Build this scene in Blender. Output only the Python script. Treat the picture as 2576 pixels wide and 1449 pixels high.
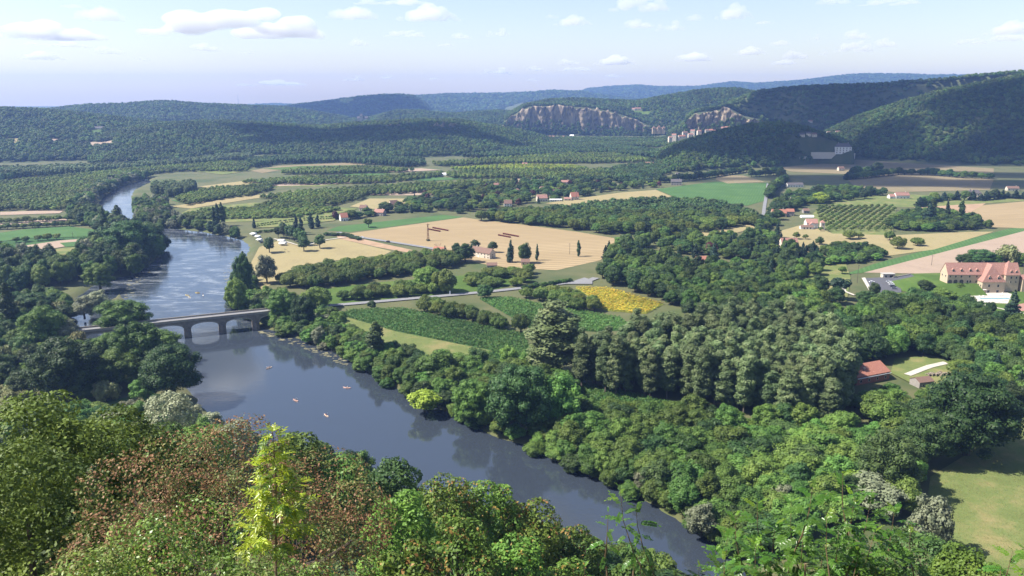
import bpy, bmesh, math, random
import numpy as np
from mathutils import Vector, Matrix
R = math.radians
rng = np.random.default_rng(7)
random.seed(7)
for o in list(bpy.data.objects): bpy.data.objects.remove(o)
SC = bpy.context.scene
COL = SC.collection
# ------------------------------------------------------------------ camera, sky, sun, exposure
CAMZ, F, PITCH, Z0 = 152.0, 2012.0, R(13.54), 2.0      # F: focal length in px of a 2576 px wide frame
cam_d = bpy.data.cameras.new('camera'); cam = bpy.data.objects.new('camera', cam_d); COL.objects.link(cam)
cam.location = (0, 0, CAMZ); cam.rotation_euler = (R(90) - PITCH, 0, 0)
cam_d.sensor_width = 36; cam_d.lens = 36 * F / 2576; cam_d.clip_start = .5; cam_d.clip_end = 150000
SC.camera = cam
SUN_AZ, SUN_EL = R(-94), R(49)                          # from straight ahead, to the left
SUNV = Vector((math.sin(SUN_AZ) * math.cos(SUN_EL), math.cos(SUN_AZ) * math.cos(SUN_EL), math.sin(SUN_EL)))
W = bpy.data.worlds.new('World'); SC.world = W; W.use_nodes = True
nt = W.node_tree; bg = nt.nodes['Background']
sky = nt.nodes.new('ShaderNodeTexSky'); sky.sky_type = 'NISHITA'; sky.sun_disc = False
sky.sun_elevation = SUN_EL; sky.sun_rotation = SUN_AZ; sky.altitude = 200; sky.air_density = 1.0; sky.dust_density = .6; sky.ozone_density = 1.0
wb = nt.nodes.new('ShaderNodeMix'); wb.data_type = 'RGBA'; wb.blend_type = 'MULTIPLY'; wb.inputs[0].default_value = 1; wb.inputs[7].default_value = (1.12, 1.02, 1.0, 1)   # camera white balance
nt.links.new(sky.outputs[0], wb.inputs[6]); nt.links.new(wb.outputs[2], bg.inputs[0]); bg.inputs[1].default_value = .085
sun_d = bpy.data.lights.new('sun', 'SUN'); sun = bpy.data.objects.new('sun', sun_d); COL.objects.link(sun)
sun_d.energy = 5.0; sun_d.angle = R(.53); sun_d.color = (1, .95, .86)
sun.rotation_euler = SUNV.to_track_quat('Z', 'Y').to_euler(); sun.location = (0, 0, 3000)
VS = SC.view_settings; SC.display_settings.display_device = 'sRGB'
VS.view_transform = 'Standard'; VS.look = 'None'; VS.exposure = 1.1; VS.gamma = 1; VS.use_curve_mapping = False
SC.render.engine = 'CYCLES'
SC.cycles.max_bounces = 6; SC.cycles.diffuse_bounces = 3; SC.cycles.glossy_bounces = 2; SC.cycles.transmission_bounces = 3
SC.cycles.volume_bounces = 3; SC.cycles.transparent_max_bounces = 8; SC.cycles.caustics_reflective = False; SC.cycles.caustics_refractive = False
HAZE = 0.000078

# ------------------------------------------------------------------ pixel <-> place
def ray(u, v):
    dx = (u - 1288) / F; dy = (724.5 - v) / F
    return Vector((dx, math.cos(PITCH) + dy * math.sin(PITCH), -math.sin(PITCH) + dy * math.cos(PITCH)))
def G(u, v, z=Z0):                                      # the point of the level z seen at u, v
    d = ray(u, v); t = (z - CAMZ) / d.z
    return Vector((d.x * t, d.y * t, z))
def AT(u, v, D):                                        # the point seen at u, v at horizontal distance D
    d = ray(u, v); t = D / math.hypot(d.x, d.y)
    return Vector((d.x * t, d.y * t, CAMZ + d.z * t))
def PX(p):
    x, y, z = p[0], p[1], p[2] - CAMZ
    dep = y * math.cos(PITCH) - z * math.sin(PITCH); up = y * math.sin(PITCH) + z * math.cos(PITCH)
    return 1288 + F * x / dep, 724.5 - F * up / dep
def G2(pts, z=Z0): return [(p.x, p.y) for p in (G(u, v, z) for u, v in pts)]
def inpoly(poly, x, y):
    x = np.asarray(x, float); y = np.asarray(y, float); c = np.zeros(x.shape, bool); n = len(poly)
    for i in range(n):
        x1, y1 = poly[i]; x2, y2 = poly[(i + 1) % n]
        if y1 == y2: continue
        c ^= ((y1 > y) != (y2 > y)) & (x < (x2 - x1) * (y - y1) / (y2 - y1) + x1)
    return c
def dist_line(pts, x, y, closed=True):
    d = np.full(np.shape(x), 1e9); n = len(pts)
    for i in range(n if closed else n - 1):
        ax, ay = pts[i]; bx, by = pts[(i + 1) % n]
        L = (bx - ax) ** 2 + (by - ay) ** 2 + 1e-9
        t = np.clip(((x - ax) * (bx - ax) + (y - ay) * (by - ay)) / L, 0, 1)
        d = np.minimum(d, np.hypot(x - ax - t * (bx - ax), y - ay - t * (by - ay)))
    return d
def vnoise(x, y, s, seed=0):
    x = np.asarray(x, float) / s; y = np.asarray(y, float) / s
    xi = np.floor(x).astype(np.int64); yi = np.floor(y).astype(np.int64); fx = x - xi; fy = y - yi
    fx = fx * fx * (3 - 2 * fx); fy = fy * fy * (3 - 2 * fy)
    def h(a, b):
        n = (a * 374761393 + b * 668265263 + seed * 974634777) & 0xffffffff
        n = ((n ^ (n >> 13)) * 1274126177) & 0xffffffff
        return ((n ^ (n >> 16)) & 0xffff) / 65535.0
    return (h(xi, yi) * (1 - fx) + h(xi + 1, yi) * fx) * (1 - fy) + (h(xi, yi + 1) * (1 - fx) + h(xi + 1, yi + 1) * fx) * fy

# ------------------------------------------------------------------ objects
def tag(o, label=None, cat=None, group=None, kind=None):
    if label: o['label'] = label
    if cat: o['category'] = cat
    if group: o['group'] = group
    if kind: o['kind'] = kind
    return o
def link(name, mesh, parent=None, mat=None):
    o = bpy.data.objects.new(name, mesh); COL.objects.link(o)
    if parent is not None: o.parent = parent
    if mat is not None and not mesh.materials: mesh.materials.append(mat)
    return o
def empty(name, loc, rz=0, label=None, cat=None, group=None):
    o = bpy.data.objects.new(name, None); COL.objects.link(o); o.location = loc; o.rotation_euler = (0, 0, rz); o.empty_display_size = .5
    return tag(o, label, cat, group)
KIDS = {}
def copy_tree(o, loc, rz=None, label=None, group=None, scale=None, parent=None):
    c = o.copy(); COL.objects.link(c)
    if parent is not None: c.parent = parent
    if loc is not None: c.location = loc
    if rz is not None: c.rotation_euler = (0, 0, rz)
    if label: c['label'] = label
    if group: c['group'] = group
    if scale is not None: c.scale = scale
    for ch in o.children: copy_tree(ch, None, parent=c)
    return c
def quick_mesh(name, V, Fc, mat=None, smooth=False):
    V = np.asarray(V, dtype=np.float32); Fc = np.asarray(Fc, dtype=np.int32)
    m = bpy.data.meshes.new(name); n, k = Fc.shape
    m.vertices.add(len(V)); m.vertices.foreach_set('co', V.ravel())
    m.loops.add(n * k); m.loops.foreach_set('vertex_index', Fc.ravel())
    m.polygons.add(n); m.polygons.foreach_set('loop_start', np.arange(0, n * k, k, dtype=np.int32))
    m.polygons.foreach_set('loop_total', np.full(n, k, dtype=np.int32))
    if smooth: m.polygons.foreach_set('use_smooth', np.ones(n, bool))
    m.update(calc_edges=True); m.validate()
    if mat: m.materials.append(mat)
    return m
class MB:                                               # collects boxes, prisms and tubes into one mesh
    def __init__(s): s.v = []; s.f = []; s.mi = []; s.m = 0
    def add(s, vs, fs):
        k = len(s.v); s.v += [tuple(p) for p in vs]; s.f += [tuple(i + k for i in f) for f in fs]; s.mi += [s.m] * len(fs); return s
    def box(s, x0, x1, y0, y1, z0, z1, M=None):
        vs = [Vector((x, y, z)) for z in (z0, z1) for y in (y0, y1) for x in (x0, x1)]
        if M is not None: vs = [M @ p for p in vs]
        return s.add(vs, [(0, 2, 3, 1), (4, 5, 7, 6), (0, 1, 5, 4), (1, 3, 7, 5), (3, 2, 6, 7), (2, 0, 4, 6)])
    def prism(s, prof, x0, x1, axis='x', M=None):       # profile (a, z) swept along an axis
        n = len(prof)
        def P(t, a, z): return Vector((t, a, z)) if axis == 'x' else Vector((a, t, z))
        vs = [P(x0, a, z) for a, z in prof] + [P(x1, a, z) for a, z in prof]
        if M is not None: vs = [M @ p for p in vs]
        fs = [tuple(range(n)), tuple(range(2 * n - 1, n - 1, -1))] + [(i, i + n, (i + 1) % n + n, (i + 1) % n) for i in range(n)]
        return s.add(vs, fs)
    def tube(s, pts, rad, n=5):
        pts = [Vector(p) for p in pts]; rings = []
        if not hasattr(rad, '__len__'): rad = [rad] * len(pts)
        for i, p in enumerate(pts):
            d = (pts[min(i + 1, len(pts) - 1)] - pts[max(i - 1, 0)]).normalized()
            a = d.orthogonal().normalized() if abs(d.z) < .9 else Vector((1, 0, 0)); a = (a - d * a.dot(d)).normalized(); b = d.cross(a)
            rings.append([p + (a * math.cos(2 * math.pi * k / n) + b * math.sin(2 * math.pi * k / n)) * rad[i] for k in range(n)])
        vs = [q for r_ in rings for q in r_]; fs = []
        for i in range(len(pts) - 1):
            for k in range(n): fs.append((i * n + k, i * n + (k + 1) % n, (i + 1) * n + (k + 1) % n, (i + 1) * n + k))
        fs += [tuple(range(n - 1, -1, -1)), tuple((len(pts) - 1) * n + k for k in range(n))]
        return s.add(vs, fs)
    def mesh(s, name, mats, smooth=False):
        m = bpy.data.meshes.new(name); m.from_pydata(s.v, [], s.f)
        if not isinstance(mats, (list, tuple)): mats = [mats]
        for x in mats: m.materials.append(x)
        if len(mats) > 1: m.polygons.foreach_set('material_index', s.mi)
        bm = bmesh.new(); bm.from_mesh(m); bmesh.ops.recalc_face_normals(bm, faces=bm.faces); bm.to_mesh(m); bm.free()
        if smooth: m.polygons.foreach_set('use_smooth', [True] * len(m.polygons))
        m.update(); return m
    def build(s, name, mat, parent=None, smooth=False): return link(name, s.mesh(name, mat, smooth), parent)

# ------------------------------------------------------------------ materials
def new_mat(name):
    m = bpy.data.materials.new(name); m.use_nodes = True; t = m.node_tree; t.nodes.clear()
    return m, t, (lambda ty, **k: _node(t, ty, k))
def _node(t, ty, k):
    n = t.nodes.new('ShaderNode' + ty)
    for a, b in k.items():
        if a.startswith('i_'): n.inputs[int(a[2:]) if a[2:].isdigit() else a[2:].replace('_', ' ')].default_value = b
        else: setattr(n, a, b)
    return n
def c4(c): return (c[0], c[1], c[2], 1)
def ramp(t, fac, stops):
    n = t.nodes.new('ShaderNodeValToRGB'); e = n.color_ramp.elements
    while len(e) < len(stops): e.new(.5)
    for q, (p, c) in zip(e, stops): q.position = p; q.color = c4(c)
    t.links.new(fac, n.inputs[0]); return n.outputs[0]
FT = (1.06, 1.02, .86)
def foliage(name, cols, scale=.35, trans=.22, hue=.03, val=.35, rough=.55, spec=.25, stand=1):
    cols = [(c[0] * FT[0], c[1] * FT[1], c[2] * FT[2]) for c in cols]
    m, t, N = new_mat(name); L = t.links.new
    tc = N('TexCoord'); nz = N('TexNoise', i_Scale=scale, i_Detail=3.0); L(tc.outputs['Object'], nz.inputs['Vector'])
    oi = N('ObjectInfo')
    col = ramp(t, nz.outputs[0], [(.3, cols[0]), (.55, cols[1]), (.75, cols[2])])
    sd = N('TexNoise', i_Scale=.011, i_Detail=2.0); L(oi.outputs['Location'], sd.inputs['Vector']); sr = N('MapRange', i_1=.36, i_2=.64, i_3=1 - .32 * stand, i_4=1 + .3 * stand); L(sd.outputs[0], sr.inputs[0])   # stands of one kind differ in tone from the next
    hs = N('HueSaturation'); L(col, hs.inputs['Color'])
    a = N('MapRange', i_3=.5 - hue, i_4=.5 + hue * .6); L(oi.outputs['Random'], a.inputs[0]); L(a.outputs[0], hs.inputs['Hue'])
    mu = N('Math', operation='MULTIPLY', i_1=7.31); L(oi.outputs['Random'], mu.inputs[0]); fr = N('Math', operation='FRACT'); L(mu.outputs[0], fr.inputs[0])
    b = N('MapRange', i_3=1 - val, i_4=1 + val); L(fr.outputs[0], b.inputs[0]); vm = N('Math', operation='MULTIPLY'); L(b.outputs[0], vm.inputs[0]); L(sr.outputs[0], vm.inputs[1]); L(vm.outputs[0], hs.inputs['Value'])
    p = N('BsdfPrincipled', i_Roughness=rough); p.inputs['Specular IOR Level'].default_value = spec; L(hs.outputs[0], p.inputs['Base Color'])
    tr = N('BsdfTranslucent'); g = N('Gamma', i_1=.85); L(hs.outputs[0], g.inputs[0]); L(g.outputs[0], tr.inputs[0])
    mx = N('MixShader', i_0=trans); L(p.outputs[0], mx.inputs[1]); L(tr.outputs[0], mx.inputs[2])
    o = N('OutputMaterial'); L(mx.outputs[0], o.inputs[0]); return m
def surf(name, c1, c2=None, scale=1.0, rough=.85, bump=0, bscale=None, spec=.3, c3=None, detail=5.0, metal=0, coords='Object'):
    m, t, N = new_mat(name); L = t.links.new
    p = N('BsdfPrincipled', i_Roughness=rough, i_Metallic=metal); p.inputs['Specular IOR Level'].default_value = spec
    tc = N('TexCoord'); nz = N('TexNoise', i_Scale=scale, i_Detail=detail, i_Roughness=.6); L(tc.outputs[coords], nz.inputs['Vector'])
    if c2 is None: c2 = tuple(x * .8 for x in c1)
    st = [(.32, c1), (.68, c2)] if c3 is None else [(.3, c1), (.5, c2), (.7, c3)]
    L(ramp(t, nz.outputs[0], st), p.inputs['Base Color'])
    if bump:
        n2 = N('TexNoise', i_Scale=bscale or scale * 3, i_Detail=4.0); L(tc.outputs[coords], n2.inputs['Vector'])
        bp = N('Bump', i_Strength=1.0, i_Distance=bump); L(n2.outputs[0], bp.inputs['Height']); L(bp.outputs[0], p.inputs['Normal'])
    o = N('OutputMaterial'); L(p.outputs[0], o.inputs[0]); return m
def field(name, c1, c2, c3, ang=0, sp=6.0, rowmix=.35, scale=.02, fine=.4, stretch=1.0):
    m, t, N = new_mat(name); L = t.links.new
    ge = N('NewGeometry'); mp = N('Mapping'); mp.inputs['Rotation'].default_value = (0, 0, R(ang)); L(ge.outputs['Position'], mp.inputs['Vector'])
    st = N('Mapping'); st.inputs['Scale'].default_value = (1, 1 / stretch, 1); L(mp.outputs[0], st.inputs['Vector'])
    n1 = N('TexNoise', i_Scale=scale, i_Detail=6.0, i_Roughness=.65); L(st.outputs[0], n1.inputs['Vector'])
    n2 = N('TexNoise', i_Scale=fine, i_Detail=4.0, i_Roughness=.7); L(st.outputs[0], n2.inputs['Vector'])
    wv = N('TexWave', wave_type='BANDS', bands_direction='X', i_Scale=.31416 / sp, i_Distortion=1.5, i_Detail=2.0); wv.inputs['Detail Scale'].default_value = .3; L(mp.outputs[0], wv.inputs['Vector'])
    base = ramp(t, n1.outputs[0], [(.36, tuple(x * .8 for x in c1)), (.5, c1), (.64, c2)])
    f2 = N('MapRange', i_1=.35, i_2=.7); L(n2.outputs[0], f2.inputs[0])
    w2 = N('Math', operation='MULTIPLY', i_1=rowmix * 1.25); L(wv.outputs['Fac'], w2.inputs[0])
    ad = N('Math', operation='MULTIPLY', i_1=.6); L(f2.outputs[0], ad.inputs[0])
    sm = N('Math', operation='ADD', use_clamp=True); L(w2.outputs[0], sm.inputs[0]); L(ad.outputs[0], sm.inputs[1])
    mx = N('Mix', data_type='RGBA'); L(sm.outputs[0], mx.inputs[0]); L(base, mx.inputs[6]); mx.inputs[7].default_value = c4(c3)
    p = N('BsdfPrincipled', i_Roughness=.95); p.inputs['Specular IOR Level'].default_value = .1; L(mx.outputs[2], p.inputs['Base Color'])
    bp = N('Bump', i_Strength=.6, i_Distance=.25); L(sm.outputs[0], bp.inputs['Height']); L(bp.outputs[0], p.inputs['Normal'])
    o = N('OutputMaterial'); L(p.outputs[0], o.inputs[0]); return m
M = {}
# foliage: three tones of the same leaf, thin to thick
M['broad'] = foliage('leaf_green', [(0.043, 0.091, 0.021), (0.088, 0.154, 0.033), (0.137, 0.219, 0.052)])
M['robin'] = foliage('leaf_light_green', [(0.059, 0.131, 0.030), (0.108, 0.201, 0.045), (0.167, 0.271, 0.067)], val=.25)
M['dark'] = foliage('leaf_dark_green', [(0.027, 0.061, 0.020), (0.050, 0.099, 0.032), (0.086, 0.145, 0.046)])
M['pop'] = foliage('leaf_poplar', [(.056, .095, .039), (.115, .168, .077), (.205, .26, .142)], scale=.3, val=.28, hue=.025)
M['lomb'] = foliage('leaf_lombardy', [(0.025, 0.054, 0.019), (0.050, 0.088, 0.030), (0.081, 0.128, 0.041)], scale=.4)
M['walnut'] = foliage('leaf_walnut', [(0.061, 0.105, 0.021), (0.108, 0.163, 0.034), (0.165, 0.225, 0.053)], val=.25)
M['willow'] = foliage('leaf_willow', [(.125, .15, .1), (.2, .225, .155), (.29, .31, .225)], val=.25)
M['conif'] = foliage('needle_dark', [(0.014, 0.036, 0.025), (0.028, 0.059, 0.039), (0.048, 0.084, 0.056)], trans=.12)
M['cypr'] = foliage('needle_cypress', [(0.013, 0.031, 0.015), (0.022, 0.048, 0.022), (0.039, 0.070, 0.034)], trans=.1)
M['plum'] = foliage('leaf_purple', [(0.047, 0.020, 0.021), (0.078, 0.031, 0.031), (0.118, 0.049, 0.048)])
M['lime'] = foliage('leaf_lime', [(0.134, 0.192, 0.020), (0.215, 0.282, 0.036), (0.296, 0.360, 0.061)], val=.2)
M['slope'] = foliage('leaf_slope', [(0.048, 0.099, 0.017), (0.095, 0.170, 0.029), (0.162, 0.255, 0.043)], scale=.25, stand=.3)
M['slope_y'] = foliage('leaf_slope_yellow', [(.06, .115, .018), (.105, .175, .03), (.16, .24, .05)], scale=.25, stand=.3)
M['hill'] = foliage('leaf_hill', [(0.038, 0.078, 0.017), (0.067, 0.119, 0.027), (0.110, 0.170, 0.043)], scale=.2, val=.4, hue=.035)
M['shrubw'] = foliage('leaf_pale_shrub', [(0.141, 0.168, 0.071), (0.235, 0.252, 0.119), (0.361, 0.350, 0.190)], val=.2)
M['bark'] = surf('bark', (.09, .07, .05), (.05, .04, .03), 2.0, .95)
M['barkl'] = surf('bark_pale', (.2, .17, .13), (.11, .09, .07), 2.0, .95)
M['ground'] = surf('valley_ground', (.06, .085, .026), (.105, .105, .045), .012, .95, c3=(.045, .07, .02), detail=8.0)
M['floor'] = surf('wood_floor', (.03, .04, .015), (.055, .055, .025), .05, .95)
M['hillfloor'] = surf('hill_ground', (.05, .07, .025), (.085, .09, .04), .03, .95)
M['stubble'] = field('stubble', (.345, .262, .15), (.40, .31, .185), (.255, .19, .105), ang=76, sp=8, rowmix=.75, scale=.012, fine=.15, stretch=9)
M['mown'] = field('mown', (0.260, 0.217, 0.105), (0.205, 0.186, 0.081), (0.310, 0.254, 0.136), ang=80, sp=5, rowmix=.3)
M['maize'] = field('maize', (.055, .115, .036), (.07, .14, .042), (.036, .08, .026), ang=64, sp=2.2, rowmix=.4, fine=.8)
M['crop'] = field('green_crop', (.075, .145, .045), (.1, .17, .055), (.055, .115, .035), ang=20, sp=4, rowmix=.45, scale=.03)
M['meadow'] = field('meadow', (0.075, 0.128, 0.026), (0.112, 0.150, 0.038), (0.053, 0.090, 0.022), ang=10, sp=9, rowmix=.12)
M['drymeadow'] = field('dry_meadow', (.12, .16, .05), (.235, .2, .09), (.16, .165, .06), ang=10, sp=9, rowmix=.1, scale=.06, fine=.9)
M['pink'] = field('pale_stubble', (0.310, 0.229, 0.167), (0.273, 0.205, 0.143), (0.341, 0.267, 0.205), ang=-70, sp=5, rowmix=.25)
M['plough'] = field('brown_field', (.25, .2, .115), (.21, .17, .1), (.17, .14, .08), ang=5, sp=5, rowmix=.35)
M['sunflower'] = field('sunflower_ground', (.24, .24, .04), (.3, .27, .04), (.1, .15, .03), ang=64, sp=2, rowmix=.3, fine=.9)
M['asphalt'] = surf('asphalt', (.17, .17, .175), (.22, .215, .22), .6, .9)
M['asphaltd'] = surf('asphalt_dark', (.075, .075, .085), (.1, .1, .11), .4, .9)
M['gravel'] = surf('pale_gravel', (.4, .365, .31), (.5, .46, .4), .5, .95)
M['dirt'] = surf('dirt', (.36, .24, .15), (.27, .18, .11), .1, .95)
M['stone'] = surf('bridge_stone', (.29, .245, .19), (.2, .17, .135), .6, .9, bump=.1, bscale=1.2, c3=(.15, .13, .105))
M['parapet'] = surf('parapet_stone', (.33, .3, .25), (.25, .22, .18), .8, .9)
M['wall'] = surf('lime_wall', (.5, .4, .28), (.42, .33, .23), .6, .9)
M['wallp'] = surf('pale_wall', (.6, .53, .43), (.52, .45, .36), .5, .9)
M['wallw'] = surf('white_wall', (.72, .7, .66), (.64, .62, .58), .5, .9)
M['wallg'] = surf('grey_wall', (.3, .27, .25), (.24, .22, .2), .6, .9)
M['tile'] = surf('roof_tile', (.36, .15, .10), (.28, .12, .085), 1.2, .9, bump=.05, bscale=4, c3=(.42, .2, .14))
M['tilep'] = surf('roof_tile_pink', (.36, .19, .15), (.28, .145, .115), .9, .9, bump=.05, bscale=4, c3=(.42, .25, .2))
M['tileb'] = surf('roof_tile_brown', (.2, .12, .09), (.15, .095, .075), 1.2, .9, bump=.05, bscale=4)
M['slate'] = surf('roof_slate', (.12, .105, .105), (.09, .08, .085), 1.2, .8)
M['glass'] = surf('window_glass', (.02, .022, .026), (.03, .03, .035), 3, .15, spec=.5)
M['frame'] = surf('window_frame', (.55, .5, .42), (.5, .45, .38), 3, .7)
M['white'] = surf('white_paint', (.78, .78, .77), (.72, .72, .71), 2, .45)
M['canvas'] = surf('white_canvas', (.8, .79, .76), (.74, .73, .7), 2, .9)
M['black'] = surf('black_rubber', (.02, .02, .02), (.03, .03, .03), 3, .8)
M['rock'] = None
M['wood'] = surf('pole_wood', (.12, .1, .08), (.08, .065, .05), 3, .9)
M['logs'] = surf('log_wood', (.38, .32, .25), (.25, .2, .15), 2, .9)
M['rust'] = surf('rusty_steel', (.3, .19, .11), (.22, .13, .08), 2, .8)
M['conc'] = surf('concrete', (.4, .38, .35), (.33, .31, .28), .8, .9)
# ------------------------------------------------------------------ river
RBANK = [(2150, 1700), (1960, 1520), (1880, 1430), (1780, 1345), (1690, 1300), (1600, 1252), (1530, 1217), (1450, 1182), (1350, 1135), (1260, 1102), (1200, 1077), (1130, 1038), (1040, 1003), (960, 955), (860, 893), (770, 860), (700, 836), (655, 822), (620, 800), (585, 770), (578, 740), (590, 700), (606, 665), (622, 640), (628, 622), (612, 604), (565, 594), (510, 583), (455, 577), (418, 575), (385, 568), (352, 556), (342, 546), (332, 520), (330, 495), (338, 478), (380, 458)]
LBANK = [(372, 449), (300, 470), (262, 494), (240, 522), (250, 545), (300, 570), (350, 592), (392, 606), (410, 622), (404, 645), (372, 668), (335, 690), (308, 720), (304, 748), (325, 778), (360, 808), (400, 845), (435, 885), (450, 930), (480, 985), (500, 1020), (560, 1065), (720, 1140), (880, 1212), (1080, 1285), (1300, 1352), (1480, 1420), (1700, 1520), (1950, 1700)]
RIVER = G2(RBANK + LBANK, 0)
CHAN = G2([(172, 865), (180, 800), (198, 745), (255, 708), (335, 690), (308, 725), (290, 750), (255, 765), (262, 815), (278, 850), (290, 890), (280, 935), (255, 935), (230, 885)], 0)
def in_water(x, y): return inpoly(RIVER, x, y) | inpoly(CHAN, x, y)

# ------------------------------------------------------------------ terrain: crest and foot lines of each hill, seen from here, turned into heights
def crest(pts, D=None, canopy=9):
    az, r, z = [], [], []
    for p in pts:
        q = AT(p[0], p[1], p[2] if len(p) > 2 else D); az.append(math.atan2(q.x, q.y)); r.append(math.hypot(q.x, q.y)); z.append(q.z - canopy)
    return np.array(az), np.array(r), np.array(z)
def foot(pts):
    az, r = [], []
    for u, v in pts:
        q = G(u, v); az.append(math.atan2(q.x, q.y)); r.append(math.hypot(q.x, q.y))
    return np.array(az), np.array(r)
HILLS = {}
def hill(key, cr, D, ft, canopy=9, back=.25, shape=1.0, rough=14):
    c = crest(cr, D, canopy)
    if isinstance(ft, (int, float)): f = (np.array([-2, 2]), np.array([ft, ft]))
    else: f = foot(ft)
    HILLS[key] = (c, f, back, shape, rough)
hill('A2', [(-700, 262, 3000), (0, 271, 3000), (110, 275, 3000), (250, 289, 2900), (380, 304, 2800), (520, 325, 2700), (600, 350, 2600)], None, [(-700, 420), (0, 412), (300, 405), (600, 390)])
hill('A1', [(-200, 285), (60, 278), (130, 274), (180, 268), (220, 264), (300, 262), (345, 258), (395, 255), (430, 255), (480, 260), (560, 264), (640, 267), (720, 270), (800, 283), (870, 296), (930, 312)], 4200, 3300)
hill('B', [(540, 275), (620, 266), (700, 263), (760, 267), (820, 280)], 10500, 9800, canopy=6)
hill('C1', [(680, 280), (730, 266), (800, 258), (860, 250), (900, 245), (960, 239), (1000, 238), (1040, 241), (1070, 262), (1095, 288)], 6000, 5000)
hill('C2', [(880, 268), (1000, 244), (1080, 240), (1130, 237), (1240, 236), (1330, 233), (1380, 229), (1460, 230), (1500, 238), (1600, 250), (1750, 270)], 7800, 6300)
hill('D', [(1400, 250), (1440, 238), (1480, 224), (1530, 219), (1600, 215), (1660, 219), (1750, 219), (1820, 210), (1840, 207), (1900, 211), (1960, 207), (2010, 204), (2090, 194), (2140, 189), (2190, 187), (2290, 188), (2340, 191), (2400, 190), (2440, 190), (2600, 192), (2900, 190)], 10500, 8200, canopy=7)
hill('E', [(865, 306), (895, 300), (940, 295), (970, 285), (1000, 277), (1060, 279), (1100, 284), (1150, 286), (1200, 280), (1260, 278), (1300, 282), (1330, 300)], 3900, 3450)
hill('F', [(220, 345), (290, 320), (370, 313), (430, 309), (480, 305), (540, 304), (620, 308), (700, 312), (760, 316), (800, 318), (850, 314), (900, 309), (960, 306), (1060, 301), (1150, 302), (1200, 310), (1240, 316), (1290, 325), (1330, 335), (1370, 347), (1400, 362)], 2650, [(220, 420), (400, 412), (550, 398), (620, 392), (800, 395), (1000, 403), (1150, 395), (1250, 385), (1330, 372), (1400, 366)])
hill('G', [(1270, 292), (1300, 272), (1320, 262), (1380, 250), (1440, 247), (1480, 248), (1530, 251), (1600, 254), (1650, 245), (1700, 236), (1760, 226), (1800, 223), (1850, 222), (1900, 230), (1980, 245)], 3550, 3115, shape=1.0)
hill('cliffG', [(1262, 322), (1275, 300), (1310, 278), (1332, 268), (1400, 266), (1480, 271), (1540, 281), (1600, 300), (1640, 320), (1652, 338)], 3200, 3178, canopy=0, back=.9, rough=0)
hill('H', [(1680, 335), (1720, 310), (1745, 290), (1780, 278), (1830, 262), (1860, 246), (1900, 229), (1960, 221), (2010, 216), (2100, 212), (2200, 210), (2240, 207), (2290, 203), (2350, 199), (2400, 195), (2440, 189), (2480, 185), (2550, 179), (2800, 165)], 2950, [(1680, 357), (1945, 357), (2010, 363), (2800, 363)])
hill('cliffH', [(1718, 338), (1728, 303), (1745, 286), (1770, 281), (1800, 279), (1830, 270), (1870, 292), (1915, 302), (1935, 318)], 2730, 2708, canopy=0, back=.9, rough=0)
hill('I', [(2050, 345), (2110, 315), (2150, 295), (2200, 277), (2250, 260), (2300, 246), (2350, 232), (2400, 221), (2450, 210), (2500, 200), (2576, 186), (2900, 150)], 2480, [(2050, 402), (2140, 398), (2200, 403), (2300, 409), (2500, 418), (2900, 425)])
hill('J', [(1630, 405), (1680, 375), (1720, 358), (1760, 345), (1800, 333), (1850, 320), (1900, 312), (1950, 308), (1990, 312), (2040, 325), (2100, 345), (2150, 370)], 1960, [(1630, 432), (1700, 440), (1760, 432), (1850, 425), (1950, 422), (2050, 412), (2150, 405)])
SLOPE_R = np.array([0, 3, 12, 30, 60, 100, 150, 190, 215, 240, 270]); SLOPE_Z = np.array([150.2, 150, 139.5, 127, 107, 80, 48, 22, 7, 2.0, 2.0])
def layer(key, az, r):
    (caz, cr, cz), (faz, fr), back, shape, rough = HILLS[key]
    Rc = np.interp(az, caz, cr); Zc = np.interp(az, caz, cz, left=-50, right=-50); Rf = np.minimum(np.interp(az, faz, fr), Rc - 5)
    t = (r - Rf) / (Rc - Rf); Hc = np.maximum(Zc - Z0, 0)
    up = np.clip(t, 0, 1); up = .55 * np.sin(up * math.pi / 2) + .45 * up * up * (3 - 2 * up)
    dn = np.clip((r - Rc) / (Rc * .28), 0, 1); dn = 1 - (1 - back) * dn * dn * (3 - 2 * dn)
    h = Hc * up * np.where(t > 1, dn, 1); h = np.where(t <= 0, 0, h)
    if rough:
        x = r * np.sin(az); y = r * np.cos(az); n = vnoise(x, y, 190, 3) + .5 * vnoise(x, y, 80, 5) - .75
        h = np.where(h > 0, h + rough * n * np.clip(t * 3, 0, 1) * np.clip((1 - t) * 4, 0.12, 1) * np.clip(h / 15, 0, 1), h)
    return np.maximum(h, 0)
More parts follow.
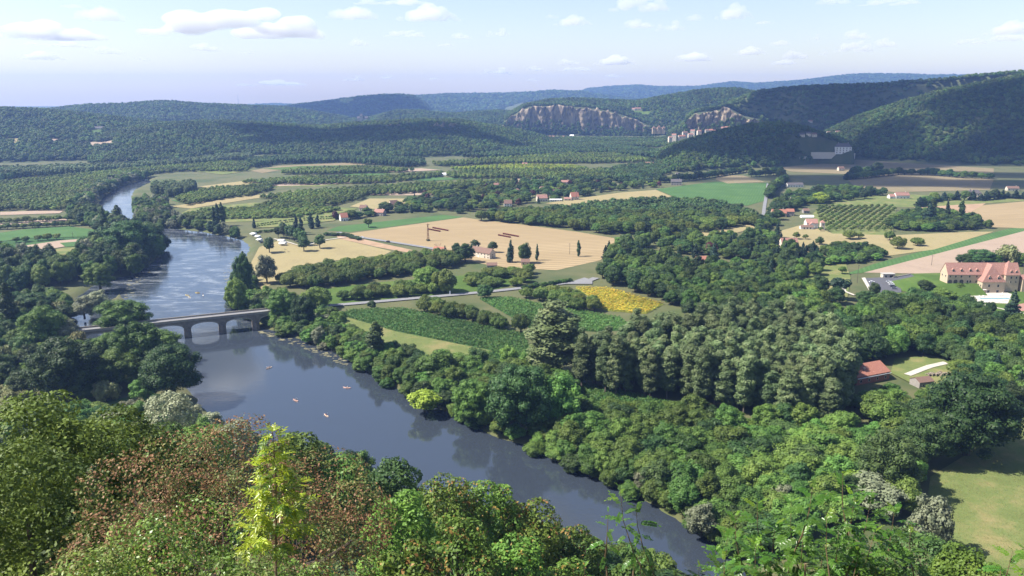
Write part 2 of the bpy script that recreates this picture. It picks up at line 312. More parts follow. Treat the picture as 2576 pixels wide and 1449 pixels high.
def height(x, y, which=False):
    x = np.asarray(x, float); y = np.asarray(y, float); r = np.hypot(x, y); az = np.arctan2(x, y)
    h = np.interp(r, SLOPE_R, SLOPE_Z); h = h + np.where(h > 4, (vnoise(x, y, 14, 1) - .5) * 3 * np.clip((r - 8) / 20, 0, 1), 0)
    w = np.zeros(x.shape, np.int8)
    for i, k in enumerate(HILLS):
        if r.max() < 1500: break
        g = Z0 + layer(k, az, r); w = np.where(g > np.maximum(h, Z0 + 1.5), i + 1, w); h = np.maximum(h, g)
    if np.any((r < 2200) & (h < 12)):
        mk = (r < 2200) & (h < 12); X = x[mk]; Y = y[mk]
        d = np.minimum(dist_line(RIVER, X, Y), dist_line(CHAN, X, Y)); ins = in_water(X, Y); d = np.where(ins, -d, d) + (vnoise(X, Y, 9, 9) - .5) * 3
        hh = h[mk]; hh = np.where(d < 6, np.minimum(hh, np.interp(d, [-6, -1, 0, 2, 6], [-2.5, -.8, 0.0, .8, Z0])), hh); h[mk] = hh
    return (h, w) if which else h
def H(x, y): return float(height(np.array([x]), np.array([y]))[0])
RS = np.geomspace(8, 13000, 2600)
def HIT(u, v):                                          # where the line of sight meets the ground or a hill
    d = ray(u, v); k = math.hypot(d.x, d.y); dx, dy, dz = d.x / k, d.y / k, d.z / k
    if -dz > .075 and G(u, v).length > 300 and math.hypot(*G(u, v).xy) > 260 and math.hypot(*G(u, v).xy) < 1600: return G(u, v)
    g = height(RS * dx, RS * dy); below = np.nonzero(CAMZ + dz * RS < g)[0]
    if not len(below): return AT(u, v, 9000)
    i = below[0]; a = RS[max(i - 1, 0)]; b = RS[i]
    rr = np.linspace(a, b, 12); g = height(rr * dx, rr * dy); j = np.argmin(np.abs(CAMZ + dz * rr - g)); rr = rr[j]
    return Vector((rr * dx, rr * dy, float(g[j])))

AZ = np.concatenate([np.linspace(-62, -36, 40)[:-1], np.linspace(-36, 36, 560), np.linspace(36, 62, 40)[1:]]) * math.pi / 180
RR = np.concatenate([[.5, 2, 4, 6], np.geomspace(8, 300, 150)[:-1], np.geomspace(300, 3700, 330)[:-1], np.geomspace(3700, 11300, 56)])
A_, R_ = np.meshgrid(AZ, RR); X_ = R_ * np.sin(A_); Y_ = R_ * np.cos(A_)
HH, WW = height(X_.ravel(), Y_.ravel(), True)
na, nr = len(AZ), len(RR)
I = np.arange(na * nr).reshape(nr, na)
Q = np.stack([I[:-1, :-1], I[:-1, 1:], I[1:, 1:], I[1:, :-1]], -1).reshape(-1, 4)
V = np.stack([X_.ravel(), Y_.ravel(), HH], -1)
fw = WW[Q].max(axis=1); rad = R_.ravel()[Q].max(axis=1)
def sub(name, mask, mat):
    q = Q[mask]; u, inv = np.unique(q, return_inverse=True)
    o = link(name, quick_mesh(name, V[u], inv.reshape(q.shape), mat, True)); o['kind'] = 'structure'; return o
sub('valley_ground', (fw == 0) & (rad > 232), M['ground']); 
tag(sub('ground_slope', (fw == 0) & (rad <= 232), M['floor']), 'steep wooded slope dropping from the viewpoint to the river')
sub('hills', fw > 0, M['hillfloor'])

# water
def water_mat():
    m, t, N = new_mat('river_water'); L = t.links.new
    ge = N('NewGeometry'); sx = N('SeparateXYZ'); L(ge.outputs['Position'], sx.inputs[0])
    rp = N('MapRange', i_1=490, i_2=620); L(sx.outputs[1], rp.inputs[0])          # the shallows above the bridge are broken by riffles
    mp = N('Mapping'); mp.inputs['Scale'].default_value = (.35, 1, 1); mp.inputs['Rotation'].default_value = (0, 0, R(10)); L(ge.outputs['Position'], mp.inputs[0])
    n1 = N('TexNoise', i_Scale=.55, i_Detail=5.0, i_Roughness=.65); L(mp.outputs[0], n1.inputs['Vector'])
    n2 = N('TexNoise', i_Scale=.045, i_Detail=5.0, i_Roughness=.6); L(mp.outputs[0], n2.inputs['Vector'])
    am = N('MapRange', i_3=.018, i_4=.07); L(rp.outputs[0], am.inputs[0])
    big = N('MapRange', i_1=.35, i_2=.65, i_3=.3, i_4=1.3); L(n2.outputs[0], big.inputs[0])
    mu = N('Math', operation='MULTIPLY'); L(am.outputs[0], mu.inputs[0]); L(big.outputs[0], mu.inputs[1])
    mh = N('Math', operation='MULTIPLY'); L(n1.outputs[0], mh.inputs[0]); L(mu.outputs[0], mh.inputs[1])
    bp = N('Bump', i_Strength=1.0, i_Distance=1.0); L(mh.outputs[0], bp.inputs['Height'])
    n3 = N('TexNoise', i_Scale=.12, i_Detail=8.0, i_Roughness=.75); L(mp.outputs[0], n3.inputs['Vector'])
    fo = N('MapRange', i_1=.5, i_2=.66, i_3=0, i_4=.5); L(n3.outputs[0], fo.inputs[0]); fm = N('Math', operation='MULTIPLY'); L(fo.outputs[0], fm.inputs[0]); L(rp.outputs[0], fm.inputs[1])
    mx = N('Mix', data_type='RGBA'); mx.inputs[6].default_value = (.034, .043, .058, 1); mx.inputs[7].default_value = (.5, .52, .52, 1); L(fm.outputs[0], mx.inputs[0])
    p = N('BsdfPrincipled', i_Roughness=.06, i_IOR=1.8); p.inputs['Specular IOR Level'].default_value = .5; L(mx.outputs[2], p.inputs['Base Color']); L(bp.outputs[0], p.inputs['Normal'])
    o = N('OutputMaterial'); L(p.outputs[0], o.inputs[0]); return m
M['water'] = water_mat()
xs = [p[0] for p in RIVER] + [p[0] for p in CHAN]; ys = [p[1] for p in RIVER] + [p[1] for p in CHAN]
wm = bpy.data.meshes.new('river_water'); wm.from_pydata([(min(xs) - 20, min(ys) - 10, 0), (max(xs) + 20, min(ys) - 10, 0), (max(xs) + 20, max(ys) + 20, 0), (min(xs) - 20, max(ys) + 20, 0)], [], [(0, 1, 2, 3)]); wm.materials.append(M['water'])
tag(link('river_water', wm), 'wide calm river bending through the valley under the bridge', None, None, 'structure')

# ------------------------------------------------------------------ fields, roads, yards: thin sheets on the valley floor
LV = [0]
def patch(name, px, mat, label=None, lift=None, z=None):
    LV[0] += 1; z = (Z0 + .1 + .01 * LV[0]) if z is None else z
    pts = G2(px, Z0); bm = bmesh.new(); f = bm.faces.new([bm.verts.new((x, y, z)) for x, y in pts])
    if f.normal.z < 0: f.normal_flip()
    bmesh.ops.triangulate(bm, faces=[f]); bmesh.ops.recalc_face_normals(bm, faces=bm.faces)
    m = bpy.data.meshes.new(name); bm.to_mesh(m); bm.free()
    for p in m.polygons:
        if p.normal.z < 0: p.flip()
    o = link(name, m, None, mat); return tag(o, label, None, None, 'structure')
def road(name, px, w, mat, label=None, z=None):
    LV[0] += 1; z = (Z0 + .1 + .01 * LV[0]) if z is None else z
    pts = [Vector((*p, 0)) for p in G2(px, Z0)]; vs, fs = [], []
    for i, p in enumerate(pts):
        d = (pts[min(i + 1, len(pts) - 1)] - pts[max(i - 1, 0)]).normalized(); n = Vector((-d.y, d.x, 0)) * w / 2
        vs += [p + n + Vector((0, 0, z)), p - n + Vector((0, 0, z))]
        if i: k = 2 * i; fs.append((k - 2, k - 1, k + 1, k))
    m = bpy.data.meshes.new(name); m.from_pydata(vs, [], fs)
    for q in m.polygons:
        if q.normal.z < 0: q.flip()
    o = link(name, m, None, mat); return tag(o, label, None, None, 'structure')
def drape(name, px, mat, label=None, n=9, lift=.8):     # a clearing lying on a hillside
    p4 = [HIT(u, v) for u, v in px]; vs, fs = [], []
    for j in range(n):
        for i in range(n):
            a, b = i / (n - 1), j / (n - 1); q = (p4[0] * (1 - a) + p4[1] * a) * (1 - b) + (p4[3] * (1 - a) + p4[2] * a) * b
            vs.append((q.x, q.y, H(q.x, q.y) + lift))
    for j in range(n - 1):
        for i in range(n - 1): k = j * n + i; fs.append((k, k + 1, k + n + 1, k + n))
    m = bpy.data.meshes.new(name); m.from_pydata(vs, [], fs)
    for q in m.polygons:
        if q.normal.z < 0: q.flip()
    o = link(name, m, None, mat); CLEAR.append([(p.x, p.y) for p in p4]); return tag(o, label, None, None, 'structure')
CLEAR = []                                              # ground polygons kept free of woodland
CLEAR = []                                              # ground kept free of woodland
FIELDS = [
 ('stubble_field', [(868, 589), (1165, 547), (1215, 554), (1320, 566), (1450, 583), (1562, 602), (1510, 655), (1400, 680), (1250, 672), (1130, 645), (1085, 627), (980, 606)], 'stubble', 'large tan cut wheat field in the middle of the valley'),
 ('maize_strip', [(822, 580), (850, 570), (1000, 553), (1115, 541), (1167, 546), (880, 584)], 'crop', 'narrow bright green crop strip behind the tan stubble field'),
 ('mown_field', [(652, 622), (700, 606), (770, 618), (850, 600), (985, 632), (965, 642), (800, 660), (720, 690), (645, 740), (622, 738), (628, 668)], 'mown', 'yellow mown field beside the river camp site'),
 ('bare_verge', [(845, 588), (905, 600), (1050, 632), (1040, 638), (950, 622), (850, 600)], 'dirt', None),
 ('grass_field', [(712, 770), (760, 738), (850, 722), (960, 710), (1200, 690), (1300, 672), (1335, 705), (1230, 733), (1110, 743), (950, 758), (800, 770)], 'meadow', None),
 ('dry_verge', [(818, 800), (850, 789), (1000, 833), (1245, 884), (1160, 908), (1100, 900), (1000, 872), (870, 832)], 'drymeadow', None),
 ('maize_field', [(848, 791), (890, 781), (1010, 777), (1110, 797), (1220, 820), (1320, 842), (1345, 920), (1260, 930), (1160, 908), (1245, 884), (1000, 835)], 'maize', 'large dark green maize field sloping to the river bank'),
 ('maize_field', [(1205, 752), (1285, 750), (1400, 775), (1560, 800), (1600, 830), (1500, 835), (1330, 825), (1290, 800)], 'maize', 'green maize field between two walnut rows'),
 ('sunflower_field', [(1445, 724), (1535, 727), (1670, 766), (1625, 790), (1520, 782), (1480, 746)], 'sunflower', 'small bright yellow sunflower field beside the wood'),
 ('clearing', [(1400, 955), (1560, 985), (1700, 1020), (1900, 1065), (1900, 1090), (1650, 1070), (1540, 1062), (1440, 1030)], 'crop', 'bright green clearing below the tall poplar grove'),
 ('meadow', [(2590, 1040), (2600, 1470), (2450, 1450), (2320, 1370), (2340, 1200), (2470, 1120)], 'drymeadow', 'dry meadow in the right foreground'),
 ('wheat_field', [(2160, 686), (2590, 577), (2600, 660), (2480, 672), (2380, 690)], 'pink', 'pale pink cut wheat field behind the hotel'),
 ('maize_strip', [(2120, 692), (2200, 664), (2540, 575), (2590, 572), (2590, 578), (2170, 687)], 'crop', 'long green strip beside the pale pink field'),
 ('dry_meadow', [(1950, 585), (2030, 562), (2095, 588), (2250, 592), (2430, 584), (2500, 583), (2350, 628), (2250, 642), (2160, 650), (2000, 640)], 'mown', None),
 ('orchard_ground', [(2040, 545), (2060, 520), (2255, 520), (2245, 592), (2095, 588)], 'drymeadow', None),
 ('stubble_field', [(2430, 540), (2470, 517), (2600, 505), (2600, 576), (2500, 572)], 'stubble', 'tan stubble field at the right edge beyond the round wood'),
 ('bare_field', [(2300, 520), (2420, 508), (2480, 512), (2430, 540), (2300, 545)], 'dirt', None),
 ('grass_field', [(2030, 515), (2130, 490), (2300, 490), (2500, 498), (2600, 505), (2300, 522)], 'drymeadow', None),
 ('brown_field', [(2120, 440), (2300, 436), (2500, 452), (2490, 478), (2250, 484), (2150, 470)], 'plough', 'brown ploughed field in cloud shade below the right hill'),
 ('dry_field', [(1930, 412), (2020, 402), (2140, 401), (2300, 412), (2500, 424), (2500, 438), (2300, 434), (2120, 438), (1990, 432)], 'plough', None),
 ('green_crop_field', [(1650, 476), (1800, 457), (1860, 462), (1935, 460), (1924, 505), (1880, 518), (1700, 497)], 'crop', 'bright green crop field left of the straight road'),
 ('tan_field', [(1805, 440), (1870, 442), (1925, 458), (1830, 462), (1800, 452)], 'plough', None),
 ('tan_field', [(1370, 512), (1450, 500), (1560, 485), (1650, 478), (1690, 495), (1600, 508), (1480, 520)], 'mown', None),
 ('pale_field', [(900, 490), (960, 482), (1100, 478), (1160, 480), (1130, 490), (1000, 492)], 'pink', 'pale field strip behind the village gardens'),
 ('tan_field', [(880, 520), (930, 500), (1020, 500), (1040, 520), (980, 530)], 'mown', None),
 ('tan_field', [(430, 520), (560, 500), (760, 480), (860, 478), (640, 500), (480, 525)], 'mown', None),
 ('grass_field', [(440, 545), (480, 525), (640, 510), (900, 525), (850, 545), (700, 555), (560, 560)], 'drymeadow', None),
 ('crop_field', [(430, 505), (520, 490), (640, 475), (700, 470), (660, 480), (560, 495), (470, 512)], 'crop', None),
 ('grass_field', [(600, 470), (800, 455), (930, 448), (960, 455), (800, 470)], 'drymeadow', None),
 ('pale_field', [(640, 470), (720, 460), (900, 455), (960, 458), (800, 466)], 'pink', None),
 ('crop_field', [(760, 445), (900, 437), (980, 437), (940, 445), (800, 450)], 'crop', None),
 ('tan_field', [(630, 430), (700, 418), (820, 412), (900, 408), (980, 410), (860, 420), (720, 426), (660, 436)], 'plough', None),
 ('lime_field', [(1130, 420), (1300, 415), (1440, 420), (1500, 428), (1300, 432), (1150, 430)], 'meadow', None),
 ('pale_field', [(1200, 455), (1300, 450), (1400, 452), (1300, 458)], 'pink', None),
 ('pale_field', [(0, 542), (0, 534), (90, 531), (160, 531), (150, 537)], 'pink', None),
 ('pale_field', [(-20, 572), (-20, 566), (160, 548), (170, 555), (120, 562)], 'pink', None),
 ('crop_field', [(-40, 592), (60, 578), (170, 570), (235, 578), (265, 592), (220, 596), (80, 600), (-40, 612)], 'crop', 'light green crop field left of the river'),
 ('dark_crop_field', [(-40, 614), (80, 601), (220, 597), (265, 593), (262, 605), (200, 610), (-40, 628)], 'maize', None),
 ('bare_field', [(40, 622), (150, 606), (262, 598), (262, 612), (180, 618), (90, 634)], 'pink', 'pale brown field strip left of the river'),
 ('grass_strip', [(150, 612), (262, 604), (260, 616), (165, 622)], 'crop', None),
 ('dry_field', [(90, 635), (170, 624), (260, 617), (240, 632), (130, 648)], 'drymeadow', None),
 ('lawn', [(270, 1010), (330, 1000), (345, 1030), (330, 1048), (290, 1050)], 'meadow', None),
 ('lawn', [(-30, 730), (25, 715), (30, 760), (-30, 790)], 'meadow', None),
 ('lawn', [(2250, 905), (2370, 892), (2430, 905), (2400, 960), (2330, 985), (2240, 940)], 'drymeadow', None),
 ('lawn', [(1990, 655), (2120, 640), (2140, 700), (2130, 760), (2000, 700)], 'drymeadow', None),
 ('tan_field', [(1740, 590), (1890, 565), (1900, 575), (1780, 605)], 'mown', None),

 ('crop_field', [(660, 425), (760, 418), (900, 416), (860, 422), (740, 430)], 'meadow', None),
 ('tan_field', [(500, 470), (620, 455), (700, 452), (640, 464), (540, 476)], 'mown', None),
 ('pale_field', [(940, 428), (1060, 424), (1110, 428), (1000, 434)], 'pink', None),
 ('crop_field', [(980, 450), (1100, 446), (1180, 450), (1080, 456)], 'crop', None),
 ('tan_field', [(1010, 470), (1120, 462), (1200, 462), (1100, 472)], 'plough', None),
 ('tan_field', [(480, 430), (580, 424), (640, 428), (560, 440)], 'drymeadow', None),
 ('grass_field', [(1180, 405), (1300, 398), (1400, 400), (1280, 408)], 'meadow', None),
 ('vine_rows', [(640, 560), (760, 546), (860, 545), (840, 556), (700, 572), (650, 574)], 'drymeadow', None),
]
for n, px, mt, lb in FIELDS: patch(n, px, M[mt], lb)
CLEAR.append(G2([(1740, 590), (1890, 565), (1900, 578), (1780, 612)]))
CLEAR.append(G2([(1560, 640), (1640, 632), (1700, 640), (1640, 652)]))
patch('lawn', [(1560, 640), (1640, 630), (1700, 640), (1640, 655)], M['meadow'])
patch('lawn', [(1700, 690), (1780, 682), (1800, 694), (1730, 702)], M['meadow'])
CLEAR.append(G2([(1700, 690), (1780, 682), (1800, 694), (1730, 702)]))
road('road', [(830, 770), (870, 767), (950, 760), (1110, 746), (1230, 735), (1350, 722), (1420, 714), (1480, 708), (1500, 700)], 6.5, M['asphalt'], 'grey road crossing the orchards from the bridge')
road('road', [(1903, 700), (1906, 660), (1912, 610), (1918, 560), (1923, 520), (1928, 490), (1932, 462)], 4.6, M['asphalt'], 'straight road running away up the valley')
road('road', [(850, 585), (900, 597), (980, 609), (1080, 625), (1150, 640)], 6, M['asphalt'], 'road along the front edge of the stubble field')
patch('road_junction', [(1420, 716), (1470, 700), (1490, 706), (1490, 716)], M['asphalt'])
# hotel grounds
patch('lawn', [(2240, 700), (2300, 690), (2384, 688), (2400, 700), (2576, 700), (2576, 800), (2440, 770), (2330, 735), (2260, 722)], M['meadow'], 'hotel lawn around the white terraces')
patch('car_park', [(2172, 702), (2250, 698), (2290, 690), (2310, 704), (2264, 716), (2268, 738), (2275, 752), (2230, 748), (2190, 730)], M['asphaltd'], 'dark asphalt car park beside the hotel')
patch('gravel_strip', [(2167, 701), (2176, 700), (2192, 730), (2186, 733)], M['gravel'])
road('gravel_path', [(2290, 745), (2340, 727), (2385, 717), (2430, 714)], 2.2, M['gravel'])
patch('terrace', [(2440, 712), (2470, 712), (2470, 737), (2530, 737), (2545, 742), (2535, 766), (2440, 762), (2428, 750), (2446, 742)], M['gravel'], 'white stone hotel terrace around the pool')
road('gravel_path', [(2420, 758), (2480, 770), (2540, 784), (2600, 795)], 2, M['gravel'])
patch('tennis_court', [(2535, 772), (2590, 763), (2600, 785), (2545, 785)], M['tilep'], 'red tennis court at the right edge')
road('gravel_track', [(2282, 946), (2310, 935), (2340, 924), (2380, 915)], 4, M['gravel'], 'white gravel track beside the farm')
road('gravel_path', [(2080, 712), (2105, 716), (2120, 725), (2125, 735), (2150, 745)], 2.5, M['gravel'])
road('camp_track', [(690, 602), (730, 612), (760, 622), (820, 605), (870, 598)], 2.5, M['gravel'])
road('dirt_path', [(345, 1015), (335, 1035), (320, 1060)], 2.5, M['dirt'])
ROADS = [(G2([(830, 770), (950, 760), (1110, 746), (1230, 735), (1350, 722), (1480, 708)]), 7), (G2([(1903, 705), (1906, 660), (1912, 610), (1918, 560), (1923, 520), (1932, 462)]), 3.5), (G2([(850, 585), (980, 609), (1150, 640)]), 6)]
drape('hill_field', [(195, 355), (290, 353), (285, 366), (215, 368)], M['pink'], 'pale field clearing on the wooded hillside')
drape('hill_field', [(115, 350), (200, 352), (190, 358), (120, 358)], M['pink'])
drape('hill_field', [(8, 347), (60, 349), (50, 362), (15, 362)], M['mown'])
drape('hill_field', [(232, 328), (262, 325), (255, 340), (225, 340)], M['meadow'])
drape('hill_field', [(1590, 278), (1640, 280), (1630, 292), (1600, 290)], M['meadow'])
# ------------------------------------------------------------------ trees
def leaf_quads(P, N, s, asp=.62):
    n = len(P); N = N / (np.linalg.norm(N, axis=1, keepdims=True) + 1e-9)
    a = rng.normal(size=(n, 3)); t = np.cross(N, a); t /= np.linalg.norm(t, axis=1, keepdims=True) + 1e-9; b = np.cross(N, t)
    s = np.broadcast_to(np.asarray(s, float).reshape(-1, 1), (n, 1))
    V = np.stack([P + t * s, P + b * s * asp + N * s * .15, P - t * s, P - b * s * asp + N * s * .15], 1).reshape(-1, 3)
    return V, np.arange(4 * n).reshape(n, 4)
def lobes_round(n, W, Hc, z0, seed, rl=(.3, .42), top=.0):
    g = np.random.default_rng(seed); L = [(0, 0, z0 + Hc * .5, W * .36, W * .36, Hc * .38)]
    for i in range(n):
        ph = g.uniform(0, 2 * math.pi); ct = 1 - 1.75 * (i + .5) / n + g.uniform(-.08, .08); ct = max(-1, min(1, ct)); st = math.sqrt(1 - ct * ct); r = W * .5 * g.uniform(*rl)
        k = g.uniform(.72, 1.16)
        L.append((st * math.cos(ph) * (W * .5 - r * .8) * k, st * math.sin(ph) * (W * .5 - r * .8) * k, z0 + Hc * .5 + ct * (Hc * .5 - r * .6) * k, r, r, r * g.uniform(.7, .95)))
    return np.array(L)
def crown(L, n, s, seed, jit=.38, up=.3, fill=.25, smin=.7, smax=1.3):
    g = np.random.default_rng(seed); ar = L[:, 3] * L[:, 5]; pr = ar / ar.sum(); P = np.zeros((0, 3)); N = np.zeros((0, 3))
    while len(P) < n:
        k = g.choice(len(L), n, p=pr); d = g.normal(size=(n, 3)); d /= np.linalg.norm(d, axis=1, keepdims=True)
        rad = np.where(g.random(n) < fill, g.uniform(.55, .9, n), g.uniform(.88, 1.1, n))
        p = L[k, :3] + d * L[k, 3:] * rad[:, None]; nn = d / L[k, 3:] * L[k, 3:].mean(1, keepdims=True)
        ok = np.ones(n, bool)
        for l in L: ok &= (((p - l[:3]) / l[3:]) ** 2).sum(1) > .62
        P = np.concatenate([P, p[ok]]); N = np.concatenate([N, nn[ok]])
    P = P[:n]; N = N[:n]; N = N / np.linalg.norm(N, axis=1, keepdims=True) + g.normal(size=N.shape) * jit; N[:, 2] += up
    return leaf_quads(P, N, s * g.uniform(smin, smax, n))
ICO = None
def ico():
    global ICO
    if ICO is None:
        b = bmesh.new(); bmesh.ops.create_icosphere(b, subdivisions=1, radius=1); ICO = (np.array([v.co for v in b.verts]), [[v.index for v in f.verts] for f in b.faces]); b.free()
    return ICO
def crown_mesh(name, L, n, s, seed, mat, core=.72, **k):
    V, Fq = crown(L, n, s, seed, **k); iv, ifc = ico(); vs = [V]; off = len(V); tri = []
    for l in L if core else []:
        vs.append(l[:3] + iv * l[3:] * core); tri += [[a + off for a in f] + [f[0] + off] for f in ifc]; off += len(iv)
    if tri: # triangles kept as triangles
        V = np.concatenate(vs); m = bpy.data.meshes.new(name)
        lv = np.concatenate([Fq.ravel(), np.array([t[:3] for t in tri]).ravel()]); n4, n3 = len(Fq), len(tri)
        m.vertices.add(len(V)); m.vertices.foreach_set('co', V.astype(np.float32).ravel()); m.loops.add(len(lv)); m.loops.foreach_set('vertex_index', lv.astype(np.int32))
        m.polygons.add(n4 + n3); m.polygons.foreach_set('loop_start', np.concatenate([np.arange(n4) * 4, n4 * 4 + np.arange(n3) * 3]).astype(np.int32))
        m.polygons.foreach_set('loop_total', np.concatenate([np.full(n4, 4), np.full(n3, 3)]).astype(np.int32)); m.update(calc_edges=True); m.materials.append(mat); return m
    return quick_mesh(name, V, Fq, mat)
def trunk_mesh(name, h, r, mat, seed, limbs=4, W=6, top=None):
    g = random.Random(seed); b = MB(); top = top or h * .8
    b.tube([(0, 0, -.6), (g.uniform(-.2, .2), g.uniform(-.2, .2), h * .4), (g.uniform(-.4, .4), g.uniform(-.4, .4), top)], [r * 1.25, r * .85, r * .3], 6)
    for i in range(limbs):
        a = g.uniform(0, 6.28); z = h * g.uniform(.25, .5); e = W * g.uniform(.25, .4)
        b.tube([(0, 0, z), (math.cos(a) * e * .5, math.sin(a) * e * .5, z + h * .12), (math.cos(a) * e, math.sin(a) * e, z + h * g.uniform(.2, .35))], [r * .5, r * .35, r * .12], 5)
    return b.mesh(name, mat)
KIND = {}    # kind -> list of (crown, trunk, joined low crown) with width W and height H in metres
def kind(key, W, Hh, protos): KIND[key] = (W, Hh, protos)
def make_round(key, mat, W, Hh, n, s, nl, bole=.22, var=3, bark='bark', core=.72, seed=0, rl=(.3, .42), **k):
    out = []
    for i in range(var):
        L = lobes_round(nl, W, Hh * (1 - bole), Hh * bole, seed + i * 11 + 1, rl)
        out.append((crown_mesh(key + '_crown', L, n, s, seed + i, M[mat], core=core, **k), trunk_mesh(key + '_trunk', Hh, W * .035, M[bark], seed + i, W=W)))
    kind(key, W, Hh, out)
make_round('broad', 'broad', 12, 14, 3800, .4, 30, .12, 4, seed=10)
make_round('dark', 'dark', 12, 14, 3800, .4, 30, .1, 3, seed=20)
make_round('robin', 'robin', 11, 12, 4200, .32, 40, .1, 4, seed=30, rl=(.22, .34))
make_round('walnut', 'walnut', 11, 8, 2600, .36, 28, .2, 4, seed=40, core=.6, rl=(.26, .4))
make_round('willow', 'willow', 10, 11, 3200, .3, 38, .06, 2, seed=50, rl=(.22, .32))
make_round('plum', 'plum', 6, 7, 700, .4, 14, .2, 1, seed=60)
make_round('lime', 'lime', 10, 12, 1600, .5, 24, .1, 2, seed=70)
make_round('shrubw', 'shrubw', 6, 4, 900, .3, 18, .05, 2, seed=80)
make_round('pop', 'pop', 9.5, 30, 5600, .42, 52, .06, 4, seed=90, rl=(.3, .5), bark='barkl', fill=.3)
make_round('pine', 'conif', 10, 11, 1200, .5, 14, .55, 1, seed=100, rl=(.34, .46))
make_round('orch', 'walnut', 5, 5.2, 420, .4, 10, .3, 2, seed=110, core=.7)
make_round('neat', 'dark', 7, 10, 900, .42, 12, .22, 2, seed=120, core=.8, rl=(.36, .48))
def col_lobes(W, Hh, z0, n, seed, prof):
    g = np.random.default_rng(seed); L = []
    for i in range(n):
        t = (i + .5) / n; w = W * .5 * prof(t); a = g.uniform(0, 6.28); e = w * g.uniform(.15, .5)
        L.append((math.cos(a) * e, math.sin(a) * e, z0 + (Hh - z0) * t, max(w * .7, .25), max(w * .7, .25), (Hh - z0) / n * 2.0))
    return np.array(L)
def make_col(key, mat, W, Hh, n, s, nl, prof, var=2, z0=.8, seed=0, **k):
    out = []
    for i in range(var):
        L = col_lobes(W, Hh, z0, nl, seed + i, prof); L[:, 5] = np.minimum(L[:, 5], (Hh - L[:, 2]) + .5)
        out.append((crown_mesh(key + '_crown', L, n, s, seed + i, M[mat], core=.75, **k), trunk_mesh(key + '_trunk', Hh * .5, W * .05, M['bark'], seed + i, limbs=0)))
    kind(key, W, Hh, out)
make_col('lomb', 'lomb', 5, 22, 1500, .45, 26, lambda t: min(1, .55 + 1.2 * t) * (1 - max(0, t - .55) ** 1.5 * 2.6), seed=130, up=.1)
make_col('cypr', 'cypr', 2.4, 11, 500, .32, 14, lambda t: min(1, .6 + 2 * t) * (1 - max(0, t - .4) ** 1.3 * 1.5), var=1, z0=.3, seed=140, up=.1)
make_col('conif', 'conif', 8, 15, 1300, .5, 40, lambda t: (1 - t) ** .8 * (.8 + .4 * ((t * 9) % 1)) + .05, seed=150, up=.15, jit=.35)
make_col('fir', 'conif', 6.5, 13, 1000, .42, 18, lambda t: min(1, .8 + t) * (1 - max(0, t - .25) ** 1.2 * 1.3), seed=160, up=.15)
def joined(key):                                        # one-mesh version of a tree, for those too far off to show their parts
    out = []
    for c, t in KIND[key][2]:
        b = bmesh.new(); b.from_mesh(c); k = len(b.faces); b.from_mesh(t); b.faces.ensure_lookup_table()
        for f in b.faces[k:]: f.material_index = 1
        m = bpy.data.meshes.new(key + '_tree'); b.to_mesh(m); b.free(); m.materials.append(c.materials[0]); m.materials.append(t.materials[0]); out.append(m)
    return out
JOIN = {}
NAMES = {'broad': 'leafy_tree', 'dark': 'leafy_tree', 'robin': 'leafy_tree', 'walnut': 'walnut_tree', 'willow': 'willow_tree', 'plum': 'plum_tree', 'lime': 'leafy_tree', 'shrubw': 'pale_shrub', 'pop': 'poplar_tree', 'pine': 'umbrella_pine', 'orch': 'orchard_tree', 'neat': 'round_tree', 'lomb': 'lombardy_poplar', 'cypr': 'cypress_tree', 'conif': 'conifer_tree', 'fir': 'conifer_tree'}
CATS = {'pale_shrub': 'shrub'}
NTREE = [0]
def tree(k, p, h, w, label, group=None, parts=None, name=None):
    if name and NAMES[k] != 'leafy_tree': name = None
    W, Hh, protos = KIND[k]; i = random.randrange(len(protos)); rz = random.uniform(0, 6.28); sc = (w / W, w / W * random.uniform(.9, 1.1), h / Hh); nm = name or NAMES[k]; NTREE[0] += 1
    r = math.hypot(p[0], p[1])
    if parts is None: parts = r < 560
    if parts:
        e = empty(nm, p, rz, label, CATS.get(nm, 'tree'), group); e.scale = sc
        link('crown', protos[i][0], e); link('trunk', protos[i][1], e); return e
    if k not in JOIN: JOIN[k] = joined(k)
    o = link(nm, JOIN[k][i]); o.location = p; o.rotation_euler = (0, 0, rz); o.scale = sc
    return tag(o, label, CATS.get(nm, 'tree'), group)
make_round('bdark', 'dark', 24, 26, 10000, .42, 75, .08, 2, seed=310, rl=(.16, .3))
make_round('bbroad', 'broad', 24, 26, 10000, .42, 75, .08, 2, seed=320, rl=(.16, .3))
NAMES['bdark'] = NAMES['bbroad'] = 'leafy_tree'
ORD = 'first second third fourth fifth sixth seventh eighth ninth tenth eleventh twelfth thirteenth fourteenth fifteenth sixteenth seventeenth eighteenth nineteenth twentieth'.split()
PEND = {}
def rank_label(items, base):                            # tells the trees of a mass apart by row (from the viewer) and place in the row
    it = sorted(items, key=lambda o: -PX(o.location)[1]); n = len(it); k = max(4, min(18, int(math.sqrt(n * 2.2)) + 1))
    for r_ in range(0, n, k):
        for c, o in enumerate(sorted(it[r_:r_ + k], key=lambda o: PX(o.location)[0])):
            row = r_ // k; o['label'] = '%s, %s%s from left' % (base, (ORD[row] + ' row back, ' if row else 'front row, ') if n > k else '', ORD[c])
def ptree(k, u, vb, vt, wpx, label, group=None, parts=None, zb=None):     # by foot, top and width in the photograph
    p = G(u, vb) if zb is None else G(u, vb, zb); d = math.hypot(p.x, p.y); t = ray(u, vt); h = CAMZ + t.z / math.hypot(t.x, t.y) * d - p.z
    w = wpx * math.hypot(d, CAMZ) / F
    if w > 14 and k in ('dark', 'broad'): k = 'b' + k
    o = tree(k, p, max(h, 1.5), w, label, group, parts); PEND.setdefault(label, []).append(o); return o
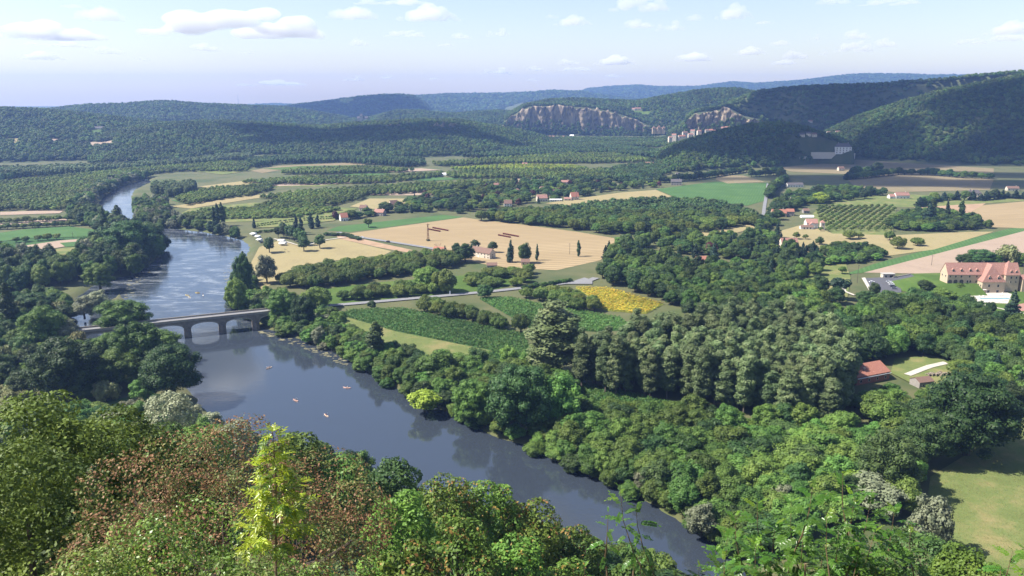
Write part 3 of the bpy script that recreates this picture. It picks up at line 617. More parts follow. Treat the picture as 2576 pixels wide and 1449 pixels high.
# ---- scatter of uncountable woodland: one object, points that carry a crown each
def low_proto(name, L, n, s, seed, mat, core=.78):
    return crown_mesh(name, L, n, s, seed, mat, core=core)
def scatter_coll(name, meshes):
    c = bpy.data.collections.new(name)
    for i, m in enumerate(meshes): o = bpy.data.objects.new('%s_%02d' % (name, i), m); c.objects.link(o)
    return c
def lowset(mat, W, Hh, n, s, nl, var, seed, bole=.05):
    return [low_proto('crown_low', lobes_round(nl, W, Hh * (1 - bole), Hh * bole, seed + i, (.34, .48)), n, s, seed + i, M[mat]) for i in range(var)]
COLLS = {'hill': scatter_coll('hill_crown', lowset('hill', 10, 10, 230, .75, 11, 6, 200)),
         'walnut': scatter_coll('walnut_crown', lowset('walnut', 10, 8, 170, .8, 9, 3, 220, .15)),
         'dark': scatter_coll('dark_crown', lowset('dark', 10, 11, 170, .85, 9, 3, 240)),
         'pop': scatter_coll('poplar_crown', lowset('pop', 7, 14, 170, .8, 10, 3, 260)),
         'far': scatter_coll('far_crown', lowset('hill', 10, 7, 60, 1.6, 7, 4, 280)),
         'lime': scatter_coll('lime_crown', lowset('lime', 10, 9, 150, .9, 9, 2, 300))}
def blade_mesh(name, n, h, w, seed, mat):
    g = np.random.default_rng(seed); P = g.normal(size=(n, 3)) * (w * .35, w * .35, 0); P[:, 2] = g.uniform(.2, 1, n) * h; N = g.normal(size=(n, 3)); N[:, 2] += .8
    V, Fq = leaf_quads(P, N, h * .42, .35); return quick_mesh(name, V, Fq, mat)
def flower_mesh(name, seed):
    V, Fq = leaf_quads(np.random.default_rng(seed).normal(size=(8, 3)) * (.5, .5, .12) + (0, 0, 1.1), np.random.default_rng(seed).normal(size=(8, 3)) * .4 + (-.5, 0, 1), .34, .9); m = quick_mesh(name, V, Fq, M['petal']); return m
M['petal'] = foliage('sunflower_petal', [(.36, .3, .03), (.46, .38, .04), (.55, .45, .07)], val=.15)
M['maizeleaf'] = foliage('maize_leaf', [(.06, .14, .035), (.09, .19, .05), (.13, .245, .075)], val=.2)
M['grassleaf'] = foliage('dry_grass', [(.12, .14, .04), (.19, .19, .07), (.28, .25, .12)], val=.25)
COLLS['maize'] = scatter_coll('maize_plant', [blade_mesh('maize_plant', 10, 1.5, 1.5, 5 + i, M['maizeleaf']) for i in range(3)])
COLLS['sun'] = scatter_coll('sunflower_plant', [flower_mesh('sunflower_plant', 9 + i) for i in range(2)])
COLLS['grass'] = scatter_coll('grass_tuft', [blade_mesh('grass_tuft', 8, .35, 1.4, 15 + i, M['grassleaf']) for i in range(3)])
def gn_group(coll, n):
    ng = bpy.data.node_groups.new('scatter', 'GeometryNodeTree'); ng.interface.new_socket('Geometry', in_out='INPUT', socket_type='NodeSocketGeometry'); ng.interface.new_socket('Geometry', in_out='OUTPUT', socket_type='NodeSocketGeometry')
    N = ng.nodes.new; L = ng.links.new; gi = N('NodeGroupInput'); go = N('NodeGroupOutput'); ip = N('GeometryNodeInstanceOnPoints'); ci = N('GeometryNodeCollectionInfo')
    ci.inputs[0].default_value = coll; ci.inputs['Separate Children'].default_value = True; ci.inputs['Reset Children'].default_value = True
    def attr(nm, ty): a = N('GeometryNodeInputNamedAttribute'); a.data_type = ty; a.inputs[0].default_value = nm; return a
    sc = attr('scl', 'FLOAT_VECTOR'); ro = attr('rot', 'FLOAT_VECTOR'); ix = attr('idx', 'INT'); m2p = N('GeometryNodeMeshToPoints')
    L(gi.outputs[0], m2p.inputs[0]); L(m2p.outputs[0], ip.inputs['Points']); L(ci.outputs[0], ip.inputs['Instance']); ip.inputs['Pick Instance'].default_value = True
    out = [s for s in ix.outputs if s.enabled][0]; L(out, ip.inputs['Instance Index'])
    L([s for s in sc.outputs if s.enabled][0], ip.inputs['Scale']); e2r = N('FunctionNodeEulerToRotation'); L([s for s in ro.outputs if s.enabled][0], e2r.inputs[0]); L(e2r.outputs[0], ip.inputs['Rotation'])
    L(ip.outputs[0], go.inputs[0]); return ng
NG = {}
def scatter(name, key, P, S, label, cat, group=None):
    n = len(P)
    if not n: return
    m = bpy.data.meshes.new(name); m.vertices.add(n); m.vertices.foreach_set('co', np.asarray(P, np.float32).ravel())
    a = m.attributes.new('scl', 'FLOAT_VECTOR', 'POINT'); a.data.foreach_set('vector', np.asarray(S, np.float32).ravel())
    rot = np.zeros((n, 3), np.float32); rot[:, 2] = rng.uniform(0, 6.28, n); a = m.attributes.new('rot', 'FLOAT_VECTOR', 'POINT'); a.data.foreach_set('vector', rot.ravel())
    c = COLLS[key]; a = m.attributes.new('idx', 'INT', 'POINT'); a.data.foreach_set('value', rng.integers(0, len(c.objects), n).astype(np.int32))
    m.update(); o = link(name, m); md = o.modifiers.new('scatter', 'NODES')
    if key not in NG: NG[key] = gn_group(c, len(c.objects))
    md.node_group = NG[key]; return tag(o, label, cat, group, 'stuff')
# ---- a wooded area given by the feet of its trees in the photograph
def grid_pts(px, sp, jit=.38, ang=0, sp2=None):
    pl = G2(px); xs = [p[0] for p in pl]; ys = [p[1] for p in pl]; cx, cy = np.mean(xs), np.mean(ys); D = max(max(xs) - min(xs), max(ys) - min(ys)) * .75; sp2 = sp2 or sp
    n1 = int(D / sp) + 1; n2 = int(D / sp2) + 1; a, b = np.meshgrid(np.arange(-n1, n1 + 1) * sp, np.arange(-n2, n2 + 1) * sp2); a = a.ravel(); b = b.ravel()
    a = a + rng.uniform(-jit, jit, a.shape) * sp; b = b + rng.uniform(-jit, jit, b.shape) * sp2; ca, sa = math.cos(R(ang)), math.sin(R(ang)); x = cx + a * ca - b * sa; y = cy + a * sa + b * ca
    k = inpoly(pl, x, y); x, y = x[k], y[k]; k = np.ones(len(x), bool)
    for pl_, w in ROADS: k &= dist_line(pl_, x, y, False) > w
    for c in CLEAR: k &= ~inpoly(c, x, y)
    if len(x): k &= ~in_water(x, y) | (np.minimum(dist_line(RIVER, x, y), dist_line(CHAN, x, y)) < 2.6)
    return x[k], y[k]
def wood(px, sp, kinds, h, label, group, nind=300, w=1.15, ang=0, sp2=None, jit=.38, stuff=None, slabel=None, parts=None, sname='woodland', keep=1.0, nm=None):
    x, y = grid_pts(px, sp, jit, ang, sp2)
    if keep < 1: k = rng.random(len(x)) < keep; x, y = x[k], y[k]
    o = np.argsort(np.hypot(x, y)); x, y = x[o], y[o]; z = height(x, y); hs = rng.uniform(h[0], h[1], len(x))
    ks = list(kinds.keys()); pr = np.array(list(kinds.values()), float); pr /= pr.sum()
    kk = rng.choice(len(ks), len(x), p=pr)
    for i in range(min(nind, len(x))):
        k = ks[kk[i]]; W, Hh, _ = KIND[k]; hh = hs[i]
        ww = hh * W / Hh * random.uniform(.9, 1.1) if w is None or k in ('cypr', 'lomb', 'conif', 'fir', 'plum', 'pine') else sp * w * random.uniform(.88, 1.2)
        PEND.setdefault(label, []).append(tree(k, (x[i], y[i], z[i] - .1), hh, ww, label, group, parts, nm))
    if len(x) > nind and stuff:
        x, y, z, hs = x[nind:], y[nind:], z[nind:], hs[nind:]; key, Wd, Hd = stuff; n = len(x); ww = sp * (w or 1.15) / Wd * rng.uniform(.85, 1.2, n)
        scatter(sname, key, np.stack([x, y, z], 1), np.stack([ww, ww, hs / Hd], 1), slabel or label, 'woodland')
    return len(x)
# ------------------------------------------------------------------ cliffs
def rock():
    m, t, N = new_mat('cliff_rock'); L = t.links.new; ge = N('NewGeometry')
    mp = N('Mapping'); mp.inputs['Scale'].default_value = (1, 1, .28); L(ge.outputs['Position'], mp.inputs[0])
    n1 = N('TexNoise', i_Scale=.09, i_Detail=7.0, i_Roughness=.65); L(mp.outputs[0], n1.inputs['Vector'])
    col = ramp(t, n1.outputs[0], [(.34, (.07, .06, .055)), (.46, (.2, .16, .125)), (.57, (.36, .285, .19)), (.72, (.24, .21, .185))])
    p = N('BsdfPrincipled', i_Roughness=.95); p.inputs['Specular IOR Level'].default_value = .1; L(col, p.inputs['Base Color'])
    bp = N('Bump', i_Strength=1.0, i_Distance=3.0); L(n1.outputs[0], bp.inputs['Height']); L(bp.outputs[0], p.inputs['Normal'])
    o = N('OutputMaterial'); L(p.outputs[0], o.inputs[0]); return m
M['rock'] = rock()
def cliff(name, top, bot, D, label, seed=0, depth=45, nu=90, nv=16):
    us = np.linspace(top[0][0], top[-1][0], nu); rag = (vnoise(us, us * 0, 9, seed + 3) - .4) * 9 + (vnoise(us, us * 0, 3.5, seed + 4) - .5) * 5; tv = rag * np.clip(np.minimum(us - us[0], us[-1] - us) / 12, 0, 1) + np.interp(us, [p[0] for p in top], [p[1] for p in top]); bv = np.interp(us, [p[0] for p in bot], [p[1] for p in bot])
    vs = []
    for i, u in enumerate(us):
        for j in range(nv + 1):
            t = min(j, nv - 1) / (nv - 1); p = AT(u, bv[i] + (tv[i] - bv[i]) * t, D); k = p.xy.length
            n = float(vnoise(np.array([u * 1.3]), np.array([t * 9.0]), 16, seed)[0]) * 22 + float(vnoise(np.array([u * 1.3]), np.array([t * 40.0]), 5, seed + 1)[0]) * 9
            off = 26 - n - (1 - t) * 8 if j < nv else -depth
            q = p.xy * ((k - off - 24) / k); vs.append((q.x, q.y, p.z if j < nv else p.z - 14))
    fs = [(i * (nv + 1) + j, (i + 1) * (nv + 1) + j, (i + 1) * (nv + 1) + j + 1, i * (nv + 1) + j + 1) for i in range(nu - 1) for j in range(nv)]
    return tag(link(name, quick_mesh(name, vs, fs, M['rock'])), label, 'cliff')
cliff('cliff', [(1262, 318), (1278, 298), (1312, 278), (1332, 267), (1400, 265), (1480, 270), (1540, 280), (1600, 300), (1642, 320)], [(1262, 324), (1300, 326), (1400, 327), (1450, 328), (1500, 335), (1560, 340), (1642, 342)], 3165, 'long pale limestone cliff in the centre distance', 1, nu=130)
cliff('cliff', [(1722, 312), (1732, 298), (1748, 285), (1770, 281), (1800, 279), (1830, 270), (1868, 290), (1918, 302)], [(1722, 336), (1760, 330), (1800, 325), (1850, 320), (1918, 316)], 2695, 'sunlit cliff towering over the cliff village', 5, nu=80)
cliff('cliff', [(940, 330), (955, 315), (985, 310), (1010, 312), (1022, 328)], [(940, 338), (985, 342), (1022, 340)], 2470, 'small rock face on the left of the central wooded hill', 9, nu=30, nv=10)
cliff('cliff', [(1068, 330), (1085, 312), (1120, 308), (1150, 310), (1162, 330)], [(1068, 342), (1120, 348), (1162, 345)], 2460, 'taller rock face on the right of the central wooded hill', 13, nu=34, nv=10)
cliff('cliff', [(985, 292), (1000, 283), (1040, 283), (1058, 290)], [(985, 296), (1058, 296)], 3840, 'small pale outcrop on the crest of the castle spur', 17, nu=24, nv=6)
# ------------------------------------------------------------------ bridge
def bridge():
    p1, p2, p3 = G(474, 843, 0), G(560, 833.5, 0), G(645, 824, 0)
    ax = (p3 - p1).normalized(); mid = p2; step = (p3 - p1).length / 2; ang = math.atan2(ax.y, ax.x)
    e = empty('stone_bridge', (mid.x, mid.y, 0), ang, 'low stone arch bridge with stout piers crossing the river', 'bridge')
    w, zt, zs = 4.2, 10.3, 5.6; x0, x1 = -4.75 * step, 1.62 * step; pw = 2.0
    for i in (-4, -3, -2, -1, 0, 1):
        x = i * step; b = MB()
        prof = [(-pw, -w - .4), (0, -w - 2.1), (pw, -w - .4), (pw, w + .4), (0, w + 2.1), (-pw, w + .4)]
        vs = [(x + a * k, y, z) for z, k in ((-3, 1.15), (zs - .6, 1.0)) for a, y in prof]; n = 6
        b.add(vs, [tuple(range(n)), tuple(range(n, 2 * n))] + [(q, (q + 1) % n, (q + 1) % n + n, q + n) for q in range(n)]); b.box(x - pw - .25, x + pw + .25, -w - .5, w + .5, zs - .6, zs); b.build('pier', M['stone'], e)
    for i in range(-5, 2):                                                   # spandrel with its arch
        a0 = max(i * step + pw if i > -5 else x0, x0); a1 = min((i + 1) * step - pw, x1); b = MB(); n = 14; prof = []
        full0, full1 = i * step + pw, (i + 1) * step - pw
        for k in range(n + 1):
            t = k / n; xx = full0 + (full1 - full0) * t
            if xx < x0 - .01 or xx > x1 + .01: continue
            prof.append((xx, zs + 3.0 * math.sqrt(max(0, 1 - (2 * t - 1) ** 2))))
        prof += [(min((i + 1) * step - pw, x1), zt), (max(i * step + pw, x0), zt)]
        m2 = Matrix(((1, 0, 0, 0), (0, 1, 0, 0), (0, 0, 1, 0), (0, 0, 0, 1))); b.prism(prof, -w, w, 'y'); b.build('arch', M['stone'], e)
        pts = prof[:-2]
        for s in (-1, 1):
            ring = MB()                                                      # proud ring of voussoirs on each face
            for (xa, za), (xb, zb) in zip(pts[:-1], pts[1:]):
                y0, y1 = sorted((s * (w + .003), s * (w + .14))); ring.prism([(xa, za), (xb, zb), (xb, zb + .7), (xa, za + .7)], y0, y1, 'y')
            ring.build('arch_ring', M['parapet'], e)
    for i in (-4, -3, -2, -1, 0, 1):
        MB().box(i * step - pw, i * step + pw, -w, w, zs + .002, zt).build('spandrel', M['stone'], e)
    for y in (-1, 1):
        y0, y1 = sorted((y * (w + .3), y * (w - .12))); MB().box(x0, x1, y0, y1, zt + .003, zt + .45).build('cornice', M['parapet'], e)
        y0, y1 = sorted((y * (w + .18), y * (w - .27))); MB().box(x0, x1, y0, y1, zt + .453, zt + 1.55).build('parapet', M['parapet'], e)
    MB().box(x0, x1, -w + .28, w - .28, zt + .002, zt + .5).build('roadway', M['asphalt'], e)
    R4 = e.matrix_basis.to_3x3(); Z = R4 @ Vector((0, 0, 0))
    Mw = Matrix.Translation(e.location) @ Matrix.Rotation(ang, 4, 'Z'); a = Mw @ Vector((x1, 0, zt + .5)); n = Mw.to_3x3() @ Vector((0, 1, 0)); c = G(830, 770, Z0 + .6); c2 = G(755, 777, 6.2)
    b = MB(); P = [a, c2, c]; hw = w
    for q0, q1 in zip(P[:-1], P[1:]):
        vs = [q0 + n * hw, q0 - n * hw, q1 - n * hw, q1 + n * hw]; vs += [Vector((p.x + s_ * n.x * 8, p.y + s_ * n.y * 8, 1)) for p, s_ in zip(vs, (1, -1, -1, 1))]
        b.add(vs, [(0, 1, 2, 3), (4, 7, 6, 5), (0, 3, 7, 4), (1, 5, 6, 2), (0, 4, 5, 1), (3, 2, 6, 7)])
    tag(b.build('road_embankment', M['ground']), 'grassy ramp carrying the road down from the bridge')['kind'] = 'structure'
    b = MB()
    for q0, q1 in zip(P[:-1], P[1:]): b.add([q0 + n * 3.3 + Vector((0, 0, .15)), q0 - n * 3.3 + Vector((0, 0, .15)), q1 - n * 3.3 + Vector((0, 0, .15)), q1 + n * 3.3 + Vector((0, 0, .15))], [(0, 1, 2, 3)])
    tag(b.build('road', M['asphalt']), 'short road ramp at the right bridge end')['kind'] = 'structure'
    a = Mw @ Vector((x0, 0, zt + .5)); c = Mw @ Vector((x0 - 60, 0, Z0 + .4)); b = MB(); vs = [a + n * hw, a - n * hw, c - n * hw, c + n * hw]; vs += [Vector((p.x + s_ * n.x * 8, p.y + s_ * n.y * 8, 1)) for p, s_ in zip(vs, (1, -1, -1, 1))]
    b.add(vs, [(0, 1, 2, 3), (4, 7, 6, 5), (0, 3, 7, 4), (1, 5, 6, 2), (0, 4, 5, 1), (3, 2, 6, 7)]); tag(b.build('road_embankment', M['ground']), 'grassy ramp at the left bridge end')['kind'] = 'structure'
    return ang
BANG = bridge()
# ------------------------------------------------------------------ houses
def win(e, x, y, z, w, h, side=0, frame='frame', parent=None):
    f = MB(); g = MB()
    if side == 0: f.box(x - w / 2 - .18, x + w / 2 + .18, y - .09, y + .05, z - .18, z + h + .18); g.box(x - w / 2, x + w / 2, y - .13, y - .092, z, z + h)
    else: f.box(y - .05 if side > 0 else y - .09, y + .09 if side > 0 else y + .05, x - w / 2 - .18, x + w / 2 + .18, z - .18, z + h + .18); g.box(*( (y + .092, y + .13) if side > 0 else (y - .13, y - .092)), x - w / 2, x + w / 2, z, z + h)
    o = f.build('window', M[frame], parent or e); g.build('pane', M['glass'], o); return o
def shell(e, w, d, hw, hr, wm, rm, hip=0, x0=0, y0=0, over=.4, nm='wall', th=.22):   # walls and roof of a block, front wall on y = y0, centred on x0
    b = MB()
    a0, a1 = x0 - w / 2, x0 + w / 2
    if hip: b.box(a0, a1, y0, y0 + d, -1, hw)
    else: b.prism([(y0, -1), (y0 + d, -1), (y0 + d, hw), (y0 + d / 2, hw + hr - .05), (y0, hw)], a0, a1)
    b.build(nm, M[wm], e); r = MB(); k = hr / (d / 2); o = over
    if hip:
        i = min(hip, w / 2 - .01); zb = hw - .02
        base = [(a0 - o, y0 - o, zb), (a1 + o, y0 - o, zb), (a1 + o, y0 + d + o, zb), (a0 - o, y0 + d + o, zb)]; top = [(a0 + i, y0 + d / 2, hw + hr), (a1 - i, y0 + d / 2, hw + hr)]
        up = [(p[0], p[1], p[2] + th) for p in base]; vs = base + up + top
        r.add(vs, [(3, 2, 1, 0), (0, 1, 5, 4), (1, 2, 6, 5), (2, 3, 7, 6), (3, 0, 4, 7), (4, 5, 9, 8), (5, 6, 9), (6, 7, 8, 9), (7, 4, 8)])
    else:
        z_e = hw - k * o
        r.prism([(y0 - o, z_e), (y0 - o, z_e + th), (y0 + d / 2, hw + hr + th), (y0 + d + o, z_e + th), (y0 + d + o, z_e), (y0 + d / 2, hw + hr)], a0 - o * .6, a1 + o * .6)
    return r.build('roof', M[rm], e)
def chimney(parent, x, y, z0, z1, mat='wallp'): MB().box(x - .4, x + .4, y - .4, y + .4, z0, z1 - .25).box(x - .5, x + .5, y - .5, y + .5, z1 - .25, z1).build('chimney', M[mat], parent)
def house(u, v, wpx, yaw, hw, d, hr, wm, rm, label, cols=3, rows=1, hip=0, chim=1, side=1, group=None, name='house', hill=False, door=True, dormers=0):
    p = HIT(u, v) if hill else G(u, v); w = wpx * math.hypot(p.x, p.y) / F; e = empty(name, p, R(yaw), label, 'house' if name == 'house' else name.replace('_', ' '), group); CLEAR.append([(p.x + math.cos(R(yaw)) * a - math.sin(R(yaw)) * b, p.y + math.sin(R(yaw)) * a + math.cos(R(yaw)) * b) for a, b in ((-w / 2 - 2, -20), (w / 2 + 2, -20), (w / 2 + 2, d + 3), (-w / 2 - 2, d + 3))])
    rf = shell(e, w, d, hw, hr, wm, rm, hip)
    if chim: chimney(rf, w * .3, d / 2, hw + hr * .5, hw + hr + 1.2)
    sh = (hw - .6) / max(rows, 1)
    for r_ in range(rows):
        for c in range(cols):
            if door and r_ == 0 and c == cols // 2: continue
            win(e, -w / 2 + w * (c + .5) / cols, 0, .9 + r_ * sh, min(1.1, w / cols * .4), min(1.5, sh * .5))
    if door: x = -w / 2 + w * (cols // 2 + .5) / cols; q = MB().box(x - .55, x + .55, -.08, .04, 0, 2.1).build('door', M['wood'], e); MB().box(x + .35, x + .43, -.14, -.083, .95, 1.1).build('handle', M['black'], q)
    for i in range(side):
        for sd in (-1, 1): win(e, d / 2, sd * w / 2, 1.0 + i * sh, 1.0, 1.3, sd)
    for i in range(dormers): dormer(rf, -w / 2 + w * (i + .5) / dormers, d * .22, hw + hr * .3, wm, rm)
    return e
def dormer(parent, x, y, z, wm, rm, s=1.0):
    q = MB().prism([(x - .7 * s, z - .8), (x + .7 * s, z - .8), (x + .7 * s, z + 1.1 * s), (x, z + 2.0 * s), (x - .7 * s, z + 1.1 * s)], y - .9, y + 1.6, 'y').build('dormer', M[wm], parent)
    MB().prism([(x - 1.0 * s, z + .85 * s), (x, z + 2.15 * s), (x + 1.0 * s, z + .85 * s), (x + 1.0 * s, z + 1.05 * s), (x, z + 2.4 * s), (x - 1.0 * s, z + 1.05 * s)], y - 1.15, y + 1.8, 'y').build('dormer_roof', M[rm], q)
    MB().box(x - .45 * s, x + .45 * s, y - .96, y - .9, z - .3, z + 1.0 * s).build('pane', M['glass'], q)
HS = [  # u, v, width px, yaw, eaves, depth, roof rise, wall, roof, label, cols, rows, hip, chimney
 (952, 543, 26, -18, 4.5, 9, 3.6, 'wallg', 'tilep', 'stone house with pale pink roof nearest the green strip', 3, 1, 0, 1),
 (912, 531, 18, -15, 4.2, 8, 3.5, 'wallp', 'tileb', 'brown roofed house with white chimney among village trees', 3, 1, 0, 1),
 (867, 556, 18, 25, 4.5, 9, 5, 'wallw', 'tile', 'white gabled house with steep red roof near the camp', 3, 1, 0, 0),
 (993, 520, 20, 30, 4, 8, 4.5, 'wallp', 'tileb', 'house with steep brown roof and pale gable in the village', 3, 1, 0, 0),
 (1278, 521, 20, 3, 5, 9, 4.5, 'wallw', 'tileb', 'white house with steep maroon roof before the flat roofed shed', 3, 2, 0, 0),
 (1365, 507, 26, 12, 5, 10, 4.5, 'wallp', 'tilep', 'pink roofed house with dormers in the village', 4, 1, 0, 1),
 (1447, 503, 20, 14, 5, 9, 6, 'wallp', 'tile', 'house with tall dark red roof at the village edge', 3, 1, 0, 1),
 (1428, 505, 18, 0, 3, 7, 1.5, 'wallp', 'tilep', 'low pink roofed outbuilding beside the tall red roof', 2, 1, 0, 0),
 (1398, 507, 30, 0, 2.6, 6, .8, 'wallw', 'canvas', 'long low white shed between the village houses', 5, 1, 0, 0),
 (1422, 464, 20, 0, 4, 9, 3, 'wallp', 'tilep', 'wide house with pale pink roof at the back of the village', 3, 1, 0, 1),
 (1367, 481, 13, 20, 4, 8, 3, 'wallp', 'tilep', 'small orange pink roofed house in the village middle', 2, 1, 0, 0),
 (1388, 487, 14, 0, 3, 8, 2.5, 'wallp', 'tilep', 'low roof hidden among bushes in the village', 2, 1, 0, 0),
 (1324, 474, 18, 5, 3.6, 8, 3, 'wallg', 'tileb', 'grey brown roofed house at the village middle', 3, 1, 0, 0),
 (1250, 473, 13, 15, 4, 8, 4, 'wallp', 'tilep', 'pink roofed house left at the back of the village', 2, 1, 0, 1),
 (1299, 486, 14, -20, 3.6, 8, 3.4, 'wallg', 'tileb', 'hip roofed brown house upper of a pair', 2, 1, 3, 0),
 (1287, 491, 13, 0, 3.6, 8, 3.2, 'wallg', 'tileb', 'brown roofed house lower of a pair', 2, 1, 0, 0),
 (1486, 475, 10, 0, 4.5, 7, 3.5, 'wallg', 'tileb', 'narrow stone house right of the village trees', 2, 2, 0, 0),
 (1633, 418, 20, -8, 4.5, 9, 4, 'wallp', 'tilep', 'bright orange pink roofed house on the wooded slope', 3, 1, 0, 1),
 (1657, 407, 8, 0, 8, 6, 5, 'wallg', 'tileb', 'brown tower like house above the orange roof', 1, 2, 3, 0),
 (1588, 420, 14, 25, 3.6, 8, 3.5, 'wallp', 'slate', 'grey roofed house left on the wooded slope', 2, 1, 0, 0),
 (1701, 466, 26, -10, 6, 9, 4, 'wallg', 'slate', 'grey stone house with slate roof under the dark spur', 4, 2, 0, 1),
 (1705, 444, 9, 0, 4, 7, 3, 'wallw', 'slate', 'little white house in the trees under the dark spur', 2, 1, 0, 0),
 (1491, 430, 8, 0, 3, 7, 2, 'wallw', 'tilep', 'tiny white house beyond the village', 1, 1, 0, 0),
 (1320, 416, 13, 0, 3, 7, 2.5, 'wallp', 'tilep', 'pink roof at the back edge of the lime field', 2, 1, 0, 0),
 (1549, 386, 12, 0, 4, 8, 3, 'wallp', 'tilep', 'pink house far up the valley, left of three', 2, 1, 0, 0),
 (1592, 384, 10, 0, 4, 8, 3, 'wallp', 'tilep', 'pink house far up the valley, middle of three', 2, 1, 0, 0),
 (1602, 386, 10, 0, 4, 8, 3, 'wallp', 'tilep', 'pink house far up the valley, right of three', 2, 1, 0, 0),
 (1100, 640, 30, -28, 3.2, 8, 3.6, 'wallp', 'tile', 'red roofed barn at the front of the stubble field', 2, 1, 0, 0),
 (1960, 546, 34, -6, 5, 10, 4.2, 'wall', 'tile', 'large red roofed farmhouse right of the straight road', 4, 1, 0, 1),
 (1988, 543, 18, -6, 5.5, 8, 3, 'wallg', 'tile', 'dark fronted wing beside the red roofed farmhouse', 2, 1, 0, 0),
 (2029, 537, 14, 0, 3.6, 7, 2.4, 'wallg', 'tileb', 'brown open shed left of the square orchard', 2, 1, 0, 0),
 (1984, 514, 24, 4, 5.4, 9, 3.2, 'wallw', 'tileb', 'square white house with hipped brown roof', 4, 2, 4, 1),
 (2001, 471, 38, 3, 4.2, 9, 3, 'wallw', 'slate', 'long white house with dark roof in cloud shade', 6, 1, 0, 0),
 (1988, 626, 40, 2, 4, 12, 6, 'wallp', 'tilep', 'house with a large plain pink roof among dark conifers', 4, 1, 0, 1),
 (2271, 500, 32, 5, 5, 9, 4, 'wallw', 'tilep', 'white house with pink roof alone under the shaded field', 4, 1, 0, 1),
 (2248, 500, 18, 5, 3.5, 8, 3, 'wallw', 'tilep', 'lower pink roofed wing of the lone white house', 2, 1, 0, 0),
 (2549, 480, 24, -5, 4, 8, 3, 'wallp', 'tileb', 'house at the right edge behind garden trees', 3, 1, 0, 1),
 (2152, 433, 18, 0, 3, 7, 1.8, 'wallw', 'slate', 'low white house at the hedgerow left end', 3, 1, 0, 0),
 (2117, 430, 14, 10, 5, 7, 4, 'wallp', 'tileb', 'house in trees below the manor terraces', 2, 2, 0, 0),
 (1283, 661, 10, 0, 2.6, 5, 1.5, 'wallg', 'tileb', 'small shed beside the egg shaped cypress', 1, 1, 0, 0),
 (1238, 676, 26, 4, 3, 7, 1.8, 'wallg', 'tileb', 'long low brown roof behind the orchard trees', 3, 1, 0, 0),
 (1322, 668, 22, 0, 3.4, 7, 2, 'wall', 'tileb', 'brown roof half hidden in the dark trees', 2, 1, 0, 0),
 (1766, 662, 26, 3, 3.2, 8, 2.6, 'wallp', 'tile', 'red roofed bungalow among roadside trees', 3, 1, 0, 0),
 (1725, 603, 16, 10, 3.2, 7, 3.2, 'wallp', 'tilep', 'pink hip roof behind the tree belt left of the road', 2, 1, 3, 0),
]
for h in HS: house(*h[:10], cols=h[10], rows=h[11], hip=h[12], chim=h[13], side=0 if h[2] < 16 else 1, group='houses of the valley')
for (u, v, w, hw, lb, rm) in [(2018, 344, 12, 5, 'stone house left in the hill hamlet', 'slate'), (2034, 342, 10, 5.5, 'pale blue grey house in the hill hamlet', 'slate'), (2049, 344, 12, 5, 'brown house in the middle of the hill hamlet', 'tileb'), (2065, 338, 14, 6, 'orange roofed house topping the hill hamlet', 'tilep'), (2090, 338, 16, 5, 'right house of the hill hamlet', 'tileb'), (2108, 336, 10, 4, 'small last house right of the hill hamlet', 'tileb'), (2038, 308, 10, 4, 'lone pink house high in the woods above the hamlet', 'tilep'), (1605, 276, 16, 5, 'pink roofed house on the plateau above the long cliff', 'tilep'), (1592, 277, 10, 5, 'smaller house left on the plateau above the long cliff', 'tilep'), (248, 326, 22, 5, 'long pale house in the clearing on the left hill', 'slate'), (1438, 347, 10, 8, 'bright white chapel at the foot of the long cliff', 'canvas'), (1418, 348, 12, 5, 'pale house left of the chapel', 'tilep'), (1388, 347, 14, 4, 'pale house far left of the chapel', 'tilep')]:
    house(u, v, w, random.uniform(-20, 20), hw, 8, 3.5, 'wallp' if 'white' not in lb else 'wallw', rm, lb, 2, 1, 0, 0, 0, 'houses on the hillsides', hill=True, door=False)
VIL = [(1695, 348, 10, 10, 'tilep', 'tall sunlit house at the left end of the cliff village'), (1687, 350, 8, 5, 'tilep', 'low pale house at the far left of the cliff village'), (1716, 347, 16, 5, 'tile', 'long red roofed house in the cliff village'), (1724, 341, 12, 9, 'tileb', 'white fronted house under the cliff prow'), (1738, 344, 12, 7, 'tilep', 'pale house right of the white fronted one'), (1751, 351, 14, 5, 'tilep', 'low house at the lower edge of the cliff village'), (1764, 347, 12, 6, 'tileb', 'brown roofed house low in the cliff village'), (1779, 338, 9, 12, 'tileb', 'tall narrow lit house in the cliff village middle'), (1777, 346, 14, 6, 'tilep', 'bright house below the tall narrow one'), (1788, 336, 9, 10, 'tile', 'second tall lit house in the cliff village'), (1802, 335, 16, 6, 'tilep', 'wide lit house right in the cliff village'), (1820, 327, 12, 6, 'tilep', 'lit house climbing right of the cliff village'), (1830, 326, 12, 6, 'tile', 'red roofed house at the right end of the cliff village'), (1742, 334, 10, 6, 'tilep', 'pale house set against the cliff foot'), (1760, 336, 10, 7, 'tilep', 'grey house set against the cliff foot'), (1797, 345, 10, 6, 'tileb', 'shaded house at the right lower village edge')]
for i, (u, v, w, hw, rm, lb) in enumerate(VIL):
    p = AT(u, v, 2610 - (v - 330) * 6); p.z = max(p.z, H(p.x, p.y)); wm = w * 2600 / F; e = empty('house', p, R((i * 37) % 40 - 20), lb, 'house', 'houses of the cliff village'); b = MB().box(-wm / 2, wm / 2, 0, 8, -40, -.9).build('terrace_wall', M['wallp'], e); rf = shell(e, wm, 8, hw, 3.6, 'wallp', rm)
    for c in range(2):
        for r_ in range(1 + (hw > 8)): win(e, wm * (c - .5) * .5, 0, 1.2 + r_ * 4, 1.2, 1.8)
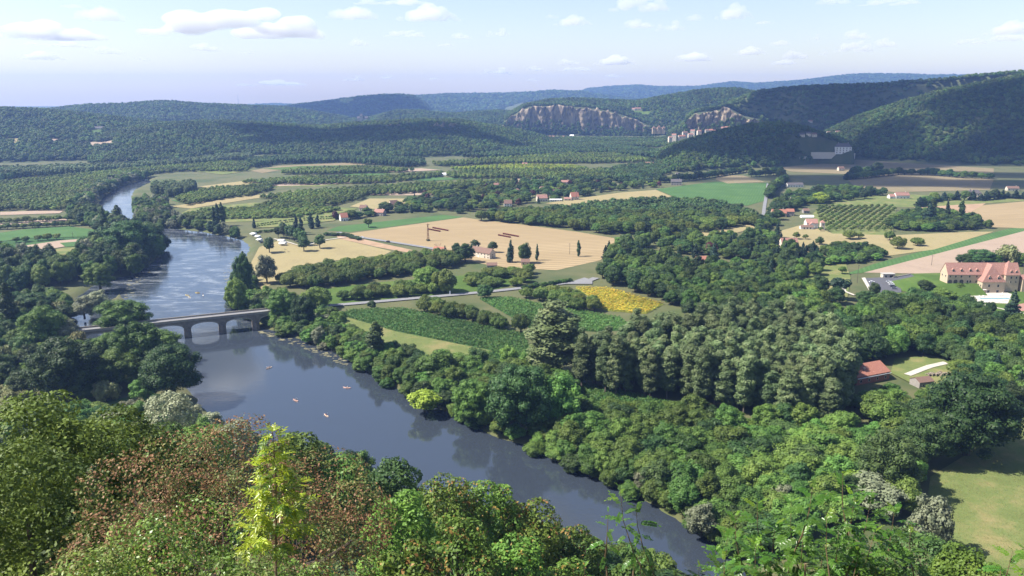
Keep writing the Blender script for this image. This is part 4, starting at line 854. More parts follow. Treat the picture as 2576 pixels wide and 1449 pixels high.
def castle(u, v, wpx, hpx, D, label, towers, wm='wallp', rm='slate'):
    p = AT(u, v, D); s = D / F; w = wpx * s; h = hpx * s; e = empty('castle', p, 0, label, 'castle'); MB().box(-w / 2, w / 2, 0, 12, -9, h * .6).build('wall', M[wm], e)
    MB().prism([(-.4, h * .6), (6, h * .95), (12.4, h * .6)], -w / 2 - .3, w / 2 + .3).build('roof', M[rm], e)
    for x, tw, th in towers:
        t = MB().box(x * w - tw / 2, x * w + tw / 2, -3, 9, -9, h * th).build('tower', M[wm], e); c = Vector((x * w, 3, h * th + tw * .8)); k = tw / 2 + .4
        MB().add([(x * w - k, 3 - 6.4, h * th), (x * w + k, 3 - 6.4, h * th), (x * w + k, 3 + 6.4, h * th), (x * w - k, 3 + 6.4, h * th), c], [(3, 2, 1, 0), (0, 1, 4), (1, 2, 4), (2, 3, 4), (3, 0, 4)]).build('tower_roof', M[rm], t)
        win(e, x * w, -3, h * th * .5, 1.6, 2.6)
    for c in range(4): win(e, -w * .3 + c * w * .2, 0, h * .3, 1.6, 2.6)
castle(1657, 330, 29, 9, 2900, 'pale castle with three turrets below the long cliff', [(-.42, 9, .85), (0.02, 10, 1.0), (.42, 9, .85)], 'wall', 'tileb')
castle(912, 305, 26, 12, 3750, 'small ruined castle at the left end of the distant spur', [(-.1, 14, 1.1), (.35, 10, .6)], 'wallg', 'slate')
# manor on its terraces
p = HIT(2121, 388); p.z += 1
CLEAR.append([(p.x - 62, p.y - 60), (p.x + 26, p.y - 60), (p.x + 20, p.y + 18), (p.x - 24, p.y + 14)])
e = empty('manor_house', p, R(-6), 'tall pale manor house on terraces below the right hill', 'manor house'); w = 36 * math.hypot(p.x, p.y) / F; rf = shell(e, w, 14, 15, 8, 'wallw', 'slate', 6)
chimney(rf, -w * .3, 7, 18, 25); chimney(rf, w * .3, 7, 18, 25)
for r_ in range(3):
    for c in range(5): win(e, -w / 2 + w * (c + .5) / 5, 0, 1.5 + r_ * 4.7, 1.7, 2.6)
for c in range(2): win(e, 4.5 + c * 5, -w / 2, 6, 1.5, 2.4, -1)
MB().box(-.9, .9, -.1, .03, -.9, 1.3).build('door', M['wood'], e)
for (ua, va, ub, vb_, hh, lb) in [(2012, 402, 2150, 404, 5, 'long lower stone terrace wall before the manor'), (2040, 391, 2110, 388, 6, 'upper stone terrace wall left of the manor')]:
    a, b_ = HIT(ua, va), HIT(ub, vb_); d = b_ - a; e = empty('terrace_wall', a, math.atan2(d.y, d.x), lb, 'terrace wall'); L = d.xy.length
    MB().box(0, L, 0, 16, -8, hh).build('wall_face', M['wallp'], e); MB().box(-.2, L + .2, -.2, .8, hh + .003, hh + .7).build('coping', M['wallp'], e); MB().box(.1, L - .1, .9, 15.8, hh + .004, hh + .15).build('terrace_top', M['gravel'], e)
# farmhouse in front of the stubble
p = G(1207, 648); e = empty('farmhouse', p, R(-40), 'long stone farmhouse with brown red roof before the stubble', 'house', 'houses of the valley'); w = 25; rf = shell(e, w, 8.5, 5.2, 4.0, 'wallp', 'tileb'); chimney(rf, -7, 4.2, 7, 10.6); CLEAR.append([(p.x + dx, p.y + dy) for dx, dy in ((-16, -4), (10, -18), (20, 0), (0, 20))])
for c in range(6): win(e, -w / 2 + w * (c + .5) / 6, 0, 3.2, 1, 1.3)
for c in (0, 1, 4, 5): win(e, -w / 2 + w * (c + .5) / 6, 0, .7, 1, 1.4)
MB().box(-2.4, -1.2, -.1, .03, 0, 2.3).build('door', M['white'], e); win(e, 4.2, w / 2, 3, 1, 1.3, 1); win(e, 4.2, w / 2, .8, 1, 1.4, 1)
# white villa
p = G(2043, 576); e = empty('villa', p, R(-4), 'white villa with pink roofs, gabled block and corner tower', 'house', 'houses of the valley'); CLEAR.append([(p.x + dx, p.y + dy) for dx, dy in ((-22, -14), (20, -14), (20, 26), (-22, 26))])
rf = shell(e, 13, 11, 6.2, 4.2, 'wallw', 'tilep', 0, 1, 4); q = MB().prism([(-3.2, -1), (3.2, -1), (3.2, 5), (0, 7.4), (-3.2, 5)], 0, 4, 'y').build('gable_wing', M['wallw'], e); MB().prism([(-3.7, 4.6), (0, 7.4), (3.7, 4.6), (3.7, 4.85), (0, 7.7), (-3.7, 4.85)], -.4, 6, 'y').build('roof', M['tilep'], q)
shell(e, 14, 6, 2.8, 1.8, 'wallw', 'tileb', 0, -7, -4); MB().box(8, 12.5, -5, 0, -1, 8.2).build('tower', M['wallp'], e); MB().add([(7.6, -5.4, 8.2), (12.9, -5.4, 8.2), (12.9, .4, 8.2), (7.6, .4, 8.2), (10.2, -2.5, 11)], [(3, 2, 1, 0), (0, 1, 4), (1, 2, 4), (2, 3, 4), (3, 0, 4)]).build('tower_roof', M['tilep'], e)
for x, y, z in ((10.2, -5, 1.5), (10.2, -5, 5), (-10, -4, .6), (-6.5, -4, .6), (-3, -4, .6), (0, 0, 2.5)): win(e, x, y, z, 1.2, 1.6)
# turreted house at the right edge
p = G(2451, 499); e = empty('turreted_house', p, R(-8), 'old house with slate roof and corner turret at the right edge', 'house', 'houses of the valley'); rf = shell(e, 15, 9, 7.5, 5, 'wallp', 'slate', 4, 2, 0); MB().box(-9, -4.5, -1, 4, -1, 8.5).build('turret', M['wallp'], e)
MB().add([(-9.4, -1.4, 8.5), (-4.1, -1.4, 8.5), (-4.1, 4.4, 8.5), (-9.4, 4.4, 8.5), (-6.7, 1.5, 14)], [(3, 2, 1, 0), (0, 1, 4), (1, 2, 4), (2, 3, 4), (3, 0, 4)]).build('turret_roof', M['slate'], e)
for c in range(3):
    for r_ in range(2): win(e, -3 + c * 4, 0, 1 + r_ * 3.4, 1.2, 1.7)
# farm in the right wood, red roof and brick side
p = G(2196, 962); e = empty('farm_building', p, R(24), 'red roofed farm building with brick wall in the right wood', 'house'); rf = shell(e, 24, 15, 4.6, 3.8, 'tile', 'tile'); chimney(rf, -3, 4, 5.5, 7.5)
for c in range(4): win(e, -9 + c * 6, 0, 1.2, 1.1, 1.4)
MB().box(-12.4, 12.4, -.75, -.44, 3.6, 4.0).build('gutter', M['white'], e)
p = G(2330, 975); e = empty('farm_shed', p, R(16), 'small stone shed with brown roof beside the farm track', 'shed'); shell(e, 9, 7, 3.2, 1.6, 'wallg', 'tileb'); win(e, -2, 0, 1, .9, 1); MB().box(1, 2.2, -.1, .03, 0, 2.1).build('door', M['wood'], e)
# ------------------------------------------------------------------ hotel
def hotel():
    p = G(2498.5, 738.6); e = empty('hotel', p, 0, 'large cream stone hotel with steep pink tiled roofs and dormers', 'hotel'); zb0 = 6.6     # the main range stands a storey above the terrace
    def X(u, y, z=4): return (u - 1288) / F * (math.cos(PITCH) * (p.y + y) + math.sin(PITCH) * (CAMZ - Z0 - z)) - p.x
    ym = 7.0; x0, x1 = X(2383, ym, 9), X(2564, ym, 9); wm = x1 - x0; xm = (x0 + x1) / 2; H0 = Matrix.Translation((0, 0, zb0))
    b = MB().prism([(ym, -1), (ym + 11, -1), (ym + 11, zb0 + 7.4), (ym + 5.5, zb0 + 15.2), (ym, zb0 + 7.4)], x0, x1); b.build('wall', M['wall'], e)
    MB().prism([(ym - .5, zb0 + 6.7), (ym - .5, zb0 + 6.95), (ym + 5.5, zb0 + 15.5), (ym + 11.5, zb0 + 6.95), (ym + 11.5, zb0 + 6.7), (ym + 5.5, zb0 + 15.22)], x0 - .3, x1 + .3).build('roof', M['tilep'], e); rf = e.children[-1]
    def U(u, z=9): return X(u, ym, z)
    for u in (2397, 2418, 2440, 2457): dormer(rf, U(u), ym + 2.0, zb0 + 9.2, 'wallp', 'tilep', 1.1)
    for u in (2389, 2403, 2417, 2438, 2456): win(e, U(u), ym, zb0 + 4.7, 1.1, 1.5)
    for u in (2390, 2404, 2419): MB().prism([(U(u) - 1.5, zb0), (U(u) + 1.5, zb0), (U(u) + 1.5, zb0 + 2), (U(u) + .8, zb0 + 2.9), (U(u) - .8, zb0 + 2.9), (U(u) - 1.5, zb0 + 2)], ym - .12, ym + .03, 'y').build('arched_door', M['glass'], e)
    for u in (2434, 2441, 2456): win(e, U(u), ym, zb0 + .5, 1.3, 1.9)
    for y in (ym + 3, ym + 8): win(e, y, x0, zb0 + 4.6, 1.1, 1.5, -1)
    w0, w1 = X(2470, 0), X(2527, 0); c = (w0 + w1) / 2; ww = w1 - w0; o = .5; zb = 9.2; zt = 22.0
    MB().box(w0, w1, 0, ym - .004, -1, zb).build('front_wing_wall', M['wall'], e); r = MB()
    r.add([(w0 - o, -o, zb), (w1 + o, -o, zb), (w1 + o, ym + 5.4, zb), (w0 - o, ym + 5.4, zb), (c, 5.2, zt), (c, ym + 5.4, zt)], [(3, 2, 1, 0), (0, 1, 4), (1, 2, 5, 4), (3, 0, 4, 5), (2, 3, 5)]); fr = r.build('front_wing_roof', M['tilep'], e)
    for k in (-.2, .2): dormer(fr, c + k * ww, 1.4, zb + 2.2, 'wallp', 'tilep', 1.25); win(e, c + k * ww, 0, 5.2, 1.3, 2.0); win(e, c + k * ww, 0, .4, 1.9, 2.3)
    for y in (2, 5): win(e, y, w0, 5.2, 1.0, 1.6, -1)
    ya = 4.0; r0, r1 = X(2529, ya, 9), X(2563, ya, 9); c2 = (r0 + r1) / 2; MB().box(r0, r1, ya, ym - .006, -1, zb0 + 7.2).build('right_wing_wall', M['wall'], e)
    q = MB().add([(r0 - o, ya - o, zb0 + 7.2), (r1 + o, ya - o, zb0 + 7.2), (r1 + o, ya + 13, zb0 + 7.2), (r0 - o, ya + 13, zb0 + 7.2), (c2 - 1, ya + 6, zb0 + 17.6)], [(3, 2, 1, 0), (0, 1, 4), (1, 2, 4), (2, 3, 4), (3, 0, 4)]).build('right_wing_roof', M['tilep'], e)
    for k in (-.1, .28): dormer(q, c2 + k * (r1 - r0), ya + 1.6, zb0 + 8.6, 'wallp', 'tilep', 1.1); win(e, c2 + k * (r1 - r0), ya, zb0 + 4.4, 1.1, 1.6); win(e, c2 + k * (r1 - r0), ya, zb0 + 1.2, .9, 1.1)
    a0 = x1 + .4; MB().box(a0, a0 + 12, 3, 12, -1, zb0 + 4).build('annex_wall', M['wall'], e); MB().prism([(2.5, zb0 + 4), (7.5, zb0 + 7), (12.5, zb0 + 4)], a0 - .3, a0 + 12.3).build('annex_roof', M['tilep'], e); win(e, a0 + 2.5, 3, zb0 + 1.2, 1.4, 1.6)
    b = MB(); L0 = x0 - 34; vs = [(L0, ym + 2, .3), (w0 - .02, ym - .02, zb0 - .05), (w0 - .02, ym + 30, zb0 - .05), (L0, ym + 30, .3), (L0 + 6, -14, .3), (w0 - .02, -10, .3), (x0 - 6, ym - .02, zb0 - .05), (x0 - 6, ym + 30, zb0 - .05)]
    b.add(vs, [(6, 1, 2, 7), (0, 6, 7, 3), (4, 5, 1, 6), (4, 6, 0)]); mo = b.build('lawn_bank', M['meadow']); mo.location = p; tag(mo, 'grass bank rising to the hotel left wing', None, None, 'structure')
hotel()
p = G(2452, 736); e = empty('terrace_canopy', p, 0, 'white canopy on posts left of the hotel front wing', 'canopy'); MB().add([(-7, -4, 3.1), (7, -4, 3.1), (7, 4, 3.1), (-7, 4, 3.1), (-3, 0, 4.3), (3, 0, 4.3)], [(3, 2, 1, 0), (0, 1, 5, 4), (1, 2, 5), (2, 3, 4, 5), (3, 0, 4)]).build('canopy_cloth', M['canvas'], e)
for x in (-6.8, 0, 6.8):
    for y in (-3.8, 3.8): MB().box(x - .08, x + .08, y - .08, y + .08, 0, 3.1).build('post', M['white'], e)
def parasol(u, v, label):
    p = G(u, v); e = empty('parasol', p, 0, label, 'parasol', 'closed white parasols on the hotel terrace'); MB().tube([(0, 0, 0), (0, 0, 1.2)], .05, 6).build('pole', M['white'], e); MB().tube([(0, 0, 1.0), (0, 0, 1.6), (0, 0, 3.2), (0, 0, 3.5)], [.22, .34, .18, .03], 8).build('canopy', M['canvas'], e)
for u, v, l in ((2466, 739, 'closed white parasol under the canopy'), (2462, 753, 'closed white parasol left of the pool'), (2520, 746, 'closed white parasol right of the pool')): parasol(u, v, l)
p = G(2500, 754); e = empty('swimming_pool', (p.x, p.y, Z0 + .9), 0, 'long narrow hotel pool set in white paving', 'pool'); MB().box(-12, 12, -1.8, 1.8, -.4, .2).build('pool_edge', M['white'], e); MB().box(-11.6, 11.6, -1.5, 1.5, .1, .26).build('pool_water', M['poolw'] if 'poolw' in M else M.setdefault('poolw', surf('pool_water', (.12, .3, .36), (.14, .34, .4), .5, .08, spec=.5)), e)
lo = None
for i, (u, v) in enumerate([(2470, 762), (2478, 763), (2486, 762), (2512, 762), (2520, 760), (2528, 758), (2474, 748), (2515, 746)]):
    p = G(u, v)
    if lo is None:
        lo = empty('sun_lounger', (p.x, p.y, Z0 + .95), 0, None, 'sun lounger', 'white sun loungers beside the hotel pool'); MB().box(-.4, .4, -1, .5, .32, .42).build('seat', M['white'], lo); MB().box(-.4, .4, .5, 1.1, .42, .5).build('backrest', M['white'], lo)
        for a in (-.35, .35):
            for b_ in (-.9, .4): MB().box(a - .04, a + .04, b_ - .04, b_ + .04, 0, .32).build('leg', M['white'], lo)
        q = lo
    else: q = copy_tree(lo, (p.x, p.y, Z0 + .95), random.uniform(-.5, .5))
    q['label'] = ('leftmost white lounger along the near pool edge', 'second white lounger from the left along the near pool edge', 'third white lounger from the left along the near pool edge', 'fourth white lounger along the near pool edge', 'fifth white lounger along the near pool edge', 'rightmost white lounger along the near pool edge', 'white lounger left behind the pool', 'white lounger right behind the pool')[i]
p = G(2236, 700); e = empty('parking_hut', p, 0, 'small flat roofed hut at the back of the car park', 'hut'); MB().box(-5, 5, 0, 5, -1, 3.4).build('wall', M['wallp'], e); MB().box(-5.4, 5.4, -.4, 5.4, 3.403, 3.8).build('roof', M['conc'], e); MB().box(.6, 3.6, -.08, .03, 0, 2.6).build('door', M['black'], e); win(e, -2.6, 0, .8, 1.3, 1.6)
for (ua, va, ub, vb_, hh, lb) in [(2246, 701, 2290, 693, 1.2, 'low stone wall behind the car park'), (2312, 703, 2384, 700, 1.5, 'pale retaining wall left of the hotel'), (2330, 712, 2384, 706, 1.2, 'lower pale retaining wall left of the hotel'), (2142, 575, 2168, 571, 2.0, 'short white stone wall on the dry meadow'), (2540, 724, 2576, 722, 1.4, 'dark balustrade right of the hotel front')]:
    a, b_ = G(ua, va), G(ub, vb_); d = b_ - a; e = empty('garden_wall', a, math.atan2(d.y, d.x), lb, 'wall'); L = d.length; MB().box(0, L, 0, .5, -.3, hh).build('wall_face', M['conc'], e); MB().box(-.1, L + .1, -.1, .6, hh + .003, hh + .16).build('coping', M['parapet'], e)
# ------------------------------------------------------------------ vehicles
def carmat(n, c): return M.setdefault('car_' + n, surf('car_paint_' + n, c, c, 1, .3, spec=.6))
for n, c in (('white', (.75, .75, .75)), ('silver', (.45, .46, .48)), ('black', (.02, .02, .025)), ('grey', (.16, .17, .19)), ('blue', (.06, .1, .2))): carmat(n, c)
def car(p, yaw, col, label, group=None, zb=0):
    e = empty('parked_car', (p.x, p.y, p.z + zb), yaw, label, 'car', group)
    prof = [(-2.1, .35), (2.1, .35), (2.15, .75), (1.95, .92), (1.0, 1.0), (-1.85, 1.02), (-2.15, .8)]; MB().prism(prof, -.86, .86, 'y').build('body', M['car_' + col], e)
    MB().prism([(1.0, .998), (.35, 1.44), (-1.35, 1.46), (-1.9, .998)], -.74, .74, 'y').build('cabin', M['glass'], e); MB().box(-1.3, .35, -.7, .7, 1.455, 1.5).build('roof', M['car_' + col], e)
    for x in (-1.3, 1.3):
        for y in (-.82, .82):
            t = [(x + math.cos(a * .785) * .33, .33 + math.sin(a * .785) * .33) for a in range(8)]; w = MB().prism(t, y - .1, y + .1, 'y').build('wheel', M['black'], e)
            MB().prism([(x + math.cos(a * 1.05) * .18, .33 + math.sin(a * 1.05) * .18) for a in range(6)], *( (y - .13, y - .101) if y < 0 else (y + .101, y + .13)), 'y').build('rim', M['car_silver'], w)
    for y in (-.6, .6): MB().box(2.1, 2.17, y - .16, y + .16, .62, .76).build('headlight', M['white'], e)
    return e
G_ = 'cars parked by the hotel'
for i, (u, v, c, lb) in enumerate([(2236, 712, 'silver', 'silver car farthest back in the parking row'), (2240, 715, 'white', 'white car second from the back of the parking row'), (2243, 719, 'white', 'white car in the middle of the parking row'), (2246, 724, 'black', 'black car in the parking row'), (2249, 729, 'grey', 'dark grey car nearest in the parking row'), (2193, 713, 'white', 'white car parked alone left of the row')]): car(G(u, v), R(-8), c, lb, G_, .75)
a, b_ = G(900, 597), G(980, 609); ya = math.atan2(b_.y - a.y, b_.x - a.x)
car(G(912, 599.5), ya, 'white', 'white car driving along the stubble field road', None, .66); car(G(976, 610), ya + math.pi, 'black', 'dark car driving along the stubble field road', None, .66)
car(G(659, 613), .6, 'black', 'dark car parked below the camp caravans', None, .6); car(G(4, 790), .3, 'white', 'white car at the left edge clearing', None, .6)
def caravan(u, v, yaw, label, k=1.0):
    p = G(u, v); e = empty('caravan', (p.x, p.y, Z0 + .3), yaw, label, 'caravan', 'caravans on the river camp site'); e.scale = (k, k, k)
    MB().prism([(-3.2, .5), (3.2, .5), (3.3, 1.4), (2.8, 2.7), (-2.9, 2.7), (-3.3, 1.8)], -1.15, 1.15, 'y').build('body', M['white'], e)
    for x in (-1.8, 1.6): MB().box(x - .6, x + .6, -1.2, -1.152, 1.4, 2.0).build('window', M['glass'], e)
    MB().box(-.4, .3, -1.2, -1.152, .6, 2.3).build('door', M['canvas'], e); MB().box(3.2, 4.3, -.06, .06, .45, .55).build('tow_bar', M['black'], e)
    for y in (-1.05, 1.05): MB().prism([(math.cos(a * .785) * .35, .35 + math.sin(a * .785) * .35) for a in range(8)], y - .1, y + .1, 'y').build('wheel', M['black'], e)
    q = MB().add([(-2.9, -1.16, 2.3), (2.6, -1.16, 2.3), (2.6, -3.4, 1.9), (-2.9, -3.4, 1.9), (-2.9, -1.16, 2.36), (2.6, -1.16, 2.36), (2.6, -3.4, 1.96), (-2.9, -3.4, 1.96)], [(0, 1, 2, 3), (7, 6, 5, 4), (0, 4, 5, 1), (1, 5, 6, 2), (2, 6, 7, 3), (3, 7, 4, 0)]).build('awning', M['canvas'], e)
    for x in (-2.8, 2.5): MB().box(x - .03, x + .03, -3.36, -3.3, 0, 1.9).build('awning_post', M['white'], q)
caravan(639, 593, -.5, 'white caravan farthest from the camp entrance', 1.1); caravan(650, 599, -.6, 'second white caravan in the riverside row'); caravan(654, 607, -.6, 'third white caravan in the riverside row'); caravan(709, 610, -.1, 'white caravan standing behind another on the camp lawn', 1.15); caravan(712, 617, -.1, 'white caravan nearest on the camp lawn', 1.2)
p = G(1273, 493); e = empty('campervan', p, .2, 'small orange and white van among the village trees', 'van'); MB().box(-2.4, 2.4, -1, 1, .5, 1.6).build('body', M.setdefault('orange', surf('orange_paint', (.6, .25, .04), (.55, .22, .04), 1, .5)), e); MB().box(-2.3, 2.0, -.95, .95, 1.603, 2.8).build('roof', M['white'], e)
for x in (-1.5, 1.5): MB().prism([(x + math.cos(a * .785) * .4, .4 + math.sin(a * .785) * .4) for a in range(8)], -1.1, 1.1, 'y').build('wheel', M['black'], e)
p = G(2030, 547); e = empty('polytunnel', (p.x, p.y, Z0), 0, 'white plastic tunnel behind the white villa', 'polytunnel'); w = 12; MB().prism([(math.cos(a * math.pi / 8) * 3.2, math.sin(a * math.pi / 8) * 3.0) for a in range(9)], -w / 2 - 2, w / 2 + 2).build('cover', M['canvas'], e); MB().box(w / 2 + 2.003, w / 2 + 2.1, -1, 1, 0, 2.1).build('door', M['conc'], e)
p = G(1128, 441); e = empty('polytunnel', (p.x, p.y, Z0), .1, 'bright white tunnel far out beside the lime plantation', 'polytunnel'); MB().prism([(math.cos(a * math.pi / 8) * 5, math.sin(a * math.pi / 8) * 5) for a in range(9)], -15, 15).build('cover', M['canvas'], e); MB().box(15.003, 15.2, -1.5, 1.5, 0, 3).build('door', M['conc'], e)
# ------------------------------------------------------------------ poles, mast, bales, logs, camp furniture
def pole(u, v, vt, label, arm=1.4, zb=0):
    p = G(u, v); d = math.hypot(p.x, p.y); t = ray(u, vt); h = CAMZ + t.z / math.hypot(t.x, t.y) * d - p.z; e = empty('utility_pole', p, random.uniform(-.4, .4), label, 'utility pole', 'wooden utility poles of the valley'); MB().tube([(0, 0, -.5), (0, 0, h)], [.2, .13], 7).build('post', M['wood'], e)
    a = MB().box(-arm, arm, -.08, .08, h - .9, h - .74).build('crossarm', M['wood'], e)
    for x in (-arm * .8, 0, arm * .8): MB().tube([(x, 0, h - .74), (x, 0, h - .45)], .06, 5).build('insulator', M['white'], a)
for u, v, vt, lb in [(2156, 712, 665, 'tall dark utility pole at the car park corner'), (2343, 668, 641, 'utility pole in the pale pink field'), (1433, 640, 612, 'utility pole at the stubble front edge'), (2052, 690, 655, 'utility pole in the gardens right of the road'), (2085, 668, 645, 'utility pole before the tall garden hedge'), (2568, 720, 640, 'utility pole at the right end of the hotel'), (184, 602, 584, 'utility pole in the left crop field'), (2495, 655, 628, 'utility pole behind the hotel'), (1450, 503, 478, 'pale utility pole behind the village red roof')]: pole(u, v, vt, lb)
p = G(1077, 606); e = empty('lattice_tower', p, .5, 'rusty lattice power tower standing in the stubble', 'power tower'); h = 18.5; b = MB()
def leg(i): s = ((-1, -1), (1, -1), (1, 1), (-1, 1))[i]; return [(s[0] * (1.0 - .7 * t), s[1] * (1.0 - .7 * t), t * h) for t in (0, .25, .5, .75, 1)]
for i in range(4):
    MB().tube(leg(i), .14, 4).build('leg', M['rust'], e); br = MB(); A, B = leg(i), leg((i + 1) % 4)
    for k in range(4): br.tube([A[k], B[k + 1]], .09, 4); br.tube([B[k], A[k + 1]], .09, 4)
    br.build('bracing', M['rust'], e)
MB().box(-2.2, 2.2, -.12, .12, h - 1.2, h - .95).build('crossarm', M['rust'], e)
tree('dark', (p.x, p.y, Z0), 1.8, 4.5, 'dark bush round the foot of the lattice tower')
mast_p = AT(600, 268, 9000); mast_p.z = H(mast_p.x, mast_p.y); e = empty('radio_mast', mast_p, 0, 'thin radio mast on the left skyline', 'radio mast'); top = AT(600, 238, 9000).z - mast_p.z; MB().tube([(0, 0, -5), (0, 0, top)], [2.2, 1.0], 5).build('mast', M['conc'], e); MB().box(-3, 3, -3, 3, top * .6, top * .6 + 3).build('platform', M['conc'], e)
M['bale'] = surf('dark_red_crate', (.2, .05, .035), (.15, .04, .03), 2, .8)
cr = None
for (cu, cv, side) in ((1094, 577, 'beside the lattice tower'), (1271, 592, 'in the middle of the stubble')):
    for row, (du, dv, n) in enumerate(((-16, 1.0, 8), (-4, -2.5, 10))):
        for i in range(n):
            p = G(cu + du + i * 4.0, cv + dv + i * .75); lb = '%s dark red crate from left, %s row %s' % (('first', 'second', 'third', 'fourth', 'fifth', 'sixth', 'seventh', 'eighth', 'ninth', 'tenth')[i], ('front', 'rear')[row], side)
            if cr is None:
                cr = empty('field_crate', p, .2, lb, 'crate', 'rows of dark red crates on the stubble'); MB().box(-.95, .95, -.7, .7, .45, 1.5).build('box', M['bale'], cr); MB().box(-1, 1, -.75, .75, 1.503, 1.62).build('rim', M['bale'], cr); MB().box(-.9, .9, -.65, .65, .15, .45).build('pallet', M['wood'], cr)
            else: copy_tree(cr, p, random.uniform(-.3, .3), lb)
lg = None
for i in range(42):
    a = random.uniform(-1, 1); lay = i % 3; p = G(2360 + a * 26, 948 - 6 * random.random()); pz = Vector((p.x, p.y, Z0 + .85 + lay * .4)); yw = random.uniform(.3, 1.1)
    if lg is None: lg = tag(MB().tube([(-2, 0, 0), (2, 0, 0)], [.28, .24], 7).build('log', M['logs']), 'cut pale log lying on the log heap beside the farm track', 'log', 'logs of the heap beside the farm track'); lg.location = pz; lg.rotation_euler = (0, 0, yw)
    else: copy_tree(lg, pz, yw)
def bench(u, v, yaw, lb):
    p = G(u, v); e = empty('picnic_table', (p.x, p.y, Z0 + .5), yaw, lb, 'picnic table'); MB().box(-.9, .9, -.4, .4, .7, .78).build('tabletop', M['logs'], e)
    for y in (-.75, .75): MB().box(-.9, .9, y - .15, y + .15, .42, .48).build('seat', M['logs'], e)
    for x in (-.6, .6): MB().box(x - .06, x + .06, -.7, .7, 0, .42).build('leg', M['logs'], e)
bench(716, 628, .3, 'picnic table on the camp lawn'); bench(725, 634, .5, 'second picnic table at the camp edge')
p = G(1132, 742); e = empty('road_sign', p, 0, 'white road sign beside the bridge road', 'sign'); MB().box(-.5, .5, -.04, .04, .6, 3.2).build('panel', M['white'], e); MB().tube([(0, .08, 0), (0, .08, 3)], .05, 5).build('post', M['conc'], e)
# dead tree in the stubble
p = G(1102, 632); b = MB(); g = random.Random(4)
def branch(a, d, L, r, n):
    c = a + d * L; b.tube([a, a + d * L * .5 + Vector((g.uniform(-.2, .2), g.uniform(-.2, .2), 0)), c], [r, r * .8, r * .55], 5)
    if n:
        for k in range(3 if n > 1 else 4): branch(c, (d + Vector((g.uniform(-1, 1), g.uniform(-1, 1), g.uniform(-.2, .5))) * .75).normalized(), L * .72, r * .55, n - 1)
branch(Vector((0, 0, -.3)), Vector((0, 0, 1)), 3.2, .35, 4)
e = empty('bare_tree', p, 0, 'leafless pinkish dead tree in front of the stubble', 'tree'); b.build('branches', surf('dead_wood', (.34, .23, .17), (.28, .18, .13), 2, .95), e); MB().tube([(0, 0, -.5), (0, 0, 1.2)], [.5, .38], 7).build('trunk', M['barkl'], e)
# ------------------------------------------------------------------ kayaks and paddlers
def skin_person(name, joints, edges, radii, mat):
    m = bpy.data.meshes.new(name); m.from_pydata(joints, edges, []); b = bmesh.new(); b.from_mesh(m); sk = b.verts.layers.skin.verify()
    for i, v in enumerate(b.verts): v[sk].radius = (radii[i], radii[i]); v[sk].use_root = i == 0
    b.to_mesh(m); b.free(); o = link(name, m); o.modifiers.new('skin', 'SKIN'); o.modifiers.new('s', 'SUBSURF').levels = 1; bpy.context.view_layer.update(); dg = bpy.context.evaluated_depsgraph_get(); ev = bpy.data.meshes.new_from_object(o.evaluated_get(dg)); bpy.data.objects.remove(o); ev.name = name
    if not ev.materials: ev.materials.append(mat)
    else: ev.materials[0] = mat
    return ev
M['skin'] = surf('skin', (.5, .3, .2), (.45, .27, .18), 3, .6); M['hair'] = surf('hair', (.05, .035, .025), (.04, .03, .02), 3, .7)
def vest(n, c): return M.setdefault('vest_' + n, surf('cloth_' + n, c, c, 2, .9))
for n, c in (('red', (.45, .05, .03)), ('white', (.7, .7, .68)), ('yellow', (.55, .4, .05)), ('black', (.03, .03, .035)), ('blue', (.05, .1, .3))): vest(n, c)
SIT = [(0, 0, .18), (0, 0, .45), (0, 0, .62), (0, 0, .70), (0, .01, .82), (0, .02, .95), (-.2, .02, .6), (-.3, .22, .42), (-.2, .45, .42), (.2, .02, .6), (.3, .22, .5), (.2, .45, .6), (-.1, .2, .2), (-.15, .5, .38), (-.12, .85, .2), (.1, .2, .2), (.15, .5, .38), (.12, .85, .2), (-.2, .52, .42), (.2, .52, .6)]
SED = [(0, 1), (1, 2), (2, 3), (3, 4), (4, 5), (2, 6), (6, 7), (7, 8), (2, 9), (9, 10), (10, 11), (0, 12), (12, 13), (13, 14), (0, 15), (15, 16), (16, 17), (8, 18), (11, 19)]
SRD = [.16, .15, .15, .06, .1, .09, .07, .05, .04, .07, .05, .04, .09, .07, .05, .09, .07, .05, .04, .04]
PM = skin_person('person', SIT, SED, SRD, M['skin'])
STAND = [(0, 0, .95), (0, 0, 1.2), (0, 0, 1.42), (0, 0, 1.52), (0, .01, 1.62), (0, .02, 1.74), (-.2, 0, 1.4), (-.3, .12, 1.15), (-.2, .35, 1.1), (.2, 0, 1.4), (.3, .12, 1.15), (.2, .35, 1.2), (-.1, 0, .85), (-.12, .05, .48), (-.12, 0, .06), (.1, 0, .85), (.12, .05, .48), (.12, 0, .06), (-.2, .42, 1.1), (.2, .42, 1.2)]
PS = skin_person('person', STAND, SED, SRD, M['skin'])
